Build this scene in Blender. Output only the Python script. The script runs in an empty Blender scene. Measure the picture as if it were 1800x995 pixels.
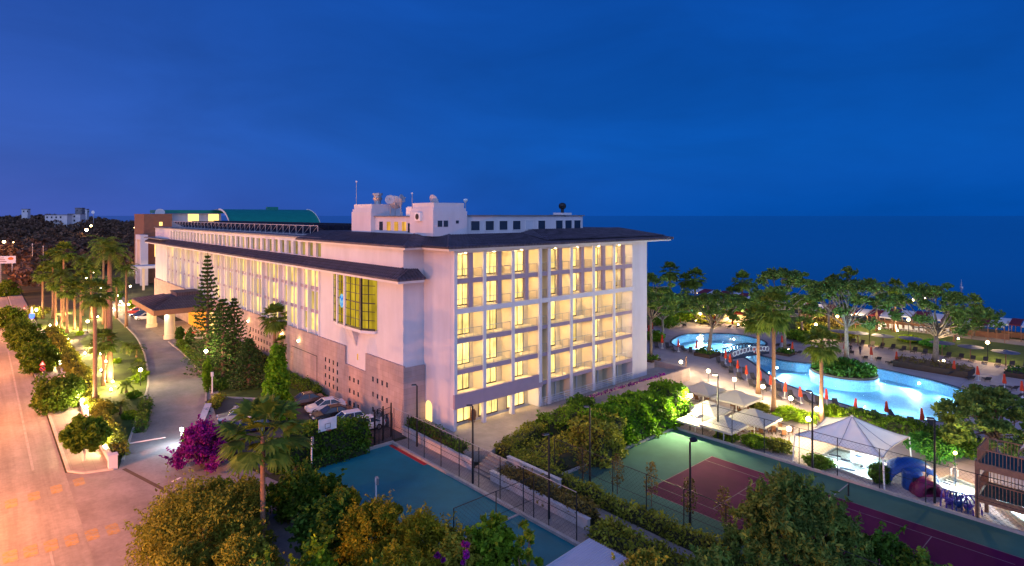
import bpy, math, random
import numpy as np
from math import sin, cos, pi, radians, sqrt, hypot, atan2

random.seed(7)
scene = bpy.context.scene
COL = scene.collection

# ------------------------------------------------------------------ camera
FOC, CAMH, HOR = 1050.0, 23.5, 379.0
CX, CY = -36.8, -50.5
FX, FY = 0.665, 0.7468
cam_d = bpy.data.cameras.new('camera')
cam = bpy.data.objects.new('camera', cam_d)
COL.objects.link(cam)
cam.location = (CX, CY, CAMH)
cam.rotation_euler = (radians(90), 0, -atan2(FX, FY))
cam_d.sensor_width = 36
cam_d.lens = 21.0
cam_d.shift_y = -0.0658
cam_d.clip_start = 0.5
cam_d.clip_end = 120000
scene.camera = cam

def G(px, py, z=0.0):
    """photo pixel -> ground position of that point on the level z (site survey)"""
    d = (CAMH - z) * FOC / (py - HOR)
    u = (px - 900) / FOC
    return (CX + d * (u * FY + FX), CY + d * (FY - u * FX))

def PD(px, d):
    u = (px - 900) / FOC
    return (CX + d * (u * FY + FX), CY + d * (FY - u * FX))

def ZD(py, d):
    return CAMH - (py - HOR) / FOC * d

def DEP(x, y):
    return (x - CX) * FX + (y - CY) * FY

# ------------------------------------------------------------------ world: dusk sky
world = bpy.data.worlds.new('World')
scene.world = world
world.use_nodes = True
nt = world.node_tree
nt.nodes.clear()
def wn(t, **k):
    n = nt.nodes.new(t)
    for a, b in k.items():
        setattr(n, a, b)
    return n
def wmath(op, a, b=None, clamp=False):
    n = wn('ShaderNodeMath', operation=op, use_clamp=clamp)
    for i, v in enumerate((a, b)):
        if v is None: continue
        if isinstance(v, (int, float)): n.inputs[i].default_value = v
        else: nt.links.new(v, n.inputs[i])
    return n.outputs[0]
tc = wn('ShaderNodeTexCoord')
sep = wn('ShaderNodeSeparateXYZ')
nt.links.new(tc.outputs['Generated'], sep.inputs[0])
SUN_AZ = (-0.80, 0.60)           # compass direction of the afterglow (left, behind the street)
dotw = wmath('ADD', wmath('MULTIPLY', sep.outputs[0], SUN_AZ[0]), wmath('MULTIPLY', sep.outputs[1], SUN_AZ[1]))
west = wmath('MULTIPLY', wmath('ADD', dotw, 1.0), 0.5, True)
up = wmath('MAXIMUM', sep.outputs[2], 0.0)
low = wmath('POWER', wmath('SUBTRACT', 1.0, up, True), 5.0)
ramp = wn('ShaderNodeValToRGB')
cr = ramp.color_ramp
cr.elements[0].position = 0.0;  cr.elements[0].color = (0.00034, 0.04116, 0.22008, 1)
cr.elements[1].position = 1.0;  cr.elements[1].color = (0.00420, 0.02184, 0.14112, 1)
e_ = cr.elements.new(0.10); e_.color = (0.00034, 0.05124, 0.25620, 1)
e_ = cr.elements.new(0.26); e_.color = (0.00076, 0.04116, 0.21672, 1)
nt.links.new(up, ramp.inputs[0])
# afterglow, lavender near the horizon and wide behind the street
gl = wmath('MULTIPLY', wmath('POWER', west, 4.0), wmath('ADD', wmath('MULTIPLY', low, 0.7), 0.14))
glow = wn('ShaderNodeMix', data_type='RGBA', blend_type='ADD')
glow.inputs[0].default_value = 1.0
gm = wn('ShaderNodeMix', data_type='RGBA', blend_type='MULTIPLY')
gm.inputs[0].default_value = 1.0
gm.inputs[6].default_value = (0.105, 0.062, 0.115, 1)
nt.links.new(gl, gm.inputs[7])
nt.links.new(ramp.outputs[0], glow.inputs[6]); nt.links.new(gm.outputs[2], glow.inputs[7])
# paler half of the sky behind the camera (it still gives most of the light)
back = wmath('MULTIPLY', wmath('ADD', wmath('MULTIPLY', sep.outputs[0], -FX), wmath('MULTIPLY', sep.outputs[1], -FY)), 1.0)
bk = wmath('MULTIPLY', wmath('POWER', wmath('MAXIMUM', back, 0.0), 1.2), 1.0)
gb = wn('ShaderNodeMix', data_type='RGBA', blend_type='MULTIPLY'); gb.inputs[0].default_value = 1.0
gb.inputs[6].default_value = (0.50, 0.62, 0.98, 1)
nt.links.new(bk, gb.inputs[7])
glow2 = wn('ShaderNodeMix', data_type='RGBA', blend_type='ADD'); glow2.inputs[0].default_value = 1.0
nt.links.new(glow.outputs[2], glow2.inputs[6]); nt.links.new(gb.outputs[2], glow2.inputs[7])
# soft cloud veils
mp = wn('ShaderNodeMapping'); mp.inputs['Scale'].default_value = (1.6, 1.6, 5.0)
nt.links.new(tc.outputs['Generated'], mp.inputs[0])
noi = wn('ShaderNodeTexNoise'); noi.inputs['Scale'].default_value = 1.7; noi.inputs['Detail'].default_value = 6
noi.inputs['Roughness'].default_value = 0.55; noi.inputs['Distortion'].default_value = 0.4
nt.links.new(mp.outputs[0], noi.inputs[0])
cl = wmath('ADD', wmath('MULTIPLY', wmath('SUBTRACT', noi.outputs[0], 0.5), 0.66), 1.0)
cm = wn('ShaderNodeMix', data_type='RGBA', blend_type='MULTIPLY'); cm.inputs[0].default_value = 1.0
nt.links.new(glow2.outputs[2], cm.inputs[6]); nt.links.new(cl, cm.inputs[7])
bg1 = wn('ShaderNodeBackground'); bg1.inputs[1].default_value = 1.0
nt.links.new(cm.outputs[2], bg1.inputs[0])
sky = wn('ShaderNodeTexSky', sky_type='NISHITA', sun_disc=False)
sky.sun_elevation = radians(-1.5); sky.sun_rotation = atan2(SUN_AZ[0], SUN_AZ[1])
sky.ozone_density = 4.0
bg2 = wn('ShaderNodeBackground'); bg2.inputs[1].default_value = 0.02
nt.links.new(sky.outputs[0], bg2.inputs[0])
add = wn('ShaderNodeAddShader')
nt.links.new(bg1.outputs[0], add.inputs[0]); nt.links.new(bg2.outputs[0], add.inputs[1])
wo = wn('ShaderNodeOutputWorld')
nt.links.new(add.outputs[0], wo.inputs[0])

# faint last light of the sun below the horizon haze
sl = bpy.data.lights.new('afterglow_sun', 'SUN'); sl.energy = 0.15; sl.angle = radians(35); sl.color = (1.0, 0.62, 0.62)
so = bpy.data.objects.new('afterglow_sun', sl); COL.objects.link(so)
so.rotation_euler = (radians(74), 0, atan2(-SUN_AZ[0], SUN_AZ[1]) + pi)
so.location = (-80, 60, 60)
from mathutils import Vector, Matrix
so.rotation_euler = Vector((-SUN_AZ[0] * .95, -SUN_AZ[1] * .95, -0.30)).to_track_quat('-Z', 'Y').to_euler()

vs = scene.view_settings
scene.display_settings.display_device = 'sRGB'
vs.view_transform = 'Standard'; vs.look = 'None'; vs.exposure = 0.80; vs.gamma = 1.0; vs.use_curve_mapping = False
scene.render.engine = 'CYCLES'
cy = scene.cycles
cy.use_denoising = True
try: cy.denoiser = 'OPENIMAGEDENOISE'
except Exception: pass
cy.use_light_tree = True
cy.max_bounces = 6; cy.diffuse_bounces = 2; cy.glossy_bounces = 2; cy.transmission_bounces = 4; cy.transparent_max_bounces = 8
cy.sample_clamp_indirect = 4.0
cy.caustics_reflective = False; cy.caustics_refractive = False

# ------------------------------------------------------------------ materials
MATS = {}
def M(name, col, rough=0.8, var=0.12, scale=1.5, bump=0.0, metal=0.0, spec=0.3, vary_object=0.0):
    m = bpy.data.materials.new(name); m.use_nodes = True
    t = m.node_tree; b = t.nodes['Principled BSDF']
    b.inputs['Roughness'].default_value = rough
    b.inputs['Metallic'].default_value = metal
    b.inputs['Specular IOR Level'].default_value = spec
    c = t.nodes.new('ShaderNodeTexCoord'); n = t.nodes.new('ShaderNodeTexNoise')
    n.inputs['Scale'].default_value = scale; n.inputs['Detail'].default_value = 5; n.inputs['Roughness'].default_value = 0.6
    t.links.new(c.outputs['Object'], n.inputs['Vector'])
    mr = t.nodes.new('ShaderNodeMapRange')
    mr.inputs[1].default_value = 0.3; mr.inputs[2].default_value = 0.7
    mr.inputs[3].default_value = 1 - var; mr.inputs[4].default_value = 1 + var
    t.links.new(n.outputs[0], mr.inputs[0])
    mx = t.nodes.new('ShaderNodeMix'); mx.data_type = 'RGBA'; mx.blend_type = 'MULTIPLY'; mx.inputs[0].default_value = 1
    mx.inputs[6].default_value = (*col, 1)
    t.links.new(mr.outputs[0], mx.inputs[7])
    t.links.new(mx.outputs[2], b.inputs['Base Color'])
    if bump:
        bp = t.nodes.new('ShaderNodeBump'); bp.inputs['Strength'].default_value = bump; bp.inputs['Distance'].default_value = 0.05
        t.links.new(n.outputs[0], bp.inputs['Height']); t.links.new(bp.outputs[0], b.inputs['Normal'])
    MATS[name] = m
    return m

def EM(name, col, strength):
    m = bpy.data.materials.new(name); m.use_nodes = True
    t = m.node_tree; t.nodes.clear()
    e = t.nodes.new('ShaderNodeEmission'); e.inputs[0].default_value = (*col, 1); e.inputs[1].default_value = strength
    o = t.nodes.new('ShaderNodeOutputMaterial'); t.links.new(e.outputs[0], o.inputs[0])
    MATS[name] = m
    return m

def LIT(name, col, strength, wave=6.0, spread=0.5, axis='X'):
    """lit window: a curtain with vertical folds, brightness differing from room to room"""
    m = bpy.data.materials.new(name); m.use_nodes = True
    t = m.node_tree; t.nodes.clear()
    c = t.nodes.new('ShaderNodeTexCoord')
    n = t.nodes.new('ShaderNodeTexNoise'); n.inputs['Scale'].default_value = wave; n.inputs['Detail'].default_value = 3
    mp = t.nodes.new('ShaderNodeMapping'); mp.inputs['Scale'].default_value = (1, 1, 0.06)
    oi = t.nodes.new('ShaderNodeObjectInfo')
    va = t.nodes.new('ShaderNodeVectorMath'); va.operation = 'ADD'
    sc_ = t.nodes.new('ShaderNodeVectorMath'); sc_.operation = 'SCALE'; sc_.inputs[0].default_value = (37, 11, 3)
    t.links.new(oi.outputs['Random'], sc_.inputs['Scale'])
    t.links.new(c.outputs['Object'], va.inputs[0]); t.links.new(sc_.outputs[0], va.inputs[1])
    t.links.new(va.outputs[0], mp.inputs[0]); t.links.new(mp.outputs[0], n.inputs[0])
    n2 = t.nodes.new('ShaderNodeTexNoise'); n2.inputs['Scale'].default_value = 0.7; n2.inputs['Detail'].default_value = 2
    t.links.new(va.outputs[0], n2.inputs[0])
    r = t.nodes.new('ShaderNodeMapRange'); r.inputs[1].default_value = .35; r.inputs[2].default_value = .65
    r.inputs[3].default_value = 0.62; r.inputs[4].default_value = 1.12
    t.links.new(n.outputs[0], r.inputs[0])
    r2 = t.nodes.new('ShaderNodeMapRange'); r2.inputs[1].default_value = .3; r2.inputs[2].default_value = .7
    r2.inputs[3].default_value = 0.7; r2.inputs[4].default_value = 1.25
    t.links.new(n2.outputs[0], r2.inputs[0])
    r3 = t.nodes.new('ShaderNodeMapRange'); r3.inputs[3].default_value = 1 - spread; r3.inputs[4].default_value = 1.1
    t.links.new(oi.outputs['Random'], r3.inputs[0])
    a = t.nodes.new('ShaderNodeMath'); a.operation = 'MULTIPLY'; t.links.new(r.outputs[0], a.inputs[0]); t.links.new(r2.outputs[0], a.inputs[1])
    b = t.nodes.new('ShaderNodeMath'); b.operation = 'MULTIPLY'; t.links.new(a.outputs[0], b.inputs[0]); t.links.new(r3.outputs[0], b.inputs[1])
    s = t.nodes.new('ShaderNodeMath'); s.operation = 'MULTIPLY'; s.inputs[1].default_value = strength; t.links.new(b.outputs[0], s.inputs[0])
    e = t.nodes.new('ShaderNodeEmission'); e.inputs[0].default_value = (*col, 1); t.links.new(s.outputs[0], e.inputs[1])
    o = t.nodes.new('ShaderNodeOutputMaterial'); t.links.new(e.outputs[0], o.inputs[0])
    MATS[name] = m
    return m

def LEAF(name, c1, c2, trans=0.3, rough=0.7):
    m = bpy.data.materials.new(name); m.use_nodes = True
    t = m.node_tree; t.nodes.clear()
    g = t.nodes.new('ShaderNodeNewGeometry')
    r = t.nodes.new('ShaderNodeValToRGB')
    r.color_ramp.elements[0].color = (*c1, 1); r.color_ramp.elements[1].color = (*c2, 1)
    t.links.new(g.outputs['Random Per Island'], r.inputs[0])
    oi = t.nodes.new('ShaderNodeObjectInfo')
    hs = t.nodes.new('ShaderNodeHueSaturation')
    mr = t.nodes.new('ShaderNodeMapRange'); mr.inputs[3].default_value = 0.8; mr.inputs[4].default_value = 1.2
    t.links.new(oi.outputs['Random'], mr.inputs[0]); t.links.new(mr.outputs[0], hs.inputs['Value'])
    t.links.new(r.outputs[0], hs.inputs['Color'])
    tc_ = t.nodes.new('ShaderNodeTexCoord'); nz = t.nodes.new('ShaderNodeTexNoise'); nz.inputs['Scale'].default_value = 0.9; nz.inputs['Detail'].default_value = 3
    t.links.new(tc_.outputs['Object'], nz.inputs[0])
    m2 = t.nodes.new('ShaderNodeMapRange'); m2.inputs[1].default_value = .32; m2.inputs[2].default_value = .68; m2.inputs[3].default_value = 0.6; m2.inputs[4].default_value = 1.5
    t.links.new(nz.outputs[0], m2.inputs[0])
    mm = t.nodes.new('ShaderNodeMath'); mm.operation = 'MULTIPLY'; t.links.new(mr.outputs[0], mm.inputs[0]); t.links.new(m2.outputs[0], mm.inputs[1]); t.links.new(mm.outputs[0], hs.inputs['Value'])
    d = t.nodes.new('ShaderNodeBsdfPrincipled'); d.inputs['Roughness'].default_value = rough; d.inputs['Specular IOR Level'].default_value = 0.25
    tr = t.nodes.new('ShaderNodeBsdfTranslucent')
    t.links.new(hs.outputs[0], d.inputs['Base Color']); t.links.new(hs.outputs[0], tr.inputs[0])
    mx = t.nodes.new('ShaderNodeMixShader'); mx.inputs[0].default_value = trans
    t.links.new(d.outputs[0], mx.inputs[1]); t.links.new(tr.outputs[0], mx.inputs[2])
    o = t.nodes.new('ShaderNodeOutputMaterial'); t.links.new(mx.outputs[0], o.inputs[0])
    MATS[name] = m
    return m

M('white_wall', (0.58, 0.565, 0.61), 0.85, 0.05, 0.35)
M('white_trim', (0.62, 0.61, 0.64), 0.7, 0.04, 1)
M('cream_wall', (0.68, 0.59, 0.42), 0.85, 0.05, 0.8)
M('taupe_wall', (0.34, 0.27, 0.33), 0.85, 0.06, 0.8)
M('tile_roof', (0.080, 0.068, 0.095), 0.75, 0.35, 1.2, 0.3)
M('flat_roof', (0.16, 0.16, 0.19), 0.9, 0.2, 0.3)
M('dark_metal', (0.018, 0.022, 0.028), 0.5, 0.1, 3, 0, 0.3)
M('grey_metal', (0.35, 0.36, 0.38), 0.45, 0.1, 3, 0, 0.6)
M('dish_grey', (0.42, 0.42, 0.45), 0.5, 0.08, 3)
M('white_metal', (0.75, 0.75, 0.75), 0.45, 0.05, 3)
M('dark_glass', (0.02, 0.03, 0.05), 0.12, 0.1, 1, 0, 0, 0.6)
M('blue_panel', (0.018, 0.045, 0.150), 0.25, 0.2, 0.4, 0, 0, 0.5)
M('brown_clad', (0.20, 0.10, 0.065), 0.8, 0.12, 0.8)
M('green_roof', (0.006, 0.19, 0.155), 0.5, 0.08, 0.5)
M('asphalt', (0.075, 0.068, 0.070), 0.9, 0.25, 0.5, 0.15)
M('street_asphalt', (0.245, 0.23, 0.22), 0.9, 0.16, 0.22, 0.25)
M('drive_paving', (0.235, 0.215, 0.215), 0.85, 0.16, 0.35, 0.15)
M('pavement', (0.27, 0.23, 0.21), 0.85, 0.15, 0.8, 0.15)
M('kerb_stone', (0.36, 0.33, 0.31), 0.85, 0.15, 1.5)
M('terrace_paving', (0.33, 0.28, 0.255), 0.8, 0.13, 0.5, 0.1)
M('deck_tile', (0.40, 0.335, 0.355), 0.75, 0.10, 0.5, 0.05)
M('soil', (0.085, 0.060, 0.042), 0.95, 0.3, 0.7, 0.3)
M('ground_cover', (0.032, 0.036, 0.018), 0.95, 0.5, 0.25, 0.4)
M('lawn_green', (0.060, 0.095, 0.014), 0.9, 0.35, 0.6, 0.5)
M('turquoise_court', (0.001, 0.155, 0.195), 0.75, 0.10, 0.4)
M('green_court', (0.055, 0.135, 0.110), 0.95, 0.10, 0.3, 0, 0, 0.05)
M('purple_court', (0.085, 0.008, 0.048), 0.95, 0.10, 0.3, 0, 0, 0.05)
M('line_white', (0.70, 0.70, 0.70), 0.8, 0.10, 2)
M('faded_white', (0.30, 0.28, 0.27), 0.8, 0.25, 1)
M('yellow_paint', (0.36, 0.23, 0.07), 0.8, 0.40, 1.2)
M('planter_white', (0.46, 0.43, 0.44), 0.85, 0.15, 1.2)
M('court_line', (0.17, 0.10, 0.13), 0.9, 0.35, 1.5)
M('bark', (0.16, 0.105, 0.070), 0.95, 0.35, 4, 0.5)
M('pale_bark', (0.20, 0.155, 0.12), 0.95, 0.4, 3, 0.5)
M('palm_bark', (0.23, 0.135, 0.085), 0.95, 0.25, 6, 0.5)
M('white_bark', (0.60, 0.56, 0.50), 0.9, 0.1, 3)
M('sail_cloth', (0.46, 0.42, 0.36), 0.8, 0.05, 0.7)
M('tent_cloth', (0.82, 0.86, 0.78), 0.7, 0.05, 0.7)
M('red_cloth', (0.50, 0.05, 0.022), 0.8, 0.12, 3)
M('lounger_mesh', (0.055, 0.048, 0.052), 0.7, 0.15, 3)
M('lounger_frame', (0.12, 0.11, 0.11), 0.5, 0.1, 3, 0, 0.4)
M('wood', (0.28, 0.15, 0.09), 0.8, 0.2, 3)
M('dark_wood', (0.06, 0.035, 0.025), 0.7, 0.2, 3)
M('rubber_teal', (0.006, 0.055, 0.070), 0.9, 0.15, 1)
M('blue_plastic', (0.008, 0.055, 0.26), 0.35, 0.1, 1)
M('pink_plastic', (0.17, 0.015, 0.08), 0.4, 0.1, 1)
M('violet_plastic', (0.10, 0.06, 0.36), 0.4, 0.1, 1)
M('pool_tile', (0.20, 0.44, 0.66), 0.6, 0.30, 5.0)
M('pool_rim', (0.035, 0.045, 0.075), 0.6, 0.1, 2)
M('sand', (0.30, 0.24, 0.19), 0.95, 0.1, 0.3)
M('red_roof', (0.12, 0.016, 0.030), 0.8, 0.1, 1)
M('pavilion_white', (0.50, 0.52, 0.58), 0.8, 0.06, 1)
M('disc_thatch', (0.085, 0.10, 0.165), 0.9, 0.2, 1)
M('car_white', (0.70, 0.70, 0.72), 0.25, 0.02, 1, 0, 0, 0.6)
M('car_silver', (0.36, 0.38, 0.42), 0.25, 0.02, 1, 0, 0.5, 0.6)
M('car_blue', (0.015, 0.03, 0.12), 0.25, 0.02, 1, 0, 0.2, 0.6)
M('car_black', (0.012, 0.012, 0.015), 0.22, 0.02, 1, 0, 0.2, 0.6)
M('car_bronze', (0.11, 0.075, 0.07), 0.25, 0.02, 1, 0, 0.4, 0.6)
M('car_red', (0.45, 0.04, 0.02), 0.3, 0.02, 1, 0, 0.2, 0.6)
M('rubber', (0.012, 0.012, 0.012), 0.8, 0.1, 2)
M('tail_red', (0.35, 0.01, 0.012), 0.3, 0.05, 2)
M('wicker', (0.17, 0.075, 0.035), 0.8, 0.3, 9)
M('skin', (0.36, 0.20, 0.14), 0.6, 0.05, 4)
M('dark_cloth', (0.02, 0.02, 0.03), 0.9, 0.1, 4)
M('corrugated', (0.55, 0.58, 0.64), 0.4, 0.06, 0.5, 0, 0.5)
M('red_carpet', (0.42, 0.03, 0.03), 0.95, 0.1, 2)
M('orange_clad', (0.55, 0.16, 0.03), 0.8, 0.1, 2)
EM('globe_lit', (1.0, 0.80, 0.42), 26.0)
EM('globe_warm', (1.0, 0.62, 0.22), 22.0)
EM('lamp_white', (0.85, 0.95, 1.0), 18.0)
EM('sodium_lit', (1.0, 0.42, 0.10), 20.0)
EM('pool_lamp', (0.80, 0.95, 1.0), 40.0)
EM('amber_room', (1.0, 0.62, 0.18), 1.3)
EM('orange_glow', (1.0, 0.30, 0.03), 1.0)
EM('blue_lit', (0.05, 0.10, 1.0), 3.0)
LIT('curtain_lit', (1.0, 0.70, 0.23), 1.30, 5.0, 0.5)
LIT('facade_lit', (1.0, 0.68, 0.20), 1.05, 3.0, 0.55)
LIT('clerestory_lit', (0.90, 0.60, 0.18), 0.46, 2.0, 0.75)
LIT('bay_lit', (0.85, 0.58, 0.04), 0.42, 1.6, 0.3)
LIT('amber_blind', (0.85, 0.42, 0.07), 0.6, 2, 0.2)
LEAF('leaf_hedge', (0.0556, 0.1371, 0.0054), (0.1576, 0.2739, 0.0122))
LEAF('leaf_orange_tree', (0.0355, 0.0913, 0.0041), (0.1209, 0.1957, 0.0109))
LEAF('leaf_palm', (0.0465, 0.0992, 0.0085), (0.1472, 0.2085, 0.0256), 0.25)
LEAF('leaf_conifer', (0.0168, 0.0598, 0.0096), (0.0560, 0.1175, 0.0173), 0.15)
LEAF('leaf_pine', (0.0577, 0.1323, 0.0212), (0.1561, 0.2251, 0.0373), 0.2)
LEAF('leaf_ivy', (0.0580, 0.1712, 0.0041), (0.1741, 0.3654, 0.0109), 0.35)
LEAF('leaf_olive', (0.1153, 0.1410, 0.0109), (0.2725, 0.2819, 0.0273), 0.25)
LEAF('leaf_gold', (0.1294, 0.1423, 0.0055), (0.2935, 0.2872, 0.0122), 0.3)
LEAF('leaf_dark', (0.0218, 0.0736, 0.0062), (0.0728, 0.1596, 0.0108), 0.2)
LEAF('leaf_lime', (0.0967, 0.2067, 0.0054), (0.2740, 0.4132, 0.0137), 0.35)
LEAF('leaf_forest', (0.0600, 0.0396, 0.0260), (0.1500, 0.0825, 0.0500), 0.1)
LEAF('leaf_bougainvillea', (0.0900, 0.0030, 0.1045), (0.2430, 0.0100, 0.2565), 0.35)
LEAF('leaf_autumn', (0.0883, 0.0694, 0.0155), (0.1914, 0.1476, 0.0348), 0.3)
LEAF('leaf_tropical', (0.0248, 0.1418, 0.0153), (0.0744, 0.2837, 0.0341), 0.3)

def mnodes(name):
    m = MATS[name]; return m, m.node_tree

# stone cladding with thin joints
m, t = mnodes('white_wall')
m = M('stone_clad', (0.42, 0.315, 0.30), 0.85, 0.12, 0.5, 0.1); t = m.node_tree
bt = t.nodes.new('ShaderNodeTexBrick'); bt.inputs['Scale'].default_value = 1.0
bt.inputs['Color1'].default_value = (1, 1, 1, 1); bt.inputs['Color2'].default_value = (.86, .86, .88, 1); bt.inputs['Mortar'].default_value = (.66, .63, .63, 1)
bt.inputs['Mortar Size'].default_value = 0.012; bt.inputs['Brick Width'].default_value = 1.2; bt.inputs['Row Height'].default_value = 0.6
c = t.nodes.new('ShaderNodeTexCoord'); sx = t.nodes.new('ShaderNodeSeparateXYZ'); cx = t.nodes.new('ShaderNodeCombineXYZ')
t.links.new(c.outputs['Object'], sx.inputs[0]); t.links.new(sx.outputs[1], cx.inputs[0]); t.links.new(sx.outputs[2], cx.inputs[1])
t.links.new(cx.outputs[0], bt.inputs[0])
mx = t.nodes.new('ShaderNodeMix'); mx.data_type = 'RGBA'; mx.blend_type = 'MULTIPLY'; mx.inputs[0].default_value = 1
b = t.nodes['Principled BSDF']; src = b.inputs['Base Color'].links[0].from_socket
t.links.new(src, mx.inputs[6]); t.links.new(bt.outputs[0], mx.inputs[7]); t.links.new(mx.outputs[2], b.inputs['Base Color'])

def joints(name, wx, wy, size=0.02, dark=0.8):
    t = MATS[name].node_tree
    bt = t.nodes.new('ShaderNodeTexBrick'); bt.offset = 0.0
    bt.inputs['Color1'].default_value = (1, 1, 1, 1); bt.inputs['Color2'].default_value = (.93, .93, .93, 1); bt.inputs['Mortar'].default_value = (dark, dark, dark, 1)
    bt.inputs['Scale'].default_value = 1.0; bt.inputs['Mortar Size'].default_value = size
    bt.inputs['Brick Width'].default_value = wx; bt.inputs['Row Height'].default_value = wy
    c = t.nodes.new('ShaderNodeTexCoord'); t.links.new(c.outputs['Object'], bt.inputs[0])
    mx = t.nodes.new('ShaderNodeMix'); mx.data_type = 'RGBA'; mx.blend_type = 'MULTIPLY'; mx.inputs[0].default_value = 1
    b = t.nodes['Principled BSDF']; src = b.inputs['Base Color'].links[0].from_socket
    t.links.new(src, mx.inputs[6]); t.links.new(bt.outputs[0], mx.inputs[7]); t.links.new(mx.outputs[2], b.inputs['Base Color'])
joints('deck_tile', 2.0, 30.0, 0.035, 0.68)
joints('terrace_paving', 1.2, 1.2, 0.012, 0.8)
joints('pavement', 0.8, 0.8, 0.02, 0.75)
joints('tile_roof', 0.45, 30.0, 0.05, 0.45)

def streaks(name, sc, lo, hi, scale=1.0):
    t = MATS[name].node_tree
    c = t.nodes.new('ShaderNodeTexCoord'); mp = t.nodes.new('ShaderNodeMapping'); mp.inputs['Scale'].default_value = sc
    n = t.nodes.new('ShaderNodeTexNoise'); n.inputs['Scale'].default_value = scale; n.inputs['Detail'].default_value = 6; n.inputs['Roughness'].default_value = .65
    t.links.new(c.outputs['Object'], mp.inputs[0]); t.links.new(mp.outputs[0], n.inputs[0])
    r = t.nodes.new('ShaderNodeMapRange'); r.inputs[1].default_value = .38; r.inputs[2].default_value = .62; r.inputs[3].default_value = lo; r.inputs[4].default_value = hi
    t.links.new(n.outputs[0], r.inputs[0])
    mx = t.nodes.new('ShaderNodeMix'); mx.data_type = 'RGBA'; mx.blend_type = 'MULTIPLY'; mx.inputs[0].default_value = 1
    b = t.nodes['Principled BSDF']; src = b.inputs['Base Color'].links[0].from_socket
    t.links.new(src, mx.inputs[6]); t.links.new(r.outputs[0], mx.inputs[7]); t.links.new(mx.outputs[2], b.inputs['Base Color'])
streaks('white_wall', (.5, .5, .10), .92, 1.02); streaks('stone_clad', (.9, .9, .15), .85, 1.05)
streaks('street_asphalt', (.9, .035, 1), .80, 1.12); streaks('street_asphalt', (2.5, 2.5, 1), .88, 1.06); streaks('drive_paving', (.25, .12, 1), .78, 1.1); streaks('drive_paving', (3, 3, 1), .9, 1.05)
streaks('green_court', (.12, .12, 1), .82, 1.08); streaks('turquoise_court', (.15, .15, 1), .84, 1.08); streaks('purple_court', (.2, .2, 1), .82, 1.1); streaks('terrace_paving', (.3, .3, 1), .82, 1.06); streaks('deck_tile', (.2, .2, 1), .88, 1.05)

t = MATS['yellow_paint'].node_tree; b = t.nodes['Principled BSDF']; src = b.inputs['Base Color'].links[0].from_socket
n = t.nodes.new('ShaderNodeTexNoise'); n.inputs['Scale'].default_value = 3.0; n.inputs['Detail'].default_value = 8; n.inputs['Roughness'].default_value = .75
c = t.nodes.new('ShaderNodeTexCoord'); t.links.new(c.outputs['Object'], n.inputs[0])
r = t.nodes.new('ShaderNodeMapRange'); r.inputs[1].default_value = .42; r.inputs[2].default_value = .58; t.links.new(n.outputs[0], r.inputs[0])
mx = t.nodes.new('ShaderNodeMix'); mx.data_type = 'RGBA'; mx.inputs[7].default_value = (.235, .22, .21, 1); t.links.new(r.outputs[0], mx.inputs[0]); t.links.new(src, mx.inputs[6]); t.links.new(mx.outputs[2], b.inputs['Base Color'])

# water surfaces: clear, tinted, mirror at grazing angles
def WATER(name, tint, rough, bump, scale):
    m = bpy.data.materials.new(name); m.use_nodes = True
    t = m.node_tree; t.nodes.clear()
    tr = t.nodes.new('ShaderNodeBsdfTransparent'); tr.inputs[0].default_value = (*tint, 1)
    gl = t.nodes.new('ShaderNodeBsdfGlossy'); gl.inputs[0].default_value = (1, 1, 1, 1); gl.inputs['Roughness'].default_value = rough
    fr = t.nodes.new('ShaderNodeFresnel'); fr.inputs[0].default_value = 1.33
    n = t.nodes.new('ShaderNodeTexNoise'); n.inputs['Scale'].default_value = scale; n.inputs['Detail'].default_value = 4
    c = t.nodes.new('ShaderNodeTexCoord'); t.links.new(c.outputs['Object'], n.inputs[0])
    bp = t.nodes.new('ShaderNodeBump'); bp.inputs['Strength'].default_value = bump; bp.inputs['Distance'].default_value = 0.1
    t.links.new(n.outputs[0], bp.inputs['Height'])
    t.links.new(bp.outputs[0], gl.inputs['Normal']); t.links.new(bp.outputs[0], fr.inputs['Normal'])
    mx = t.nodes.new('ShaderNodeMixShader'); t.links.new(fr.outputs[0], mx.inputs[0]); t.links.new(tr.outputs[0], mx.inputs[1]); t.links.new(gl.outputs[0], mx.inputs[2])
    o = t.nodes.new('ShaderNodeOutputMaterial'); t.links.new(mx.outputs[0], o.inputs[0])
    MATS[name] = m
WATER('pool_water', (0.80, 0.95, 1.0), 0.10, 0.22, 2.5)
WATER('basin_water', (0.85, 0.97, 1.0), 0.35, 0.5, 4.0)
MATS['basin_water'].node_tree.nodes['Fresnel'].inputs[0].default_value = 1.06
m = M('sea_water', (0.0010, 0.022, 0.090), 0.14, 0.25, 0.004, 0.0, 0, 0.5); t = m.node_tree
n = t.nodes.new('ShaderNodeTexNoise'); n.inputs['Scale'].default_value = 0.25; n.inputs['Detail'].default_value = 6
mp_ = t.nodes.new('ShaderNodeMapping'); mp_.inputs['Scale'].default_value = (1, .35, 1)
c = t.nodes.new('ShaderNodeTexCoord'); t.links.new(c.outputs['Object'], mp_.inputs[0]); t.links.new(mp_.outputs[0], n.inputs[0])
bp = t.nodes.new('ShaderNodeBump'); bp.inputs['Strength'].default_value = 0.12; bp.inputs['Distance'].default_value = 0.5
t.links.new(n.outputs[0], bp.inputs['Height']); t.links.new(bp.outputs[0], t.nodes['Principled BSDF'].inputs['Normal'])

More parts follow.
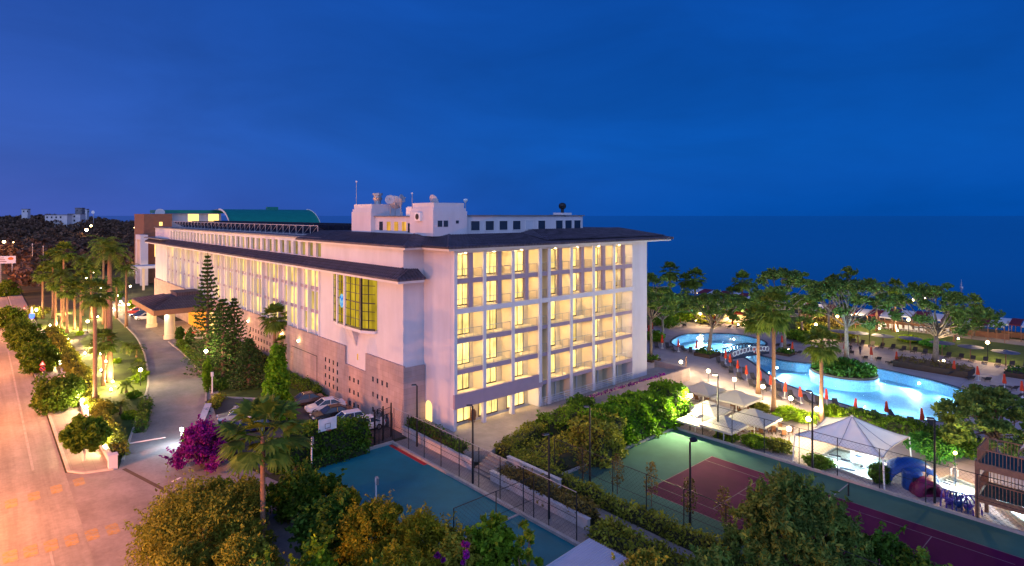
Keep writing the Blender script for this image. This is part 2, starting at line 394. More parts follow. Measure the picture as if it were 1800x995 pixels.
# ------------------------------------------------------------------ mesh helpers
class MB:
    def __init__(s):
        s.v = []; s.f = []; s.mi = []; s.cur = 0
    def add(s, vs, fs):
        o = len(s.v); s.v += [tuple(p) for p in vs]
        for f in fs:
            s.f.append(tuple(i + o for i in f)); s.mi.append(s.cur)
        return s
    def box(s, x0, y0, z0, x1, y1, z1):
        return s.add([(x0, y0, z0), (x1, y0, z0), (x1, y1, z0), (x0, y1, z0), (x0, y0, z1), (x1, y0, z1), (x1, y1, z1), (x0, y1, z1)],
              [(0, 3, 2, 1), (4, 5, 6, 7), (0, 1, 5, 4), (1, 2, 6, 5), (2, 3, 7, 6), (3, 0, 4, 7)])
    def obox(s, c, d, rz=0.0, rx=0.0):
        hx, hy, hz = d[0] / 2, d[1] / 2, d[2] / 2
        vs = []
        for z in (-hz, hz):
            for x, y in ((-hx, -hy), (hx, -hy), (hx, hy), (-hx, hy)):
                y2, z2 = y * cos(rx) - z * sin(rx), y * sin(rx) + z * cos(rx)
                vs.append((c[0] + x * cos(rz) - y2 * sin(rz), c[1] + x * sin(rz) + y2 * cos(rz), c[2] + z2))
        return s.add(vs, [(0, 3, 2, 1), (4, 5, 6, 7), (0, 1, 5, 4), (1, 2, 6, 5), (2, 3, 7, 6), (3, 0, 4, 7)])
    def prism(s, poly, z0, z1):
        n = len(poly)
        vs = [(p[0], p[1], z0) for p in poly] + [(p[0], p[1], z1) for p in poly]
        return s.add(vs, [tuple(range(n - 1, -1, -1)), tuple(range(n, 2 * n))] + [(i, (i + 1) % n, n + (i + 1) % n, n + i) for i in range(n)])
    def tube(s, pts, r, n=6, cap=True):
        """pts 3D polyline, r a radius or list"""
        P = [Vector(p) for p in pts]; k = len(P)
        R = r if isinstance(r, (list, tuple)) else [r] * k
        vs = []; fs = []
        for i in range(k):
            d = (P[min(i + 1, k - 1)] - P[max(i - 1, 0)])
            if d.length < 1e-9: d = Vector((0, 0, 1))
            d.normalize()
            a = d.cross(Vector((0, 0, 1)) if abs(d.z) < 0.95 else Vector((1, 0, 0))).normalized()
            b = d.cross(a)
            for j in range(n):
                q = P[i] + a * (R[i] * cos(2 * pi * j / n)) + b * (R[i] * sin(2 * pi * j / n))
                vs.append(q[:])
        for i in range(k - 1):
            for j in range(n):
                fs.append((i * n + j, i * n + (j + 1) % n, (i + 1) * n + (j + 1) % n, (i + 1) * n + j))
        if cap:
            fs.append(tuple(range(n - 1, -1, -1))); fs.append(tuple(range((k - 1) * n, k * n)))
        return s.add(vs, fs)
    def lathe(s, prof, c=(0, 0, 0), n=12):
        """prof list of (radius, z)"""
        vs = []; fs = []; k = len(prof)
        for r, z in prof:
            for j in range(n):
                vs.append((c[0] + r * cos(2 * pi * j / n), c[1] + r * sin(2 * pi * j / n), c[2] + z))
        for i in range(k - 1):
            for j in range(n):
                fs.append((i * n + j, i * n + (j + 1) % n, (i + 1) * n + (j + 1) % n, (i + 1) * n + j))
        fs.append(tuple(range(n - 1, -1, -1))); fs.append(tuple(range((k - 1) * n, k * n)))
        return s.add(vs, fs)
    def ball(s, c, r, n=10, sz=1.0):
        k = max(5, n // 2 + 1)
        return s.lathe([(max(0.001, r * sin(pi * i / (k - 1))), -r * sz * cos(pi * i / (k - 1))) for i in range(k)], c, n)
    def build(s, name, mat, parent=None, smooth=False, loc=None, rz=0.0):
        me = bpy.data.meshes.new(name)
        me.from_pydata(s.v, [], s.f)
        ms = mat if isinstance(mat, (list, tuple)) else [mat]
        for q in ms: me.materials.append(MATS[q])
        if len(ms) > 1: me.polygons.foreach_set('material_index', s.mi)
        if smooth: me.polygons.foreach_set('use_smooth', [True] * len(me.polygons))
        me.update()
        o = bpy.data.objects.new(name, me); COL.objects.link(o)
        if parent is not None: o.parent = parent
        if loc is not None: o.location = loc
        o.rotation_euler = (0, 0, rz)
        return o

def quads(name, V, mat, parent=None, loc=None):
    """V: array (N,4,3) of separate quads -> one mesh object"""
    V = np.asarray(V, dtype=np.float32); n = len(V)
    me = bpy.data.meshes.new(name)
    me.vertices.add(n * 4); me.vertices.foreach_set('co', V.reshape(-1))
    me.loops.add(n * 4); me.loops.foreach_set('vertex_index', np.arange(n * 4, dtype=np.int32))
    me.polygons.add(n); me.polygons.foreach_set('loop_start', np.arange(0, n * 4, 4, dtype=np.int32))
    me.update(calc_edges=True)
    me.materials.append(MATS[mat])
    o = bpy.data.objects.new(name, me); COL.objects.link(o)
    if parent is not None: o.parent = parent
    if loc is not None: o.location = loc
    return o

def leaf_quads(C, size, rng, elong=1.8, upb=0.3):
    """diamond leaf cards at the points C"""
    C = np.asarray(C, dtype=np.float64); n = len(C)
    N = rng.normal(size=(n, 3)); N[:, 2] += upb * 2; N /= np.linalg.norm(N, axis=1)[:, None]
    A = rng.normal(size=(n, 3)); A -= (A * N).sum(1)[:, None] * N; A /= np.linalg.norm(A, axis=1)[:, None]
    B = np.cross(N, A)
    s = size * rng.uniform(0.6, 1.3, n)[:, None]
    a = A * s * elong * .5; b = B * s * .5
    return np.stack([C - a, C + b - a * .1, C + a, C - b - a * .1], axis=1)

def clump_points(cl, per, rng, shell=0.55):
    out = []
    for c, r in cl:
        r = np.array(r if hasattr(r, '__len__') else (r, r, r))
        d = rng.normal(size=(per, 3)); d /= np.linalg.norm(d, axis=1)[:, None]
        q = d * (rng.uniform(0, 1, per) ** (1 / 3 * (1 + shell)))[:, None] * r
        out.append(q + np.array(c))
    return np.concatenate(out)

def thing(name, label, cat, loc=(0, 0, 0), rz=0.0, group=None):
    o = bpy.data.objects.new(name, None); COL.objects.link(o)
    o.empty_display_size = 0.3
    o.location = loc; o.rotation_euler = (0, 0, rz)
    o['label'] = label; o['category'] = cat
    if group: o['group'] = group
    return o
def tag(o, label, cat, group=None):
    o['label'] = label; o['category'] = cat
    if group: o['group'] = group
    return o
def struct(o, label=None, cat=None, kind='structure'):
    o['kind'] = kind
    if label: o['label'] = label
    if cat: o['category'] = cat
    return o
def dup(root, loc, rz=0.0, label=None, scale=None, group=None):
    r = root.copy(); COL.objects.link(r); r.location = loc; r.rotation_euler = (0, 0, rz)
    if scale is not None: r.scale = (scale, scale, scale) if not hasattr(scale, '__len__') else scale
    if label: r['label'] = label
    if group: r['group'] = group
    for ch in list(root.children):
        c = ch.copy(); COL.objects.link(c); c.parent = r
        for g in list(ch.children):
            d = g.copy(); COL.objects.link(d); d.parent = c
    return r
ORD = ['first', 'second', 'third', 'fourth', 'fifth', 'sixth', 'seventh', 'eighth', 'ninth', 'tenth', 'eleventh', 'twelfth', 'thirteenth',
       'fourteenth', 'fifteenth', 'sixteenth', 'seventeenth', 'eighteenth', 'nineteenth', 'twentieth', 'twenty-first', 'twenty-second',
       'twenty-third', 'twenty-fourth', 'twenty-fifth', 'twenty-sixth', 'twenty-seventh', 'twenty-eighth', 'twenty-ninth', 'thirtieth']
def plight(name, loc, power, col, r=0.12, parent=None):
    l = bpy.data.lights.new(name, 'POINT'); l.energy = power; l.color = col; l.shadow_soft_size = r
    o = bpy.data.objects.new(name, l); COL.objects.link(o); o.location = loc
    if parent is not None: o.parent = parent
    return o
def spot(name, loc, to, power, col, ang=60, r=0.1, blend=0.6, parent=None):
    l = bpy.data.lights.new(name, 'SPOT'); l.energy = power; l.color = col; l.shadow_soft_size = r
    l.spot_size = radians(ang); l.spot_blend = blend
    o = bpy.data.objects.new(name, l); COL.objects.link(o); o.location = loc
    o.rotation_euler = (Vector(to) - Vector(loc)).to_track_quat('-Z', 'Y').to_euler()
    if parent is not None: o.parent = parent
    return o
import bmesh
def sheet(name, outer, z, mat, holes=(), kind='structure'):
    """flat polygon sheet with holes"""
    bm = bmesh.new(); edges = []
    for loop in [outer] + list(holes):
        vs = [bm.verts.new((p[0], p[1], z)) for p in loop]
        for i in range(len(vs)): edges.append(bm.edges.new((vs[i], vs[(i + 1) % len(vs)])))
    bmesh.ops.triangle_fill(bm, use_beauty=True, use_dissolve=False, edges=edges, normal=(0, 0, 1))
    for f in bm.faces:
        if f.normal.z < 0: f.normal_flip()
    me = bpy.data.meshes.new(name); bm.to_mesh(me); bm.free()
    me.materials.append(MATS[mat])
    o = bpy.data.objects.new(name, me); COL.objects.link(o); o['kind'] = kind
    return o
def spline(pts, n=8, closed=True):
    out = []; k = len(pts)
    for i in range(k if closed else k - 1):
        p0, p1, p2, p3 = (pts[(i + j - 1) % k] if closed else pts[min(max(i + j - 1, 0), k - 1)] for j in range(4))
        for a in range(n):
            t = a / n
            out.append(tuple(0.5 * (2 * p1[q] + (p2[q] - p0[q]) * t + (2 * p0[q] - 5 * p1[q] + 4 * p2[q] - p3[q]) * t * t + (3 * p1[q] - p0[q] - 3 * p2[q] + p3[q]) * t ** 3) for q in range(len(p1))))
    if not closed: out.append(tuple(pts[-1]))
    return out
# ================================================================== the setting: ground, streets, courts, water
SX = -2.6                                     # plane of the long street facade
up_bank = spline([G(*p) for p in ((1181, 600), (1203, 588), (1250, 585.5), (1300, 588), (1338, 598), (1345, 606), (1325, 614), (1338, 625), (1400, 637), (1470, 640), (1545, 648),
                                  (1600, 660), (1655, 673), (1700, 688), (1716, 702), (1705, 722), (1660, 739), (1610, 737), (1560, 729),
                                  (1490, 712), (1425, 691), (1378, 673), (1352, 658), (1328, 640), (1307, 627), (1283, 622), (1235, 616), (1195, 610))], 5)
ISLC = (59.2, -16.9)
island = [(ISLC[0] + 4.2 * cos(a) * 1.0, ISLC[1] + 4.6 * sin(a)) for a in [2 * pi * i / 28 for i in range(28)]]
HOLE = (20.66, -60.0, 84.0, 24.0)
def ring_rect(name, X0, Y0, X1, Y1, hx0, hy0, hx1, hy1, z, mat):
    mb = MB()
    for a in ((X0, Y0, hx0, Y1), (hx1, Y0, X1, Y1), (hx0, Y0, hx1, hy0), (hx0, hy1, hx1, Y1)):
        mb.add([(a[0], a[1], z), (a[2], a[1], z), (a[2], a[3], z), (a[0], a[3], z)], [(0, 1, 2, 3)])
    return struct(mb.build(name, mat))
ring_rect('ground', -3000, -600, 120, 3000, *HOLE, -0.004, 'ground_cover')
sheet('pool_deck', [(36, -60), (84, -60), (84, 24), (36, 24)], -0.004, 'deck_tile', [up_bank])
sheet('pool_deck_apron', [(20.9, -26), (36, -26), (36, -60), (36.0, 24), (34.5, 24), (34.5, -3.6), (20.9, -9)], 0.002, 'deck_tile') if False else None
PZ = -0.8                                      # level of the umbrella terrace below the pool deck
mb = MB(); mb.add([(20.6, -60, PZ), (31, -60, PZ), (31, -3.4, PZ), (20.6, -3.4, PZ), (36.0, -60, -0.004), (36.0, -3.4, -0.004)], [(0, 1, 2, 3), (1, 4, 5, 2)]); struct(mb.build('plaza_paving', 'deck_tile'))
def GP(px, py):
    z = PZ
    for _ in range(8):
        p = G(px, py, z); z = PZ if p[0] < 31 else (0.0 if p[0] > 36 else PZ * (36 - p[0]) / 5)
    return (p[0], p[1], z)
sheet('side_paving', [(20.66, -3.5), (36.0, -3.5), (36.0, 24), (20.66, 24)], -0.004, 'deck_tile')
# pool basin
mb = MB()
n = len(up_bank)
for i in range(n):
    a, b = up_bank[i], up_bank[(i + 1) % n]
    mb.add([(a[0], a[1], -0.004), (b[0], b[1], -0.004), (b[0], b[1], -1.5), (a[0], a[1], -1.5)], [(0, 1, 2, 3)])
struct(mb.build('pool_wall', 'pool_tile'))
sheet('pool_floor', up_bank, -1.5, 'pool_tile')
w = sheet('pool_water', up_bank, -0.16, 'pool_water', [island]); w['label'] = 'glowing blue lagoon pool water'
# dark rim line of the pool
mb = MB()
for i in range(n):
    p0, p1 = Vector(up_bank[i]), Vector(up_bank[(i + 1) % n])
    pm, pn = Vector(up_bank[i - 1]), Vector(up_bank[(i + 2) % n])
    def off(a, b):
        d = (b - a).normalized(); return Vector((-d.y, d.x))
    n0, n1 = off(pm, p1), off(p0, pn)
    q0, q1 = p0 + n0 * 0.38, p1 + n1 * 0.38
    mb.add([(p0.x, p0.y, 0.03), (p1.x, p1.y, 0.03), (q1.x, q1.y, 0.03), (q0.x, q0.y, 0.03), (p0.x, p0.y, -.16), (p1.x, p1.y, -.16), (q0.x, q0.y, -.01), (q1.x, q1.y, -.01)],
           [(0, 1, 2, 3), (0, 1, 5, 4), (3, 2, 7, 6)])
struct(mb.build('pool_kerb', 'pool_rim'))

# sea and beach
mb = MB(); mb.add([(-60000, -60000, -2.4), (90000, -60000, -2.4), (90000, 90000, -2.4), (-60000, 90000, -2.4)], [(0, 1, 2, 3)])
struct(mb.build('sea', 'sea_water'))
mb = MB(); mb.add([(120, -600, -0.004), (134, -600, -2.7), (134, 3000, -2.7), (120, 3000, -0.004)], [(0, 1, 2, 3)])
struct(mb.build('beach', 'sand'))

# street on the left, pavement, kerb
ST0, ST1 = -54.0, -31.0
sheet('street', [(ST0, -80), (ST1, -80), (ST1, 17), (ST1, 420), (ST0, 420)], 0.0, 'street_asphalt')
mb = MB(); mb.box(-33.25, 20, 0.0, -33.05, 300, 0.004); mb.box(-33.2, -10, 0.0, -33.05, 3, 0.004)
struct(mb.build('street_marking', 'faded_white'))
pav = [(-30.6, 17.4), (-29.6, 16.2), (-27.6, 15.4), (-27.6, 300), (-30.6, 300)]
mb = MB(); mb.prism(pav, 0.0, 0.13); struct(mb.build('pavement', 'pavement'))
mb = MB(); mb.box(-30.85, 17.4, 0.0, -30.6, 300, 0.15)
mb.prism([(-30.85, 17.4), (-29.8, 15.95), (-27.6, 15.15), (-27.6, 15.4), (-29.6, 16.2), (-30.6, 17.4)], 0, 0.15); struct(mb.build('kerb', 'kerb_stone'))
# apron of the driveway mouth and the driveway
drive = [(-31, -45), (-16.5, -45), (-17.0, 2), (-18.5, 8.5), (-20.2, 14.4), (-17.5, 22.5), (-15.4, 32), (-12.9, 42), (-11.8, 51), (-11.0, 62), (-10.6, 75), (-6.0, 76), (-6.0, 160), (4, 200),
         (-8, 205), (-13.0, 160), (-13.4, 112), (-14.2, 86), (-15.6, 70), (-17.2, 58), (-19.4, 45), (-22.4, 33), (-24.8, 24), (-27.2, 15.2), (-29.8, 15.9), (-31, 17.4)]
sheet('driveway', drive, 0.004, 'drive_paving')
mb = MB()
for a, b in (((-27.2, 14.9), (-21.5, -8)), ((-26.9, 14.9), (-21.2, -8))):
    pass
d = Vector((5.7, -22.9)).normalized(); nn = Vector((-d.y, d.x))
a = Vector((-27.0, 14.8)); b_ = a + d * 20
mb.add([(a.x, a.y, 0.008), (b_.x, b_.y, 0.008), (b_.x + nn.x * .35, b_.y + nn.y * .35, 0.008), (a.x + nn.x * .35, a.y + nn.y * .35, 0.008)], [(0, 1, 2, 3)])
struct(mb.build('drain_gutter', 'soil'))
# faded yellow crossing blocks and white stop line
for row, (p, q, k) in enumerate((((139, 847), (20, 885), 4), ((198, 930), (18, 978), 6))):
    for i in range(k):
        t = i / max(1, k - 1); x, y = G(p[0] + (q[0] - p[0]) * t, p[1] + (q[1] - p[1]) * t)
        mb = MB(); mb.obox((0, 0, 0.002), (0.8, 1.9, 0.004))
        o = struct(mb.build('road_marking', 'yellow_paint', None, False, (x, y, 0.003)))
mb = MB(); x, y = G(230, 842); 
x2, y2 = G(318, 842)
o = MB(); o.obox((0, 0, 0), (0.9, 0.22, 0.004)); o = o.build('road_marking', 'line_white', None, False, (*G(310, 843), 0.008), 0.5); struct(o)
# kerbs of the driveway
def kerbline(name, pts, w=0.22, h=0.14, mat='kerb_stone'):
    mb = MB(); mb.add(*ribbon(pts, w, 0.0, h)); return struct(mb.build(name, mat))
def ribbon(pts, w, z0, z1, closed=False):
    vs = []; fs = []; k = len(pts)
    for i in range(k):
        a = Vector(pts[(i - 1) % k] if closed else pts[max(i - 1, 0)]).to_2d(); b = Vector(pts[(i + 1) % k] if closed else pts[min(i + 1, k - 1)]).to_2d()
        d = (b - a).normalized(); nn = Vector((-d.y, d.x)) * (w / 2); p = Vector(pts[i]).to_2d()
        for q, z in ((p - nn, z0), (p + nn, z0), (p + nn, z1), (p - nn, z1)): vs.append((q.x, q.y, z))
    for i in range(k if closed else k - 1):
        j = (i + 1) % k
        for e in range(4): fs.append((i * 4 + e, i * 4 + (e + 1) % 4, j * 4 + (e + 1) % 4, j * 4 + e))
    if not closed: fs += [(0, 3, 2, 1), ((k - 1) * 4, (k - 1) * 4 + 1, (k - 1) * 4 + 2, (k - 1) * 4 + 3)]
    return vs, fs
right_kerb = spline([(-15.4, 32), (-12.9, 42), (-11.8, 51), (-11.0, 62), (-10.6, 75)], 5, False)
left_kerb = spline([(-13.4, 112), (-14.2, 86), (-15.6, 70), (-17.2, 58), (-19.4, 45), (-22.4, 33), (-24.8, 24), (-26.6, 17)], 5, False)
kerbline('drive_kerb', right_kerb); kerbline('drive_kerb', left_kerb)
sheet('drive_footpath', [(p[0] + 0.1, p[1]) for p in right_kerb] + [(p[0] + 1.6, p[1] + .2) for p in reversed(right_kerb)], 0.06, 'pavement')
# garden strip between street wall and driveway, conifer lawn
sheet('garden_lawn', [(-27.2, 16.5)] + [(p[0] - .1, p[1]) for p in reversed(left_kerb)][1:] + [(-13.6, 135), (-27.2, 135)], 0.03, 'lawn_green')
sheet('conifer_lawn', [(-14.2, 33.2), (-4.2, 21.5), (SX - .4, 21.5), (SX - .4, 72), (-9.3, 72), (-9.6, 62), (-10.3, 51), (-11.4, 42), (-13.6, 34)], 0.05, 'lawn_green')
kerbline('lawn_kerb', [(-14.4, 33), (-4.2, 21.3)], 0.2, 0.16)
sheet('garden_path', [G(*p) for p in ((140, 600), (165, 580), (150, 578), (118, 604), (135, 625), (158, 625))], 0.036, 'asphalt')
# car park
sheet('car_park', [(-17.2, 4.6), (SX - .3, 4.6), (SX - .3, 21.4), (-4.3, 21.2), (-14.5, 32.8), (-15.6, 31.5), (-18.6, 21)], 0.008, 'asphalt')
# courts
sheet('sports_court', [(-16, -34), (-5.2, -34), (-5.2, 3.6), (-16, 3.6)], 0.004, 'turquoise_court')
mb = MB()
mb.box(-5.2, -30, 0, -4.9, 3.9, 0.22)
struct(mb.build('court_kerb', 'kerb_stone'))
mb = MB(); mb.box(-5.62, -3.0, 0.004, -5.2, 3.5, 0.012); struct(mb.build('court_edge_strip', 'red_carpet'))
mb = MB(); mb.box(-16, 3.6, 0, -4.9, 3.9, 0.25); struct(mb.build('court_kerb', 'kerb_stone'))
mb = MB(); mb.box(-13.5, -15.9, 0, -5.2, -15.7, 0.06); struct(mb.build('court_kerb', 'kerb_stone'))
sheet('court_path', [(-4.9, -30), (-3.0, -30), (-3.0, 3.9), (-4.9, 3.9)], 0.02, 'pavement')
sheet('garden_walk', [(-0.7, -34), (0.35, -34), (0.35, -9), (-0.9, -9)], 0.012, 'pavement')
sheet('tennis_surround', [(1.5, -56), (20.4, -56), (20.4, -13.3), (1.5, -13.3)], 0.002, 'green_court')
sheet('tennis_court', [(5.6, -50), (16.6, -50), (16.6, -19.9), (5.6, -19.9)], 0.006, 'purple_court')
mb = MB()
for x0, y0, x1, y1 in ((5.6, -44, 5.67, -19.9), (16.53, -44, 16.6, -19.9), (5.67, -19.97, 16.53, -19.9), (7.0, -43, 7.06, -19.97), (15.2, -43, 15.26, -19.97), (7.06, -25.5, 15.2, -25.44), (7.06, -38.3, 15.2, -38.24), (11.07, -38.24, 11.13, -25.5)):
    mb.box(x0, y0, 0.006, x1, y1, 0.010)
struct(mb.build('court_marking', 'court_line'))
mb = MB(); mb.box(20.4, -56, PZ, 20.65, -3.4, 0.22); mb.box(1.3, -13.3, 0, 20.4, -13.05, 0.18); struct(mb.build('tennis_kerb', 'kerb_stone'))
# terrace before the tower, raised 1.05 m
TZ = 1.05
mb = MB(); mb.prism([(-2.3, 6.2), (-2.3, -5.0), (-0.3, -6.6), (8.2, -3.2), (12.9, -3.35), (12.9, 1.0), (0.2, 1.0), (0.2, 6.2)], 0, TZ)
struct(mb.build('terrace', 'terrace_paving'))
mb = MB(); mb.prism([(12.9, -3.3), (38.5, -3.3), (38.5, 1.5), (34, 1.5), (34, .5), (12.9, .5)], 0, TZ - .05); struct(mb.build('balcony_terrace', 'terrace_paving'))
# beach side lawn, promenade
sheet('beach_lawn', [(84.01, -110), (104.0, -110), (104.0, 30), (84.01, 30)], 0.0, 'lawn_green')
sheet('promenade', [(104.01, -110), (110.0, -110), (110.0, 60), (104.01, 60)], 0.004, 'pavement')
# the land rising to the wooded hills behind the street
def hill_z(x, y):
    d = DEP(x, y)
    t = min(1, max(0, (d - 175) / 330.0)); t = t * t * (3 - 2 * t)
    u = (x - CX) * FY - (y - CY) * FX
    f = min(1, max(0, (-u / max(d, 1) - 0.52) / 0.25))
    return t * 15.5 * (0.35 + .65 * f) * (0.92 + 0.1 * sin(x * 0.021 + y * 0.013) + 0.06 * sin(x * .05))
mb = MB(); NX, NY = 40, 40; vs = []
for j in range(NY + 1):
    for i in range(NX + 1):
        d = 170 + 630 * j / NY; u = -1.45 + 1.15 * i / NX
        x, y = CX + d * (u * FY + FX), CY + d * (FY - u * FX)
        vs.append((x, y, hill_z(x, y) - 0.03))
mb.add(vs, [(j * (NX + 1) + i, j * (NX + 1) + i + 1, (j + 1) * (NX + 1) + i + 1, (j + 1) * (NX + 1) + i) for j in range(NY) for i in range(NX)])
struct(mb.build('hill', 'ground_cover'))

# ================================================================== the hotel
hotel = thing('hotel_building', 'long white six storey hotel with lit balconies, tiled eaves and a stone base', 'hotel', (0, 0, 0))
def hp(mb, name, mat, par=None, **k):
    return mb.build(name, mat, par or hotel, **k)
C0, C1 = 26.9, 114.8           # first and last fin
PX_ = -2.2                     # panel behind the fins
YE = 128.0
mb = MB()
mb.box(PX_, 5.9, 0, 15, YE, 20.30)                         # body
mb.box(SX, 5.6, 0, PX_, C0, 17.9); mb.box(SX, C1, 0, PX_, YE, 17.9)
mb.box(SX, C0, 16.35, PX_, C1, 17.9)
mb.box(SX, C0, 0, PX_, C1, 7.2)
mb.box(PX_, 5.6, 0, 0.3, 5.9, 20.0)                         # end wall beside the tower
hp(mb, 'main_wall', 'white_wall')
# band with the long row of top windows
mb = MB(); K = 33; P = (112.4 - 26.5) / K
mb.box(SX, 5.6, 17.9, PX_, 26.5, 20.35); mb.box(SX, 112.4, 17.9, PX_, YE, 20.35)
mb.box(SX, 26.5, 19.82, PX_, 112.4, 20.35)
for i in range(K):
    y = 26.5 + i * P; mb.box(SX, y + P - .95, 17.9, PX_, y + P, 19.82)
hp(mb, 'clerestory_wall', 'white_wall')
mb = MB(); mb.add([(0, 0, 0), (0, P - .95, 0), (0, P - .95, 1.86), (0, 0, 1.86)], [(0, 3, 2, 1)])
w0 = hp(mb, 'clerestory_window', 'clerestory_lit'); w0.location = (PX_ - .06, 26.5, 17.93)
for i in range(1, K):
    c = w0.copy(); COL.objects.link(c); c.parent = hotel; c.location = (PX_ - .06, 26.5 + i * P, 17.93)
mb = MB(); mb.box(SX - .25, 26.0, 20.35, 16, YE + .3, 20.55); hp(mb, 'parapet_roof', 'flat_roof')
# fins and window strips
NB = 24; FP = (C1 - C0) / NB
mb = MB(); mb.box(-.52, -.13, 0, 0, .13, 9.75)
f0 = hp(mb, 'facade_fin', 'white_trim'); f0.location = (PX_, C0, 6.6)
mb = MB(); mb.box(-.25, -.06, 0, 0, .06, 9.2); g0 = hp(mb, 'slim_fin', 'white_trim'); g0.location = (PX_, C0 + FP * .55, 7.2)
for i in range(1, NB + 1):
    c = f0.copy(); COL.objects.link(c); c.parent = hotel; c.location = (PX_, C0 + i * FP, 6.6)
    if i < NB:
        c = g0.copy(); COL.objects.link(c); c.parent = hotel; c.location = (PX_, C0 + (i + .55) * FP, 7.2)
mb = MB(); mb.add([(0, 0, 0), (0, 2.0, 0), (0, 2.0, 2.45), (0, 0, 2.45)], [(0, 3, 2, 1)])
w0 = None
for i in range(NB):
    for z, h in ((13.75, 1.0), (10.55, 1.0), (7.65, .95)):
        if w0 is None: w0 = hp(mb, 'facade_window', 'facade_lit'); c = w0
        else: c = w0.copy(); COL.objects.link(c); c.parent = hotel
        c.location = (PX_ - .02, C0 + i * FP + (.3 if i % 2 else 1.5), z); c.scale = (1, 1, h)
mb = MB()
for i in range(NB):
    for z in (13.3, 10.1): mb = MB(); mb.box(PX_ - .1, C0 + i * FP + .14, z, PX_, C0 + (i + 1) * FP - .14, z + .4); hp(mb, 'spandrel', 'taupe_wall')
# stone base with its stepped top
mb = MB(); ST = SX - 0.22
mb.box(ST, 19.0, 0, SX, 128.2, 7.25); mb.box(ST, 13.7, 0, SX, 19.0, 5.05); mb.box(ST, 5.2, 0, SX, 13.7, 7.25)
mb.box(SX, 5.2, 0, 0.0, 5.58, 7.0)
stone = hp(mb, 'stone_base', 'stone_clad')
mb = MB(); mb.box(-.012, 0, 0, 0, .34, .55); h0 = None
def vents(y0, y1, nx, z0, z1, nz):
    global h0
    for i in range(nx):
        for j in range(nz):
            y = y0 + (y1 - y0) * i / (nx - 1); z = z0 + (z1 - z0) * j / (nz - 1)
            if h0 is None: h0 = hp(mb, 'vent_opening', 'dark_glass'); c = h0
            else: c = h0.copy(); COL.objects.link(c); c.parent = hotel
            c.location = (ST, y, z)
vents(24.4, 20.9, 4, 4.3, 1.2, 4); vents(17.5, 15.3, 3, 3.2, .2, 3); vents(11.7, 8.5, 4, 4.3, .8, 3); vents(53.6, 44.6, 8, 4.2, .7, 4)
mb = MB(); mb.box(ST - .01, 27.2, .5, ST, 27.36, 4.6); mb.box(ST - .01, 27.3, 4.45, ST, 36, 4.55); hp(mb, 'stone_joint', 'dark_metal')
for y in (33.2, 39.5, 54.5):
    mb = MB(); mb.lathe([(.05, 0), (.16, .25), (.16, .3)], (0, 0, 0), 8)
    o = hp(mb, 'wall_lamp', 'globe_warm'); o.location = (ST - .2, y, 5.5)
    plight('wall_lamp_light', (ST - .45, y, 5.9), 25, (1, .6, .25), .1, hotel)
# eave roof along the facade
def tiled(mb, quad, n, rw=.09, rh=.07):
    """ribs of tiles running up a slope quad (eave a->b, ridge d->c)"""
    a, b, c, d = (Vector(p) for p in quad)
    for i in range(n):
        t = (i + .5) / n; e = a.lerp(b, t); r = d.lerp(c, t)
        al = (b - a).normalized() * rw; u = Vector((0, 0, rh))
        mb.add([e - al, e + al, r + al, r - al, e - al + u, e + al + u, r + al + u, r - al + u], [(4, 5, 6, 7), (0, 1, 5, 4), (1, 2, 6, 5), (3, 0, 4, 7)])
ez = lambda y: 0.0
EX, Y0r, Y1r = -4.25, 4.0, 132.5
A_, B_ = (EX, Y0r, 16.78), (EX, Y1r, 16.78); Cc, Dd = (SX, Y1r, 17.78), (SX, 5.75, 17.78)
E_, F_ = (-.75, Y0r, 16.78), (-.75, 5.55, 17.6)
mb = MB()
mb.add([A_, B_, Cc, Dd], [(0, 3, 2, 1)]); mb.add([A_, E_, F_, Dd], [(0, 1, 2, 3)]); mb.add([E_, (-.75, 5.55, 16.78), F_], [(0, 1, 2)])
tiled(mb, (A_, B_, Cc, (SX, Y0r + .2, 17.78)), 250); tiled(mb, (A_, E_, F_, Dd), 8)
mb.box(EX, Y0r, 16.58, -.75, Y0r + .18, 16.785); mb.box(EX, Y0r + .18, 16.58, EX + .18, Y1r, 16.785)
mb.tube([A_, (SX, 5.75, 17.83)], .09, 6)
eave = hp(mb, 'eave_roof', 'tile_roof')
mb = MB(); mb.box(EX + .12, Y0r + .12, 16.32, SX, Y1r - .1, 16.58); mb.box(SX, Y0r + .12, 16.32, -.85, 5.6, 16.58); hp(mb, 'eave_fascia', 'white_trim', eave)
mb = MB(); mb.box(EX + .05, 112.8, 17.6, SX + 1.5, 133.5, 17.85); hp(mb, 'far_eave', 'flat_roof')
# bay window
bay = [(SX, 22.7), (SX - .62, 21.2), (SX - 1.0, 19.2), (SX - 1.15, 16.9), (SX - 1.15, 13.0), (SX - .25, 11.3), (SX, 11.3)]
mb = MB(); mb.prism(bay, 10.35, 16.32); bw = hp(mb, 'bay_window', 'bay_lit')
bo = [(p[0] - .10, p[1]) for p in bay]
mb = MB()
mb.add(*[(lambda v, f: v)(*[None, None]) or [] for _ in range(2)]) if False else None
def strips(mb, pts, z, h, off=.05):
    for a, b in zip(pts, pts[1:]):
        a, b = Vector(a), Vector(b); d = (b - a).normalized(); nn = Vector((-d.y, d.x)) * -off
        if nn.x > 0: nn = -nn
        p = [a + nn, b + nn]
        mb.add([(a.x, a.y, z), (b.x, b.y, z), (p[1].x, p[1].y, z), (p[0].x, p[0].y, z), (a.x, a.y, z + h), (b.x, b.y, z + h), (p[1].x, p[1].y, z + h), (p[0].x, p[0].y, z + h)],
               [(0, 1, 2, 3), (4, 7, 6, 5), (3, 2, 6, 7), (0, 3, 7, 4), (1, 5, 6, 2)])
face = bay[:-1]
for k in range(1, 6): strips(mb, face, 10.35 + k * 1.0, .07)
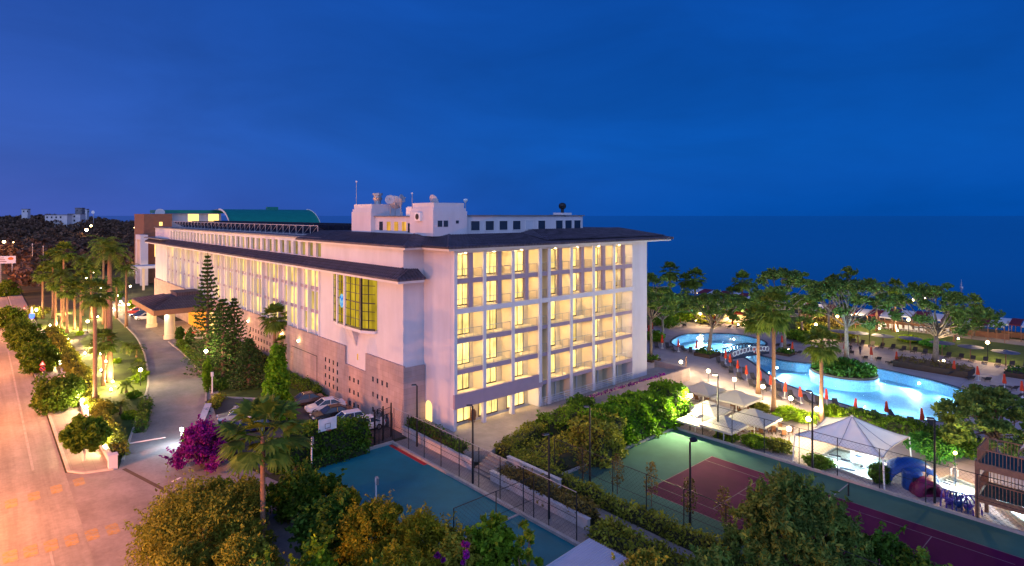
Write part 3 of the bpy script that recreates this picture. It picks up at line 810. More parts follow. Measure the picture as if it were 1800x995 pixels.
def lerp2(a, b, t): return (a[0] + (b[0] - a[0]) * t, a[1] + (b[1] - a[1]) * t)
for i, t in ((2, .5), (3, .34), (3, .67), (4, .55), (1, .5)):
    p = lerp2(bay[i], bay[i + 1], t); mb.box(p[0] - .07, p[1] - .04, 10.35, p[0] + .02, p[1] + .04, 16.32)
hp(mb, 'mullion', 'dark_metal', bw)
mb = MB()
p = bay[4]; mb.box(p[0] - .12, p[1] - .2, 10.3, p[0] + .1, p[1] + .2, 16.32); hp(mb, 'corner_post', 'dark_metal', bw)
mb = MB(); strips(mb, face, 10.2, .24, .1); strips(mb, face, 13.3, .12, .06); hp(mb, 'sill', 'dark_metal', bw)
for i, yy in enumerate((21.2, 19.2, 16.9)):
    p = bay[i + 1]; mb = MB(); mb.box(p[0] - .22, p[1] - .16, 10.15, p[0] + .1, p[1] + .16, 16.4); hp(mb, 'post', 'white_trim', bw)
mb = MB(); mb.prism([(p[0] - .06, p[1]) for p in bay], 9.85, 10.18); hp(mb, 'bay_base', 'white_trim', bw)
mb = MB()
cpt = [(SX - 1.0, 17.2, 9.85), (SX - 1.0, 15.7, 9.85), (SX, 15.7, 9.85), (SX, 17.2, 9.85), (SX - .02, 16.6, 7.6), (SX - .02, 16.3, 7.6)]
mb.add(cpt, [(0, 1, 5, 4), (0, 4, 3), (1, 2, 5), (0, 3, 2, 1)]); hp(mb, 'corbel', 'white_wall', bw)
# round lit emblem with a blue wave behind the bay glass
yb = 17.9; xb = SX - 1.16
mb = MB(); ring = [(xb, yb + .6 * cos(a), 13.1 + .85 * sin(a)) for a in [2 * pi * i / 24 for i in range(24)]]
mb.add(ring, [tuple(range(24))]); mb.v = [(q[0], q[1], q[2]) for q in mb.v]; sg = hp(mb, 'emblem', 'lamp_white', bw)
EM('emblem_blue', (0.03, .22, .8), .6); EM('emblem_pale', (0.35, .70, .9), .5)
sg.data.materials[0] = MATS['emblem_pale']
mb = MB(); pts = [(yb + .52 - 1.04 * i / 10, 13.1 + .18 * sin(i * .9)) for i in range(11)]
mb.add([(xb - .012, p[0], p[1] + .45) for p in pts] + [(xb - .012, p[0], p[1] + .1) for p in pts], [(i, i + 1, 12 + i, 11 + i) for i in range(10)])
mb.add([(xb - .012, p[0] * .0 + yb + (p[0] - yb) * .6, p[1] - .35) for p in pts] + [(xb - .012, yb + (p[0] - yb) * .6, p[1] - .6) for p in pts], [(i, i + 1, 12 + i, 11 + i) for i in range(10)])
hp(mb, 'emblem_wave', 'emblem_blue', bw)
mb = MB(); mb.box(SX - .03, 15.9, 6.0, SX, 16.15, 6.75); hp(mb, 'wall_plaque', 'amber_blind')
# ---------------- tower with balconies
COLX = [0, 3.9, 8.05, 12.2]; COLR = [13.8, 17.7, 21.9, 26.05, 30.25]
RD = 1.7
mb = MB()
mb.box(0, RD, 0, 33.6, 24, 20.0)                          # body behind the recesses
mb.box(0, 0, TZ - .02, .34, RD, 20.0); mb.box(0, RD, 0, .02, 5.6, 20.0)
mb.box(30.25, -.12, 0, 33.6, RD, 19.98)
hp(mb, 'tower_wall', 'white_wall')
mb = MB(); mb.box(-.02, .5, TZ - .3, 0, 5.6, 19.9); hp(mb, 'tower_side_wall', 'white_wall')
mb = MB(); mb.box(.36, RD - .02, TZ, 30.2, RD, 19.7); hp(mb, 'recess_wall', 'cream_wall')
mb = MB()
for q in [(x, .0, 4.2, x + .34) for x in COLX[1:3]] + [(12.2, -.1, 4.2, 12.6)] + [(x, -.06, TZ, x + .36) for x in COLR[:-1]]:
    mb = MB(); mb.box(*q, RD, 19.7); hp(mb, 'partition', 'cream_wall')
mb = MB()
for q in [(x - .04, -.2, 4.0, x + .38, 0) for x in COLX[1:3]] + [(12.16, -.32, 3.9, 12.64, -.1), (-.03, -.2, 3.9, .36, 0)] + [(x - .04, -.22, TZ - .05, x + .40, -.06) for x in COLR[:-1]]:
    mb = MB(); mb.box(*q, 19.7); hp(mb, 'column', 'white_trim')
mb = MB()                                                  # slab bands
for z in (16.35, 10.05, 6.8): mb.box(.36, -.05, z, 12.16, RD, z + .5)
mb.box(-.06, -.3, 3.35, 12.75, -.02, 4.85)
mb.box(.36, -.02, 3.35, 12.2, RD, 4.5)
for z in (16.35,): mb.box(12.64, -.05, z, 30.25, RD, z + .5)
for z in (10.05, 6.8, 3.45): mb.box(12.64, -.02, z, 30.25, RD, z + .42)
hp(mb, 'slab_band', 'taupe_wall')
mb = MB(); mb.box(-.05, -.24, 13.2, 12.7, -.03, 13.75); mb.box(12.7, -.28, 13.2, 30.5, -.03, 13.75)
mb.box(.36, -.02, 13.2, 30.2, RD - .03, 13.7); mb.box(.3, -.1, 19.55, 30.25, RD, 19.9); hp(mb, 'beam', 'white_trim')
mb = MB()
for k in range(2):
    for z0, z1 in ((13.76, 16.35), (16.86, 19.55)):
        pass
for cc in (COLX, COLR):
    for x0, x1 in zip(cc, cc[1:]):
        m_ = (x0 + x1) / 2 + .32
        for z0, z1 in ((13.76, 16.34), (16.86, 19.54)): mb = MB(); mb.box(m_ - .26, -.04, z0, m_ + .26, .3, z1); hp(mb, 'pier', 'taupe_wall')
# floors of the balconies (light tiles)
mb = MB()
for z in (16.86, 13.71, 10.56, 7.31): mb.box(.36, .02, z, 12.16, RD - .03, z + .03); 
for z in (16.86, 13.71, 10.48, 7.23, 3.88): mb.box(12.64, .02, z, 30.2, RD - .03, z + .03)
mb.box(.36, .02, 4.51, 12.16, RD - .03, 4.54); hp(mb, 'balcony_floor', 'cream_wall')
LV = [16.9, 13.74, 10.55, 7.3]
dmb = {}
def door(x, z, w, h, lit='curtain_lit'):
    key = (round(w, 2), round(h, 2), lit)
    if key not in dmb:
        a = MB(); a.add([(0, 0, 0), (w, 0, 0), (w, 0, h), (0, 0, h)], [(0, 1, 2, 3)]); o = hp(a, 'balcony_door', lit)
        f = MB(); nm = 3 if w > 2 else 2
        for i in range(nm + 1): f.box(w * i / nm - .035, -.07, 0, w * i / nm + .035, -.01, h)
        f.box(0, -.07, h - .07, w, -.01, h); f.box(0, -.07, 0, w, -.01, .12); q = f.build('door_frame', 'dark_wood', o)
        dmb[key] = o
    else:
        s = dmb[key]; o = s.copy(); COL.objects.link(o); o.parent = hotel
        for ch in s.children:
            c = ch.copy(); COL.objects.link(c); c.parent = o
    o.location = (x, RD - .04, z); return o
rmb = {}
def railing(x, z, w, h=1.0, mat='grey_metal', y=.0, bars=0):
    key = (round(w, 2), bars, mat)
    if key not in rmb:
        a = MB(); a.box(0, -.02, h - .05, w, .02, h); a.box(0, -.02, .08, w, .02, .11)
        for k in range(bars): a.box(0, -.015, .2 + k * (h - .3) / bars, w, .015, .25 + k * (h - .3) / bars)
        k = max(2, int(w / 1.1))
        for i in range(k + 1): a.box(w * i / k - .015, -.018, 0, w * i / k + .015, .018, h)
        o = hp(a, 'balcony_railing', mat); rmb[key] = o
    else:
        o = rmb[key].copy(); COL.objects.link(o); o.parent = hotel
    o.location = (x, y, z); return o
for z in LV:
    for x0, x1 in zip(COLX, COLX[1:]):
        door(x0 + .5, z, 2.8, 2.4); railing(x0 + .36, z, x1 - x0 - .42, y=.08)
    for i, (x0, x1) in enumerate(zip(COLR, COLR[1:])):
        door(x0 + .6, z, 2.4, 2.4); railing(x0 + .4, z, x1 - x0 - .46, y=.08)
    door(12.75, z, .9, 2.3, 'facade_lit'); railing(12.66, z, 1.1, y=.08)
for x0, x1 in zip(COLX, COLX[1:]): door(x0 + .75, 4.55, 2.5, 2.0)
for x0, x1 in zip(COLX, COLX[1:]): door(x0 + .75, TZ + .05, 2.7, 2.25)
for x0, x1 in zip(COLR, COLR[1:]):
    door(x0 + .6, 3.9, 2.4, 2.4); railing(x0 + .4, 3.9, x1 - x0 - .46, y=.05)
    door(x0 + .9, TZ + .05, 1.3, 2.2, 'dark_glass'); railing(x0 + .42, TZ, x1 - x0 - .5, 1.0, 'white_metal', -.3, 3)
door(12.75, 3.9, .9, 2.3, 'facade_lit'); door(12.75, TZ + .05, .9, 2.2, 'dark_glass'); railing(12.7, TZ, 1.0, 1.0, 'white_metal', -.3, 3)
mb = MB()
for q in ((-.06, -.16, .3, .5), (COLX[1], -.16, COLX[1] + .4, .3), (COLX[2], -.16, COLX[2] + .4, .3), (12.2, -.2, 12.7, RD)):
    mb = MB(); mb.box(q[0], q[1], TZ, q[2], q[3], 3.35); hp(mb, 'ground_floor_pillar', 'white_trim')
for x in COLR[:-1]: mb = MB(); mb.box(x + 2.9, RD - .2, TZ, x + 3.1, RD - .05, 3.4); hp(mb, 'slim_pillar', 'white_trim')
mb = MB(); a = [(-.045, 1.9 + .62 * cos(t) , 2.6 + .62 * sin(t)) for t in [pi * i / 8 for i in range(9)]]
mb.add([(-.045, 2.52, TZ)] + a + [(-.045, 1.28, TZ)], [tuple(range(11))])
hp(mb, 'side_door', 'amber_room').location = (0, 2.6, 0)
# ---------------- upper tiled roof
EZ, RZ = 20.28, 21.35
e = [(-3.5, 33), (-3.5, 3.9), (-1.35, 3.9), (-1.35, -1.0), (38.9, -1.0), (38.9, 27)]
r = [(0.3, 33), (0.3, 8.0), (1.4, 7.0), (2.6, 4.4), (33.0, 4.4), (33.0, 27)]
e3 = [(*p, EZ) for p in e]; r3 = [(*p, RZ) for p in r]
mb = MB()
for i in range(5): mb.add([e3[i], e3[i + 1], r3[i + 1], r3[i]], [(0, 1, 2, 3)])
mb.add(r3, [tuple(range(6))])
for i, k in ((0, 62), (1, 5), (2, 11), (3, 84), (4, 50)): tiled(mb, (e3[i], e3[i + 1], r3[i + 1], r3[i]), k, .09, .06)
for i in (1, 3, 4): mb.tube([e3[i], r3[i]], .13, 6)
up_roof = hp(mb, 'upper_roof', 'tile_roof')
mb = MB(); mb.prism([(p[0] + .02, p[1] + .02) for p in e], EZ - .2, EZ - .004); hp(mb, 'tile_edge', 'tile_roof', up_roof)
fe = [(-3.3, 33), (-3.3, 4.1), (-1.15, 4.1), (-1.15, -.8), (38.6, -.8), (38.6, 27)]
mb = MB(); mb.prism(fe, EZ - .42, EZ - .2); hp(mb, 'fascia', 'white_trim', up_roof)
mb = MB(); mb.add([(13.5, -.2, 20.62), (38.2, -.2, 20.62), (33, 4.4, 21.75), (15.5, 4.4, 21.75)], [(0, 1, 2, 3)]); mb.add([(13.5, -.2, 20.62), (15.5, 4.4, 21.75), (13.5, 4.4, 21.4)], [(0, 1, 2)])
mb.add([(15.5, 4.4, 21.75), (33, 4.4, 21.75), (33, 20, 21.75), (15.5, 20, 21.75)], [(0, 1, 2, 3)]); mb.add([(38.2, -.2, 20.62), (38.2, 20, 20.62), (33, 20, 21.75), (33, 4.4, 21.75)], [(0, 1, 2, 3)])
tiled(mb, ((13.5, -.2, 20.62), (38.2, -.2, 20.62), (33, 4.4, 21.75), (15.5, 4.4, 21.75)), 50, .09, .06)
hp(mb, 'raised_roof', 'tile_roof', up_roof)
# ---------------- penthouses
mb = MB()
mb.box(.6, 4.6, 21.2, 5.3, 9.4, 24.0); mb.box(.7, 4.7, 24.0, 5.2, 9.3, 24.35); mb.box(.85, 4.85, 24.35, 5.05, 9.2, 24.95)
mb.box(.6, 18.7, 21.2, 5.3, 24.0, 24.0); mb.box(.7, 18.8, 24.0, 5.2, 23.9, 24.35); mb.box(.85, 18.9, 24.35, 5.05, 23.8, 25.0)
mb.box(1.2, 9.4, 21.2, 5.3, 18.7, 23.35)
mb.box(5.3, 5.2, 21.3, 26.0, 12, 23.45)
ph = hp(mb, 'penthouse', 'white_wall')
mb = MB(); mb.box(1.0, 9.4, 23.35, 5.3, 18.7, 23.47); mb.box(5.3, 5.0, 23.45, 26.2, 12.2, 23.58); mb.box(20.2, 4.9, 23.5, 22.2, 6, 23.62); hp(mb, 'penthouse_coping', 'flat_roof', ph)
def pwin(x0, y0, z0, x1, y1, z1, mat, name='penthouse_window'):
    mb = MB(); mb.box(x0, y0, z0, x1, y1, z1); return hp(mb, name, mat)
for i, y in enumerate((17.6, 15.7, 13.9, 12.1)):
    pwin(1.17, y - .9, 21.65, 1.2, y, 22.75, 'dark_glass' if i == 0 else 'amber_blind')
pwin(1.17, 10.0, 21.5, 1.2, 10.8, 22.6, 'dark_glass', 'penthouse_door')
for x in (1.2, 2.0): pwin(x, 4.57, 22.25, x + .6, 4.6, 22.95, 'dark_glass')
pwin(3.7, 4.57, 22.6, 4.1, 4.6, 22.95, 'dark_glass')
for i, x in enumerate((6.3, 8.5, 10.7, 12.9, 15.1, 17.3, 19.2, 20.6, 22.4, 24.2)):
    if i == 6: continue
    pwin(x, 5.165, 21.75, x + 1.3, 5.195, 22.85, 'dark_glass' if i not in (4,) else 'pavilion_white')
# white window frames of the penthouse strip
for x in (6.3, 8.5, 10.7, 12.9, 15.1, 17.3, 20.6, 22.4, 24.2):
    mb = MB(); mb.box(x - .08, 5.12, 22.85, x + 1.38, 5.2, 22.93); mb.box(x - .08, 5.12, 21.67, x + 1.38, 5.2, 21.75); mb.box(x - .08, 5.12, 21.75, x, 5.2, 22.85); mb.box(x + 1.3, 5.12, 21.75, x + 1.38, 5.2, 22.85); hp(mb, 'window_frame', 'white_trim')

# ---------------- on the roof
def on_roof(name, label, cat, loc, mats_mbs, group=None, rz=0):
    t = thing(name, label, cat, loc, rz, group)
    for nm, mb, mt in mats_mbs: mb.build(nm, mt, t, smooth=False)
    return t
a = MB(); a.tube([(0, 0, 0), (0, 0, 3.0)], .04, 6); b = MB(); b.ball((0, 0, 3.1), .13, 8)
on_roof('antenna_mast', 'tallest thin mast with a white knob on the left penthouse block', 'antenna', (1.1, 23.6, 25.0), (('mast', a, 'grey_metal'), ('knob', b, 'white_metal')))
a = MB(); a.tube([(0, 0, 0), (0, 0, 2.6)], .04, 6); b = MB(); b.ball((0, 0, 2.65), .12, 8)
on_roof('antenna_mast', 'short mast with white knob between the dishes and the air conditioner block', 'antenna', (1.3, 10.0, 23.47), (('mast', a, 'grey_metal'), ('knob', b, 'white_metal')))
a = MB(); a.tube([(0, 0, 0), (0, 0, 1.6)], .04, 6); b = MB(); b.lathe([(.05, 0), (.28, .35), (.25, .5), (.02, .55)], (0, 0, 1.4), 8)
on_roof('weather_vane', 'small post with a round instrument on the long low penthouse', 'instrument', (6.6, 6.6, 23.58), (('post', a, 'grey_metal'), ('cup', b, 'white_metal')))
def dish(label, loc, r, rz, post):
    prof = [(r * i / 6, .22 * r * (i / 6) ** 2) for i in range(7)]
    t = thing('satellite_dish', label, 'satellite dish', loc, rz, 'satellite dishes on the hotel roof')
    m_ = MB(); m_.lathe([(max(.01, p[0]), p[1]) for p in prof] + [(p[0] if p[0] > 0 else .01, p[1] + .04) for p in reversed(prof)], (0, 0, 0), 20)
    R = Matrix.Rotation(radians(68), 3, 'X'); m_.v = [tuple(R @ Vector(v) + Vector((0, 0, post))) for v in m_.v]; m_.build('dish', 'dish_grey', t, True)
    m_ = MB(); m_.tube([(0, .1, 0), (0, .1, post)], .06, 6); m_.tube([(0, 0, post), (0, -r * .9, post + r * .25)], .03, 5); m_.ball((0, -r * .9, post + r * .25), .09, 6); m_.build('mount', 'grey_metal', t)
dish('white satellite dish on a tall mount, nearest to the tall left penthouse block', (1.6, 15.6, 23.47), .62, -.7, 2.0)
dish('white satellite dish standing right of its neighbour, turned to the sea', (1.8, 13.2, 23.47), .55, .5, 2.1)
dish('wide flat satellite dish seen edge-on atop the air conditioner block', (2.6, 7.6, 24.95), .8, 1.6, .2)
dish('dark backed dish half hidden between the chimney and the white dishes', (3.4, 17.4, 23.47), .9, 2.4, 1.7)
a = MB(); a.lathe([(.45, 0), (.45, .5), (.55, .55), (.62, .85), (.5, .9), (.5, 1.15), (.66, 1.2), (.66, 1.45), (.3, 1.5)], (0, 0, 0), 10)
on_roof('roof_chimney', 'squat stepped metal chimney on the left penthouse block', 'chimney', (2.4, 20.2, 25.0), (('chimney', a, 'grey_metal'),))
a = MB(); a.lathe([(.22, 0), (.22, .5), (.45, .62), (.55, .95), (.45, 1.25), (.15, 1.4)], (0, 0, 0), 12); b = MB(); b.box(-.9, -.9, 0, .9, .9, .3); b.v = [(v[0], v[1], v[2] - .3) for v in b.v]
on_roof('roof_ventilator', 'black round ventilator on the right end of the long penthouse', 'ventilator', (23.8, 7, 23.9), (('cowl', a, 'dark_metal'), ('base', b, 'white_trim')))
a = MB(); a.box(-.35, -.55, 0, 0, .55, .95); b = MB(); b.lathe([(.34, 0), (.34, .03), (.05, .05)], (0, 0, 0), 14)
b.v = [(-.36 - v[2], v[0], .48 + v[1]) for v in b.v]
on_roof('air_conditioner', 'white air conditioner with round black fan on the penthouse wall', 'air conditioner', (.6, 7.3, 22.9), (('casing', a, 'white_metal'), ('fan_grille', b, 'dark_metal')))
a = MB(); a.box(-.7, -.7, 0, .7, .7, 1.0); a.box(-.6, -.6, 1.0, .6, .6, 1.1)
on_roof('water_tank', 'white water tank box beside the air conditioner block', 'tank', (2.2, 11.0, 23.47), (('tank', a, 'white_metal'),))
# solar collector rows
def solar(x, y0, y1, z0, h, label):
    t = thing('solar_collector_row', label, 'solar collectors', (x, y0, z0), 0, 'solar collector rows on the flat roof'); L = y1 - y0
    mb = MB(); mb.add([(0.05, 0, h), (0.05, L, h), (2.4, L, .15), (2.4, 0, .15)], [(0, 1, 2, 3)]); mb.add([(0.05, 0, h - .06), (0.05, L, h - .06), (2.4, L, .09), (2.4, 0, .09)], [(3, 2, 1, 0)])
    mb.build('panel', 'blue_panel', t)
    mb = MB(); mb.tube([(0, 0, h), (0, L, h)], .06, 5); mb.tube([(0, 0, .05), (0, L, .05)], .06, 5)
    k = int(L / 2.6)
    for i in range(k + 1):
        y = L * i / k; mb.tube([(0, y, 0), (0, y, h)], .045, 4)
        if i < k: mb.tube([(0, y, h), (0, y + L / k, .05)], .03, 4)
    mb.build('truss', 'dish_grey' if x < 0 else 'dark_metal', t)
    mb = MB()
    for i in range(k + 1):
        y = L * i / k; mb.add([(0.03, y - .04, h + .02), (0.03, y + .04, h + .02), (2.4, y + .04, .17), (2.4, y - .04, .17)], [(0, 1, 2, 3)])
    mb.build('panel_joint', 'dark_metal', t)
solar(-.4, 32.5, 120, 20.58, 1.45, 'front row of dark solar collectors with a white zigzag truss')
solar(4.2, 26, 120, 20.58, 1.5, 'middle row of dark solar collectors behind the zigzag truss')
solar(8.8, 26, 118, 20.58, 1.6, 'rearmost row of dark solar collectors before the green vaulted roof')
# ------------------------------------------------------------------ balcony lamps
mb = MB(); mb.lathe([(.13, 0), (.13, .05)], (0, 0, 0), 10)
bl0 = None
def blamp(x, z, y=.8):
    global bl0
    if bl0 is None: bl0 = hp(mb, 'balcony_lamp', 'balcony_bulb'); o = bl0
    else: o = bl0.copy(); COL.objects.link(o); o.parent = hotel
    o.location = (x, y, z)
EM('balcony_bulb', (1, .66, .26), 340)
for z in (19.48, 16.28, 13.12, 9.98, 6.72):
    for x0, x1 in zip(COLX, COLX[1:]): blamp((x0 + x1) / 2 + .2, z)
    if z > 8 or True:
        for x0, x1 in zip(COLR, COLR[1:]): blamp((x0 + x1) / 2 + .2, z)
for x0, x1 in zip(COLX, COLX[1:]): blamp((x0 + x1) / 2 + .2, 3.28)

# ------------------------------------------------------------------ street lamps along the far kerb of the street
def street_lamp(x, y, label):
    t = thing('street_lamp', label, 'street lamp', (x, y, 0), 0, 'tall street lamps along the left kerb')
    mb = MB(); mb.tube([(0, 0, 0), (0, 0, 7.4), (.5, 0, 8.0), (2.2, 0, 8.3)], [.11, .08, .06, .05], 8); mb.build('pole', 'grey_metal', t)
    mb = MB(); mb.obox((2.5, 0, 8.3), (.9, .3, .16)); mb.build('lamp_head', 'grey_metal', t)
    mb = MB(); mb.obox((2.5, 0, 8.2), (.6, .22, .05)); mb.build('bulb', 'sodium_lit', t)
    plight('street_light', (2.5, 0, 8.0), STREET_W, (1.0, .34, .10), .25, t)
    spot('street_beam', (2.5, 0, 8.0), (5.5, 0, 0), STREET_W * 1.4, (1.0, .27, .04), 150, .25, .7, t)
STREET_W = 21500
for i, y in enumerate((-22, 8, 38, 70, 104, 140, 180, 225, 275)):
    street_lamp(-51.0, y, f'{ORD[i]} tall sodium street lamp along the left kerb of the street from the camera')

# ------------------------------------------------------------------ plant builders
RNG = np.random.default_rng(5)
def fan_palm_crown(name, parent, z, R=1.9, fronds=34, mat='leaf_palm', seed=1, seg=13, droop=.55, skirt=True, span=140, pet=(.42, .58)):
    rng = np.random.default_rng(seed); V = []
    for i in range(fronds):
        az = i * 2.39996 + rng.uniform(-.2, .2)
        el = radians(82 - span * (i / fronds) ** 0.85) + rng.uniform(-.12, .12)
        d = np.array([cos(az) * cos(el), sin(az) * cos(el), sin(el)])
        side = np.array([-sin(az), cos(az), 0.0]); nrm = np.cross(side, d)
        pl = R * rng.uniform(*pet); base = np.array([0, 0, z]) + d * pl * .12; hub = np.array([0, 0, z]) + d * pl
        V.append([base - side * .04, hub - side * .025, hub + side * .025, base + side * .04])
        fl = R * rng.uniform(.5, .65)
        for s in range(seg):
            a = (s / (seg - 1) - .5) * radians(165)
            l = fl * (1 - .25 * abs(s / (seg - 1) - .5) * 2)
            dd = d * cos(a) + side * sin(a); ss = -d * sin(a) + side * cos(a)
            mid = hub + dd * l * .55 + np.array([0, 0, -.05 * l]); tip = hub + dd * l - np.array([0, 0, droop * l * rng.uniform(.3, .9)])
            w = l * .115
            V.append([hub, mid - ss * w + nrm * .02, mid + ss * w - nrm * .02, hub])
            V.append([mid - ss * w, tip, tip, mid + ss * w])
    return quads(name, V, mat, parent)
def feather_palm_crown(name, parent, z, R=2.6, fronds=26, mat='leaf_palm', seed=1, pairs=15):
    rng = np.random.default_rng(seed); V = []
    for i in range(fronds):
        az = i * 2.39996 + rng.uniform(-.2, .2); el = radians(78 - 85 * (i / fronds)) + rng.uniform(-.1, .1)
        h = np.array([cos(az), sin(az), 0.0]); side = np.array([-sin(az), cos(az), 0.0]); p = np.array([0, 0, z]); ang = el; L = R * rng.uniform(.85, 1.1)
        prev = p
        for k in range(pairs):
            st = L / pairs; d = h * cos(ang) + np.array([0, 0, sin(ang)]); q = prev + d * st
            V.append([prev - side * .03, q - side * .02, q + side * .02, prev + side * .03])
            ll = L * .30 * (1 - abs(k / pairs - .45) * 1.1) + .1
            for sg in (-1, 1):
                t = q + side * sg * ll * .85 + d * ll * .45 - np.array([0, 0, ll * .35])
                V.append([q - d * st * .42, t, t, q + d * st * .42])
            prev = q; ang -= (1.5 + .3 * rng.random()) / pairs
    return quads(name, V, mat, parent)
def palm_trunk(parent, h, r=.22, bend=(0, 0), mat='palm_bark', n=8, name='trunk'):
    mb = MB(); k = 7
    mb.tube([(bend[0] * (i / (k - 1)) ** 2 - bend[0], bend[1] * (i / (k - 1)) ** 2 - bend[1], h * i / (k - 1)) for i in range(k)], [r * (1.45 if i == 0 else 1.0 - .25 * i / (k - 1)) for i in range(k)], n)
    return mb.build(name, mat, parent, True)
def palm(x, y, h, label, kind='fan', R=1.9, seed=1, group=None, mat='leaf_palm', tr=.22, fronds=34, name='palm_tree', z0=0.0, cat='palm tree', bark='palm_bark'):
    t = thing(name, label, cat, (x, y, z0), seed * 1.7, group)
    palm_trunk(t, h, tr, mat=bark)
    if kind == 'fan': fan_palm_crown('crown', t, h, R, fronds, mat, seed)
    else: feather_palm_crown('crown', t, h, R, fronds, mat, seed)
    return t
def blob_crown(parent, clumps, per, size, mat, seed=1, name='crown', elong=1.8, upb=.3, shell=.6):
    rng = np.random.default_rng(seed)
    return quads(name, leaf_quads(clump_points(clumps, per, rng, shell), size, rng, elong, upb), mat, parent)
def ball_clumps(c, R, n, seed, rr=.38, zs=1.0, hollow=.62):
    rng = np.random.default_rng(seed); out = []
    for i in range(n):
        t = (i + .5) / n; z = 1 - 2 * t; a = i * 2.39996
        k = sqrt(max(0, 1 - z * z)); f = hollow + rng.uniform(-.16, .26)
        out.append(((c[0] + R * f * k * cos(a), c[1] + R * f * k * sin(a), c[2] + R * f * z * zs), R * rr * rng.uniform(.6, 1.3)))
    return out
def bush(x, y, R, H, label, mat='leaf_hedge', seed=1, per=110, size=.16, n=22, cat='bush', name='bush', group=None, z0=0.0, stretch=1.0, rz=0.0):
    t = thing(name, label, cat, (x, y, z0), rz, group)
    rng = np.random.default_rng(seed)
    cl = [((c[0] * stretch, c[1], c[2]), r) for c, r in ball_clumps((0, 0, H * .5), 1.0, n, seed)]
    cl = [((c[0] * R, c[1] * R, H * .5 + (c[2] - H * .5) * H * .5), (r * R, r * R, r * H * .5)) for c, r in cl]
    P = clump_points(cl, per, rng, .8); P[:, 2] = np.maximum(P[:, 2], .02)
    quads('foliage', leaf_quads(P, size, rng), mat, t)
    mb = MB()
    for i in range(4):
        a = i * 1.6 + seed; mb.tube([(0.1 * cos(a), .1 * sin(a), 0), (R * .3 * cos(a), R * .3 * sin(a), H * .4), (R * .5 * cos(a), R * .5 * sin(a), H * .75)], [.05, .035, .012], 5)
    mb.build('stem', 'bark', t)
    return t
def hedge(p0, p1, wd, H, label, mat='leaf_hedge', seed=1, dens=55, size=.15, cat='hedge', z0=0.0, wob=.18, name='hedge', top=None):
    """clipped or loose hedge between two ground points"""
    a, b = Vector((*p0, 0)), Vector((*p1, 0)); L = (b - a).length; ang = atan2(b.y - a.y, b.x - a.x)
    t = thing(name, label, cat, (a.x, a.y, z0), ang)
    rng = np.random.default_rng(seed); area = L * H * 2 + L * wd + 2 * wd * H; n = int(area * dens)
    u = rng.uniform(0, 1, n); x = u * L; side = rng.uniform(0, 1, n)
    fr = np.array([L * H, L * H, L * wd, wd * H, wd * H]); fr = np.cumsum(fr / fr.sum())
    s = np.searchsorted(fr, side)
    y = rng.uniform(-wd / 2, wd / 2, n); z = rng.uniform(0.02, 1, n)
    hh = H * (1 + wob * (np.sin(x * 1.1 + seed) * .5 + np.sin(x * 2.7 + seed * 2) * .3 + np.sin(x * .45) * .6))
    if top: hh = hh * np.interp(x / L, [q[0] for q in top], [q[1] for q in top])
    y = np.where(s == 0, -wd / 2, np.where(s == 1, wd / 2, y)); x = np.where(s == 3, 0, np.where(s == 4, L, x))
    zz = np.where(s == 2, hh, z * hh)
    bulge = 1 + wob * np.sin(x * 1.7 + zz * 1.3 + seed)
    P = np.stack([x, y * bulge, zz], 1) + rng.normal(scale=(.12, .12, .10), size=(n, 3)) * (1 + wob * 2); P[:, 2] = np.maximum(P[:, 2], 0.02)
    quads('foliage', leaf_quads(P, size, rng), mat, t)
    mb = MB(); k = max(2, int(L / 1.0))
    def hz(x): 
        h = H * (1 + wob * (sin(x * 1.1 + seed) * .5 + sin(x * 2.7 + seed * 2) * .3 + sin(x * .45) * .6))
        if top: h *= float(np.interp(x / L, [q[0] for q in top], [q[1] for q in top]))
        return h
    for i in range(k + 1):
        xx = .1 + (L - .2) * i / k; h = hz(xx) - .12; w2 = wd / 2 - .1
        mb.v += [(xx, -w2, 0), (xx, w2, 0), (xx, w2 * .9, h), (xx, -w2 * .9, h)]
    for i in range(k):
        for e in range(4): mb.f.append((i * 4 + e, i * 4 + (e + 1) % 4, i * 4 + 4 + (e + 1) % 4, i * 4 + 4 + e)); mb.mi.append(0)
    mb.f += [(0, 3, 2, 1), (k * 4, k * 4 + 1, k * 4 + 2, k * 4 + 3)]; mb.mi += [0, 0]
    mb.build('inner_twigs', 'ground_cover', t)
    return t
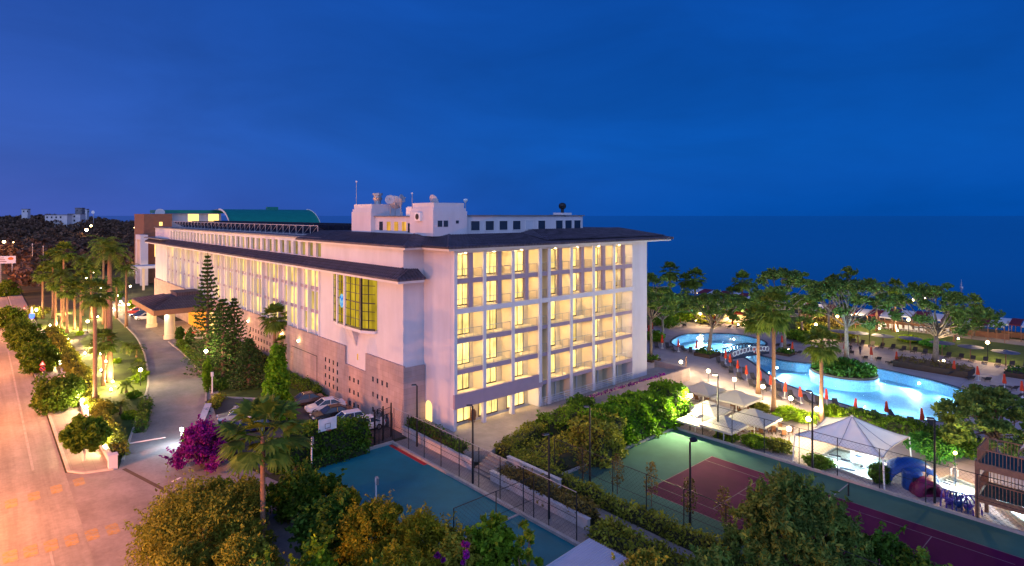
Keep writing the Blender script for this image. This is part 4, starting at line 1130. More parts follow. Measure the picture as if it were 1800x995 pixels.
def conifer(x, y, H, R, label, layers=24, seed=1, mat='leaf_conifer', base=.12, shape=1.0, cat='conifer', name='conifer_tree', per=26, arms=7, up_=.25, group=None, size=.17):
    t = thing(name, label, cat, (x, y, 0), 0, group); rng = np.random.default_rng(seed)
    mb = MB(); mb.tube([(0, 0, 0), (0, 0, H * .5), (0, 0, H)], [R * .11, R * .06, .02], 7); mb.build('trunk', 'bark', t)
    C = []; br = MB()
    for l in range(layers):
        f = l / layers; z = H * (base + (1 - base) * f ** .95 * .99); L = R * (1 - f ** 1.25) ** shape * rng.uniform(.9, 1.08) + .12
        for a_ in range(arms):
            az = a_ * 2 * pi / arms + l * 1.1 + rng.uniform(-.12, .12); LL = L * rng.uniform(.82, 1.1)
            tt = rng.uniform(.12, 1, per) ** .8
            rad = tt * LL; zz = z - .10 * LL * np.sin(tt * 2.2) + up_ * LL * tt ** 2.2
            wv = (rng.uniform(-1, 1, per)) * .12 * LL * (1.15 - tt)
            C.append(np.stack([rad * cos(az) - wv * sin(az), rad * sin(az) + wv * cos(az), zz + rng.normal(scale=.05, size=per)], 1))
            if LL > .6: br.tube([(0, 0, z), (LL * .5 * cos(az), LL * .5 * sin(az), z - .07 * LL), (LL * .92 * cos(az), LL * .92 * sin(az), z + up_ * LL * .7)], [.035, .025, .01], 4)
    quads('crown', leaf_quads(np.concatenate(C), size, rng, 2.6, .1), mat, t)
    br.build('branch', 'bark', t)
    return t
def limb_tree(x, y, H, label, limbs, clumps, per, size, mat, seed=1, tr=.35, bark='pale_bark', cat='pine tree', name='pine_tree', group=None, z0=0.0, lean=(0, 0), fork=.5, extra=3, upb=.35, shell=.5, elong=2.0, tufts=0):
    """trunk that forks into limbs which carry separate leaf clumps"""
    t = thing(name, label, cat, (x, y, z0), 0, group); rng = np.random.default_rng(seed)
    mb = MB(); f = Vector((lean[0], lean[1], H * fork))
    mb.tube([(0, 0, 0), (lean[0] * .25 + .08, lean[1] * .25, H * fork * .4), (lean[0] * .6 - .06, lean[1] * .6 + .05, H * fork * .75), f], [tr * 1.25, tr, tr * .85, tr * .75], 8)
    mb.build('trunk', bark, t, True)
    lm = MB(); cl = []
    for i, c in enumerate(clumps):
        c = Vector(c[:3]); r = clumps[i][3]
        mid = f.lerp(c, .5) + Vector((rng.normal() * .25, rng.normal() * .25, -.12 * (c - f).length))
        s = f if i % 2 == 0 else Vector((lean[0] * .7, lean[1] * .7, H * fork * .78))
        lm.tube([s, mid, c], [tr * .42, tr * .24, tr * .07], 6)
        for k in range(extra):
            q = c + Vector((rng.normal() * r * .6, rng.normal() * r * .6, rng.normal() * r * .22)); lm.tube([mid.lerp(c, .6), q], [tr * .16, tr * .05], 4)
            rr = r * rng.uniform(.4, .6); cl.append((q[:], (rr, rr, rr * .55)))
        cl.append((c[:], (r * .8, r * .8, r * .45)))
    lm.build('limb', bark, t, True)
    P = clump_points(cl, per, rng, shell)
    if tufts:
        T = []
        for i in range(tufts):
            c, r = cl[int(rng.integers(len(cl)))]; d = rng.normal(size=3); d /= np.linalg.norm(d); d[2] = abs(d[2]); b = np.array(c) + d * np.array(r) * .9
            g = np.array([d[0] * .35, d[1] * .35, 1.0]); L = rng.uniform(.5, 1.25); k = 26
            T.append(b + g * L * rng.random(k)[:, None] + rng.normal(scale=.075, size=(k, 3)))
        P = np.concatenate([P] + T)
    quads('crown', leaf_quads(P, size, rng, elong, upb), mat, t)
    return t
def spread_clumps(R, z0, z1, n, seed, r=1.1, cx=0, cy=0, dome=True):
    rng = np.random.default_rng(seed); out = []
    for i in range(n):
        a = i * 2.39996 + rng.uniform(-.3, .3); q = sqrt((i + .5) / n); zz = (1 - q * q) if dome else rng.random()
        out.append((cx + R * q * cos(a), cy + R * q * sin(a), z0 + (z1 - z0) * (zz * .75 + .25 * rng.random()), r * rng.uniform(.75, 1.2)))
    return out

# ------------------------------------------------------------------ left: street trees, wall with globe lamps, garden
def street_tree(x, y, R, H, label, seed):
    t = thing('street_tree', label, 'tree', (x, y, .13), seed, 'round clipped trees along the pavement'); rng = np.random.default_rng(seed)
    mb = MB(); mb.tube([(0, 0, 0), (.03, .02, H - R * .9)], [.10, .08], 7)
    for i in range(6): a = i * 1.05; mb.tube([(.03, .02, H - R * 1.3), (R * .5 * cos(a), R * .5 * sin(a), H - R * .5)], [.06, .02], 5)
    mb.build('trunk', 'white_bark', t)
    cl = ball_clumps((0, 0, H - R * .95), R, 34, seed, .33, .82, .72)
    blob_crown(t, cl, 190, .24, 'leaf_orange_tree', seed, upb=.4)
    return t
street_tree(*G(148, 812), 1.95, 4.3, 'round clipped street tree nearest to the camera, on the bare end of the pavement', 11)
street_tree(*G(102, 722), 2.6, 4.5, 'round street tree beside the four globe lamps, second from the driveway corner', 12)
street_tree(*G(70, 655), 2.6, 4.6, 'round street tree behind the striped triangular road sign, third from the corner', 13)
street_tree(*G(50, 625), 2.3, 4.3, 'round street tree fourth from the corner, touching the third', 14)
street_tree(*G(36, 603), 2.6, 4.5, 'round street tree fifth from the corner beside the blue light', 15)
street_tree(*G(18, 575), 3.0, 4.6, 'round street tree sixth from the corner, at the left edge of the garden', 16)
street_tree(*G(10, 520), 3.6, 4.8, 'large dark street tree farthest along the pavement, below the billboard', 17)
# low white wall and its lamps
mb = MB(); mb.box(-27.75, 15.6, 0, -27.45, 100, .75); mb.box(-27.8, 15.5, .75, -27.4, 100.1, .83)
o = mb.build('garden_wall', 'white_wall'); tag(o, 'long low white garden wall between pavement and palm garden', 'wall')
mb = MB(); mb.box(-27.95, 15.3, 0, -27.25, 16.0, 1.25); mb.box(-28.0, 15.25, 1.25, -27.2, 16.05, 1.35)
o = mb.build('gate_pier', 'white_wall'); tag(o, 'white pier at the driveway end of the garden wall', 'pier')
glob_src = {}; LM = 8.0
def globe_lamp(x, y, h, label, group, r=.22, power=60, z0=0.0, mat='globe_lit', post='dark_metal', col=(1, .74, .36), lname='lamp_light'):
    key = (round(h, 1), r, mat, post)
    if key in glob_src:
        t = dup(glob_src[key], (x, y, z0), 0, label, None, group)
    else:
        t = thing('globe_lamp', label, 'lamp', (x, y, z0), 0, group); glob_src[key] = t
        mb = MB(); mb.tube([(0, 0, 0), (0, 0, .12), (0, 0, h - r * .7)], [.09, .05, .035], 6); mb.build('post', post, t)
        mb = MB(); mb.ball((0, 0, h), r, 10); mb.build('globe', mat, t, True)
    power *= LM
    plight(lname, (x, y, z0 + h + r + .12), power * .5, col, .12); plight(lname, (x + .0, y - r - .15, z0 + h), power * .5, col, .12)
    return t
wl = [(201, 742), (184, 769), (149, 712), (141, 700), (134, 690), (128, 679), (96, 631), (93, 624)]
for i, (px, py) in enumerate(wl):
    x, y = G(px, py + 4, 1.25); globe_lamp(-27.6, y, .45, f'{ORD[i]} bright globe lamp on the white garden wall counted from the driveway gate', 'globe lamps on the garden wall', .20, 85, .83)
# clipped hedge inside the wall
hedge((-26.7, 18), (-26.7, 44), 1.2, 1.25, 'long olive green hedge just inside the white garden wall near the gate', 'leaf_olive', 21, 70, .16)
hedge((-26.6, 44.5), (-26.6, 92), 1.6, 2.2, 'taller loose hedge inside the garden wall behind the round trees', 'leaf_olive', 22, 45, .2)
hedge((-23.9, 24.5), (-21.2, 36), .9, .7, 'low dark hedge along the inner kerb of the driveway', 'leaf_dark', 23, 70, .13)
# barrier
x, y = G(207, 800); t = thing('barrier_gate', 'white boom barrier lowered across the driveway on a red box', 'barrier', (x, y, 0), 0)
mb = MB(); mb.box(-.28, -.28, 0, .28, .28, 1.05); mb.box(-.32, -.32, 1.05, .32, .32, 1.13); mb.build('housing', 'car_red', t)
x2, y2 = G(291, 770, .95); d = Vector((x2 - x, y2 - y, 0)); mb = MB(); mb.tube([(-.3 * d.x / d.length, -.3 * d.y / d.length, .95), (d.x, d.y, 1.02)], [.07, .05], 6); mb.build('boom', 'line_white', t)
# palms of the garden
pl = [((167, 718), 508, 'fan', 2.3, 'tallest slim fan palm in front of the others, its trunk rising from the hedge'),
      ((193, 672), 437, 'feather', 3.2, 'tall palm with a thick pale trunk and the highest crown, near the driveway'),
      ((182, 678), 597, 'fan', 2.1, 'short fan palm with a full crown below the tallest palms'),
      ((93, 560), 452, 'fan', 2.9, 'far slender palm at the left, its crown against the dark hill'),
      ((112, 566), 438, 'fan', 2.7, 'far palm right of the slender one, its crown just above it'),
      ((182, 570), 424, 'feather', 3.6, 'far high palm with a broad feathery crown beside the brown tower'),
      ((98, 578), 492, 'fan', 2.3, 'lit palm with white uplight at its foot, first of the row on the lawn'),
      ((108, 579), 480, 'feather', 2.8, 'second palm of the uplit row, leaning over the blue light'),
      ((131, 580), 497, 'feather', 3.0, 'third palm of the uplit row, its trunk brightest'),
      ((142, 582), 490, 'fan', 2.5, 'fourth palm of the uplit row, beside the small yellow bush'),
      ((118, 586), 505, 'fan', 2.4, 'reddish trunked palm in front of the uplit row'),
      ((186, 590), 500, 'feather', 3.1, 'dark trunked palm beside the canopy driveway'),
      ((205, 560), 495, 'feather', 3.0, 'palm nearest to the entrance canopy with dark fronds'),
      ((160, 560), 470, 'feather', 3.1, 'palm in the middle of the far group with a lit crown'),
      ((75, 560), 478, 'fan', 2.4, 'leftmost palm of the garden, half hidden by the round street trees'),
      ((145, 555), 455, 'feather', 3.0, 'dim palm at the back of the far group, under the wooded hill'),
      ((222, 575), 470, 'feather', 2.6, 'dim palm right beside the canopy, against the brown tower foot')]
for i, ((px, py), cyp, kind, R, lb) in enumerate(pl):
    x, y = G(px, py); h = ZD(cyp, DEP(x, y)) * .97
    palm(x, y, h, lb, kind, R, 30 + i, 'palms of the street garden', tr=.24 if i != 1 else .36, fronds=36 if kind == 'fan' else 26)
# cycads and small palms on the lawn
for i, (px, py, s, lb) in enumerate(((240, 628, 1.3, 'small low palm at the driveway kerb, farther of two by the canopy'), (224, 622, 1.2, 'small low palm left of its twin near the canopy'), (222, 690, 1.0, 'small palm on the lawn left of the globe lamp on a post'),
                                    (212, 728, 1.0, 'dark small palm nearest to the driveway gate'), (243, 655, 1.0, 'yellowish fan shrub at the globe lamp on a post'))):
    x, y = G(px, py); palm(x, y, s * 1.1, lb, 'feather' if i != 4 else 'fan', s * 1.35, 60 + i, 'low palms on the garden lawn', tr=.16, fronds=20)
for i, (px, py, R, H, mt, lb) in enumerate(((238, 672, 1.1, 1.0, 'leaf_lime', 'rounded light green shrub at the driveway kerb by the globe lamp'), (250, 662, .9, .9, 'leaf_lime', 'smaller rounded shrub behind the globe lamp on the kerb'), (236, 700, .9, .9, 'leaf_hedge', 'dark rounded shrub on the inner driveway kerb'),
     (205, 638, .7, .7, 'leaf_lime', 'bright lit shrub on the lawn beside an uplight'), (228, 735, .9, .8, 'leaf_hedge', 'low dark shrub on the kerb near the gate'), (183, 735, 1.3, 2.2, 'leaf_olive', 'brownish upright shrub at the foot of the tallest fan palm'),
     (140, 590, .6, .9, 'leaf_lime', 'small yellow lit bush at the foot of the uplit palms'), (90, 600, 2.4, 2.8, 'leaf_dark', 'dark wide bush behind the round street trees'), (65, 560, 3, 3.2, 'leaf_olive', 'wide olive bush at the left end of the garden'),
     (232, 545, 1.2, 2.6, 'leaf_lime', 'upright lit cypress bush on the traffic island beyond the canopy'), (205, 530, 2.2, 3.0, 'leaf_dark', 'dark bush beyond the palms near the far cars'))):
    bush(*G(px, py), R, H, lb, mt, 80 + i, 90, .17, 20)
# garden globe lamps on posts and ground uplights
for i, (px, py, h) in enumerate(((247, 678, 2.2), (154, 585, 2.3), (206, 535, 2.3), (212, 546, 2.3), (226, 552, 2.3), (229, 518, 2.5), (64, 562, 2.2), (177, 520, 2.3), (165, 490, 2.4), (241, 482, 2.6), (249, 484, 2.6), (152, 500, 2.3))):
    x, y = G(px, py); globe_lamp(x, y, h, f'{["white globe lamp on a post at the inner driveway kerb", "globe lamp on a post on the lawn behind the second round tree", "globe lamp left of the canopy, lower of a pair", "globe lamp left of the canopy, brighter of a pair", "globe lamp beside the canopy roof edge", "globe lamp at the traffic island with the cypress bush", "globe lamp among the bushes at the far left", "globe lamp between the far palm crowns", "farthest globe lamp under the dim palms", "left one of two bright lamps by the white portal", "right one of two bright lamps by the white portal", "far lamp left of the yellow car park lights"][i]}', 'globe lamps on posts in the garden', .24, 90)
ups = [(120, 600), (160, 610), (172, 560), (200, 545), (215, 536), (88, 575), (70, 590), (178, 655), (195, 690), (198, 676), (149, 625), (177, 626), (186, 640), (106, 578), (130, 579), (142, 581), (112, 551), (182, 497)]
ul = ['at the bend of the garden path', 'right of the garden path', 'under the far middle palm', 'behind the globe lamps left of the canopy', 'nearest to the canopy driveway', 'left of the uplit palm row', 'behind the round street trees', 'in the hedge beside the short fan palm', 'before the tallest palm, lower of two', 'before the tallest palm, upper of two', 'on the garden path', 'under the short fan palm', 'right of the short fan palm', 'first of the uplit palm row', 'third of the uplit palm row', 'fourth of the uplit palm row', 'behind the uplit palm row', 'at the far palm']
for i, (px, py) in enumerate(ups):
    x, y = G(px, py); t = thing('garden_uplight', 'small bright ground spotlight ' + ul[i], 'uplight', (x, y, 0), 0, 'ground uplights in the garden')
    mb = MB(); mb.lathe([(.12, 0), (.14, .25), (.10, .3)], (0, 0, 0), 8); mb.build('housing', 'dark_metal', t)
    mb = MB(); mb.lathe([(.16, .31), (.10, .55), (.01, .62)], (0, 0, 0), 8); mb.build('lens', 'globe_lit', t)
    plight('uplight_light', (x, y, .95), 1350, (1, .68, .27), .08)
# road sign, white post
x, y = G(75, 672); t = thing('road_sign', 'white post with a red rimmed triangle above a round no parking sign', 'road sign', (x, y, .13), radians(-25))
mb = MB(); mb.tube([(0, 0, 0), (0, 0, 2.9)], .04, 6); mb.build('post', 'grey_metal', t)
mb = MB(); mb.add([(-.42, -.06, 2.25), (.42, -.06, 2.25), (0, -.06, 2.98), (-.42, -.04, 2.25), (.42, -.04, 2.25), (0, -.04, 2.98)], [(0, 1, 2), (5, 4, 3), (0, 3, 4, 1), (1, 4, 5, 2), (2, 5, 3, 0)]); tr_ = mb.build('triangle_plate', 'car_red', t)
mb = MB(); mb.add([(-.27, -.07, 2.33), (.27, -.07, 2.33), (0, -.07, 2.80)], [(0, 1, 2)]); mb.build('plate_face', 'line_white', tr_)
def disc_y(r, z, y, n=18): return [(r * cos(2 * pi * i / n), y, z + r * sin(2 * pi * i / n)) for i in range(n)]
mb = MB(); mb.add(disc_y(.36, 1.8, -.06), [tuple(range(18))]); rd = mb.build('round_plate', 'car_red', t)
mb = MB(); mb.add(disc_y(.28, 1.8, -.068), [tuple(range(18))]); mb.build('plate_face', 'car_blue', rd)
mb = MB(); mb.add([(-.24, -.075, 1.96), (-.16, -.075, 2.02), (.24, -.075, 1.64), (.16, -.075, 1.58)], [(0, 1, 2, 3)]); mb.build('stripe', 'car_red', rd)
x, y = G(373, 692); t = thing('post_lamp', 'slim white post with a pale box head on the conifer lawn', 'post', (x, y, 0), 0)
mb = MB(); mb.box(-.06, -.06, 0, .06, .06, 2.6); mb.build('post', 'white_metal', t); mb = MB(); mb.box(-.14, -.14, 2.3, .14, .14, 2.85); mb.build('head', 'white_trim', t)
x, y = G(55, 560); t = thing('blue_light_sign', 'small pole carrying a glowing blue box sign by the round trees', 'sign', (*G(56, 585), 0), 0)
mb = MB(); mb.tube([(0, 0, 0), (0, 0, 3.0)], .06, 6); mb.build('post', 'grey_metal', t)
mb = MB(); mb.lathe([(.25, 2.9), (.42, 3.2), (.42, 3.7), (.2, 3.9)], (0, 0, 0), 10); mb.build('blue_lantern', 'blue_lit', t)
mb = MB(); mb.lathe([(.16, 3.95), (.22, 4.4), (.16, 5.0), (.05, 5.3)], (0, 0, 0), 8); mb.build('crystal_top', 'white_metal', t)
x, y = G(43, 545); t = thing('traffic_cone', 'small red and white lit cone at the far street edge', 'cone', (x, y, 0), 0)
mb = MB(); mb.lathe([(.35, 0), (.35, .06), (.22, .08), (.05, 1.2)], (0, 0, 0), 10); mb.build('cone_body', 'car_red', t); mb = MB(); mb.lathe([(.19, .35), (.13, .75)], (0, 0, 0), 10); mb.build('white_band', 'line_white', t)
# billboard
x, y = G(12, 505); t = thing('billboard', 'pale billboard on two posts at the left edge of the picture', 'billboard', (x, y, 0), -atan2(FX, FY) * .6)
dB = DEP(x, y); zt, zb = ZD(450, dB), ZD(463, dB); wB = 26 / FOC * dB
mb = MB(); mb.box(-wB * .75, 0, zb, wB * .5, .2, zt); mb.build('panel', 'white_trim', t)
mb = MB()
for px_ in (-.35, .3): mb.tube([(px_ * wB, .1, 0), (px_ * wB, .1, zb)], .16, 6)
mb.build('post', 'grey_metal', t)
mb = MB()
for k in range(3): mb.box(-wB * .7, -.01, zb + (zt - zb) * (.2 + .25 * k), wB * (-.02 - .08 * k), -.002, zb + (zt - zb) * (.3 + .25 * k))
mb.build('text_lines', 'brown_clad', t)
mb = MB(); mb.add([(wB * .22 + wB * .17 * cos(a), -.012, zt - (zt - zb) * .35 + (zt - zb) * .2 * sin(a)) for a in [2 * pi * i / 14 for i in range(14)]], [tuple(range(14))]); mb.build('logo', 'orange_clad', t)
x, y = G(38, 470); t = thing('floodlight_pole', 'bright white tubular floodlight on a pole near the billboard', 'floodlight', (x, y, 0), 0); dd = DEP(x, y)
mb = MB(); mb.tube([(0, 0, 0), (0, 0, ZD(460, dd))], .12, 6); mb.build('pole', 'grey_metal', t); mb = MB(); a = Vector((*PD(35, dd), ZD(456, dd))) - Vector((x, y, 0)); b = Vector((*PD(47, dd), ZD(461, dd))) - Vector((x, y, 0)); mb.tube([a, b], .42, 8); mb.build('tube', 'lamp_white', t)
for i, (px, pt) in enumerate(((57, 429), (76, 433))):
    x, y = PD(px, 230); t = thing('flag_pole', ['taller bare flag pole at the far end of the garden', 'shorter bare flag pole right of the taller one'][i], 'flag pole', (x, y, 0), 0, 'bare flag poles'); mb = MB(); mb.tube([(0, 0, 0), (0, 0, ZD(pt, 230))], [.14, .08], 6); mb.build('pole', 'grey_metal', t); mb = MB(); mb.ball((0, 0, ZD(pt, 230)), .2, 6); mb.build('finial', 'white_metal', t)

# ------------------------------------------------------------------ cars
def car_mesh(L=4.4, W=1.8, H=1.48, kind='sedan'):
    """body shell lofted along its length"""
    if kind == 'suv': prof = [(-L / 2, .55, .95), (-L / 2 + .1, .35, 1.05), (-L * .18, .3, 1.08), (L * .16, .3, 1.05), (L * .42, .32, .88), (L / 2, .45, .7)]
    else: prof = [(-L / 2, .5, .86), (-L / 2 + .12, .32, .95), (-L * .2, .28, .97), (L * .14, .28, .95), (L * .42, .3, .78), (L / 2, .42, .62)]
    mb = MB(); k = len(prof); vs = []
    for x, z0, z1 in prof:
        e = .82 if abs(x) > L * .45 else (.96 if abs(x) > L * .38 else 1.0); w = W / 2 * e
        vs += [(x, -w * .92, z0), (x, -w, z0 + (z1 - z0) * .45), (x, -w * .90, z1), (x, w * .90, z1), (x, w, z0 + (z1 - z0) * .45), (x, w * .92, z0)]
    fs = [(i * 6 + e, i * 6 + (e + 1) % 6, i * 6 + 6 + (e + 1) % 6, i * 6 + 6 + e) for i in range(k - 1) for e in range(6)] + [(5, 4, 3, 2, 1, 0), tuple(range((k - 1) * 6, k * 6))]
    mb.add(vs, [f[::-1] for f in fs]); return mb, prof
def cabin(L, W, H, kind, inset=0.0, z_in=0.0):
    if kind == 'suv': xs = [(-L * .485, 1.04), (-L * .43, H), (L * .05, H), (L * .22, 1.04)]
    elif kind == 'hatch': xs = [(-L * .48, .93), (-L * .38, H), (L * .04, H), (L * .23, .93)]
    else: xs = [(-L * .38, .93), (-L * .20, H), (L * .05, H), (L * .23, .93)]
    return xs
def make_car(name, label, loc, rz, paint, kind='sedan', L=4.4, W=1.8, H=1.45, group='cars parked by the hotel', extra=None):
    t = thing(name, label, 'car', loc, rz, group)
    mb, pf = car_mesh(L, W, H, kind); mb.build('body', paint, t, False)
    xs = cabin(L, W, H, kind); w0, w1 = W / 2 * .88, W / 2 * .70
    vs = []
    for (x, z), w in zip(xs, (w0, w1, w1, w0)): vs += [(x, -w, z), (x, w, z)]
    g = MB(); g.add(vs, [(0, 2, 4, 6), (1, 7, 5, 3), (0, 1, 3, 2), (4, 5, 7, 6), (2, 3, 5, 4), (0, 6, 7, 1)]); g.build('window', 'dark_glass', t)
    rf = MB(); (xa, za), (xb, zb) = xs[1], xs[2]
    rf.add([(xa - .05, -w1 - .02, za - .02), (xb + .05, -w1 - .02, za - .02), (xb + .05, w1 + .02, za - .02), (xa - .05, w1 + .02, za - .02), (xa, -w1 * .85, za + .05), (xb, -w1 * .85, za + .05), (xb, w1 * .85, za + .05), (xa, w1 * .85, za + .05)],
           [(4, 5, 6, 7), (0, 1, 5, 4), (1, 2, 6, 5), (2, 3, 7, 6), (3, 0, 4, 7)])
    for s in (-1, 1):
        for (x0, z0, wa), (x1, z1, wb) in (((xs[0][0], xs[0][1], w0), (xs[1][0], xs[1][1], w1)), ((xs[3][0], xs[3][1], w0), (xs[2][0], xs[2][1], w1)), (((xs[1][0] + xs[2][0]) / 2 - .1, .95, w0 * .985), ((xs[1][0] + xs[2][0]) / 2 - .1, H, w1))):
            rf.tube([(x0, s * (wa + .005), z0 - .02), (x1, s * (wb + .005), z1)], .045, 4)
    rf.build('roof', paint, t)
    for x in (-L * .31, L * .31):
        for s in (-1, 1):
            wh = MB(); wh.lathe([(.33, -.11), (.33, .11)], (0, 0, 0), 14); wh.v = [(v[0], v[2], v[1]) for v in wh.v]
            o = wh.build('wheel', 'rubber', t); o.location = (x, s * (W / 2 - .14), .33)
            rm = MB(); rm.lathe([(.2, -.12), (.2, .12)], (0, 0, 0), 10); rm.v = [(v[0], v[2], v[1]) for v in rm.v]; rm.build('rim', 'grey_metal', o)
    for s in (-1, 1):
        a = MB(); a.obox((L * .468, s * W * .33, .66 if kind != 'suv' else .76), (.16, .36, .13)); a.build('headlight', 'white_metal', t)
        a = MB(); a.obox((-L * .492, s * W * .33, .80 if kind != 'suv' else .9), (.10, .34, .16)); a.build('tail_light', 'tail_red', t)
    if extra == 'box':
        b = MB(); b.prism([(-.95, -.4), (.6, -.35), (.8, 0), (.6, .35), (-.95, .4)], H + .1, H + .42); b.build('roof_box', 'car_white', t)
    if extra == 'rails':
        b = MB()
        for s in (-1, 1): b.tube([(-1.6, s * .5, H + .1), (.5, s * .5, H + .1)], .03, 4)
        b.build('roof_rail', 'grey_metal', t)
    return t
def car_at(px, py, rz, *a, z=0.0, **k):
    x, y = G(px, py, z); return make_car('parked_car', a[0], (x, y, .01), rz, *a[1:], **k)
E0 = radians(90)
car_at(418, 742, radians(158), 'silver blue estate car with roof rails beside the low car park wall', 'car_silver', 'suv', 4.7, 1.9, 1.62, extra='rails')
car_at(438, 758, radians(158), 'dark blue car with a white roof box in the car park', 'car_blue', 'hatch', 4.4, 1.8, 1.5, extra='box')
car_at(535, 712, radians(170), 'bronze car in the row under the stone wall, left end', 'car_bronze', 'sedan', 4.6, 1.8, 1.45)
car_at(572, 722, radians(170), 'white coupe in the row under the stone wall', 'car_white', 'sedan', 4.6, 1.85, 1.42)
car_at(583, 736, radians(170), 'black saloon with red tail lights in the row under the stone wall', 'car_black', 'sedan', 4.8, 1.85, 1.45)
car_at(607, 748, radians(170), 'white hatchback between the black saloon and the vine hedge', 'car_white', 'hatch', 4.2, 1.8, 1.48)
car_at(640, 756, radians(172), 'white car half hidden behind the vine hedge near the iron gate', 'car_white', 'sedan', 4.5, 1.8, 1.42)
car_at(238, 552, radians(170), 'pale orange lit car farthest left in the row beyond the canopy columns', 'car_red', 'hatch', 4.2, 1.8, 1.48)
car_at(247, 557, radians(170), 'dark blue car in the middle of the row beyond the canopy columns', 'car_blue', 'hatch', 4.2, 1.8, 1.48)
car_at(256, 562, radians(170), 'white car next to the canopy column', 'car_white', 'hatch', 4.2, 1.8, 1.46)
for i, (px, py, pt) in enumerate(((262, 494, 'car_silver'), (267, 496, 'car_white'))): car_at(px, py, radians(170), ['silver car at the corner of the far forecourt', 'white car right behind the corner of the facade'][i], pt, 'sedan')
car_at(233, 483, radians(60), 'pale car passing in front of the white portal', 'car_white', 'suv', 4.6, 1.9, 1.7)
car_at(38, 487, radians(95), 'white car parked beyond the far bushes by the billboard', 'car_white', 'sedan')
car_at(30, 478, radians(95), 'dark car parked behind the white one by the billboard', 'car_blue', 'suv')
x, y = G(322, 778); t = thing('wall_floodlight', 'white floodlight at the driveway end of the low parking wall', 'floodlight', (x - .15, y, 0), 0)
mb = MB(); mb.tube([(0, 0, 0), (0, 0, 1.25)], .05, 6); mb.build('post', 'white_metal', t); mb = MB(); mb.obox((0, 0, 1.4), (.22, .3, .3)); mb.build('lens', 'lamp_white', t); plight('wall_flood_light', (-.55, -.35, 1.6), 420, (.72, .88, 1.0), .15, t)
# motorcycle
x, y = G(364, 735); t = thing('motorcycle', 'dark motorcycle parked on the low wall side of the car park', 'motorcycle', (x, y, .01), radians(100))
for xx in (-.68, .68):
    w_ = MB(); w_.lathe([(.31, -.06), (.33, 0), (.31, .06)], (0, 0, 0), 14); w_.v = [(v[0], v[2], v[1]) for v in w_.v]; o = w_.build('wheel', 'rubber', t); o.location = (xx, 0, .33)
mb = MB(); mb.tube([(-.68, 0, .33), (-.1, 0, .45), (.3, 0, .5), (.5, 0, .9), (.68, 0, .33)], .05, 6); mb.obox((0, 0, .45), (.5, .3, .35)); mb.build('frame', 'dark_metal', t)
mb = MB(); mb.ball((.2, 0, .85), .2, 10); mb.build('fuel_tank', 'car_silver', t); mb = MB(); mb.obox((-.35, 0, .8), (.7, .26, .12)); mb.build('saddle', 'rubber', t)
mb = MB(); mb.tube([(.48, -.38, 1.05), (.5, 0, .98), (.48, .38, 1.05)], .025, 5); mb.build('handlebar', 'grey_metal', t)
# low wall / planter at the car park corner
mb = MB(); x, y = G(330, 760); mb.prism([(-19.9, 19.0), (-19.3, 18.6), (-16.0, 27.2), (-16.6, 27.6)], 0, .95)
o = mb.build('parking_wall', 'white_wall'); tag(o, 'white low wall at the driveway corner of the car park', 'wall')
mb = MB(); mb.prism([(-19.2, 18.75), (-17.6, 18.3), (-16.3, 25.4), (-16.5, 26.8)], 0.0, .85); o = mb.build('concrete_slab', 'pavement'); tag(o, 'flat concrete slab roof behind the low parking wall', 'slab')
hedge((-15.8, 27.7), (-13.8, 31.6), .9, .6, 'strip of dry grasses at the end of the parking wall', 'leaf_olive', 31, 90, .14)

# ------------------------------------------------------------------ entrance canopy
cn = thing('entrance_canopy', 'tiled porte cochere roof on two thick columns at the hotel entrance', 'canopy', (0, 0, 0), 0)
CXA, CXB, CYA, CYB, CZ = -13.0, -2.9, 75.5, 96.5, 5.0
mb = MB()
ev = [(CXA, CYA, CZ + 1.0), (CXB, CYA, CZ + 1.0), (CXB, CYB, CZ + 1.0), (CXA, CYB, CZ + 1.0)]; rg = [(CXA + 4.6, (CYA + CYB) / 2 - 3.5, CZ + 2.3), (CXB, (CYA + CYB) / 2 - 3.5, CZ + 2.3), (CXB, (CYA + CYB) / 2 + 3.5, CZ + 2.3), (CXA + 4.6, (CYA + CYB) / 2 + 3.5, CZ + 2.3)]
mb.add([ev[0], ev[1], rg[1], rg[0]], [(0, 1, 2, 3)]); mb.add([ev[3], ev[0], rg[0], rg[3]], [(0, 1, 2, 3)]); mb.add([ev[2], ev[3], rg[3], rg[2]], [(0, 1, 2, 3)]); mb.add(rg, [(0, 1, 2, 3)])
tiled(mb, (ev[0], ev[1], rg[1], rg[0]), 16, .06, .08); tiled(mb, (ev[3], ev[0], rg[0], rg[3]), 26, .06, .08)
mb.tube([ev[0], rg[0]], .14, 6); mb.tube([ev[3], rg[3]], .14, 6)
mb.build('tile_roof', 'tile_roof', cn)
mb = MB(); mb.box(CXA + .05, CYA + .05, CZ, CXB, CYB - .05, CZ + .97); mb.build('fascia', 'brown_clad', cn)
mb = MB(); mb.box(CXA + 5.6, (CYA + CYB) / 2 - 2.2, CZ + 2.3, CXB, (CYA + CYB) / 2 + 2.6, CZ + 2.9); mb.box(CXA + 5.5, (CYA + CYB) / 2 - 2.4, CZ + 2.9, CXB, (CYA + CYB) / 2 + 2.8, CZ + 3.05); mb.build('roof_step', 'tile_roof', cn)
for yy in (78.0, 94.0):
    mb = MB(); mb.lathe([(1.05, 0), (1.05, .7), (.9, .8), (.9, CZ)], (0, 0, 0), 18); o = mb.build('column', 'cream_wall', cn); o.location = (-9.8, yy, 0)
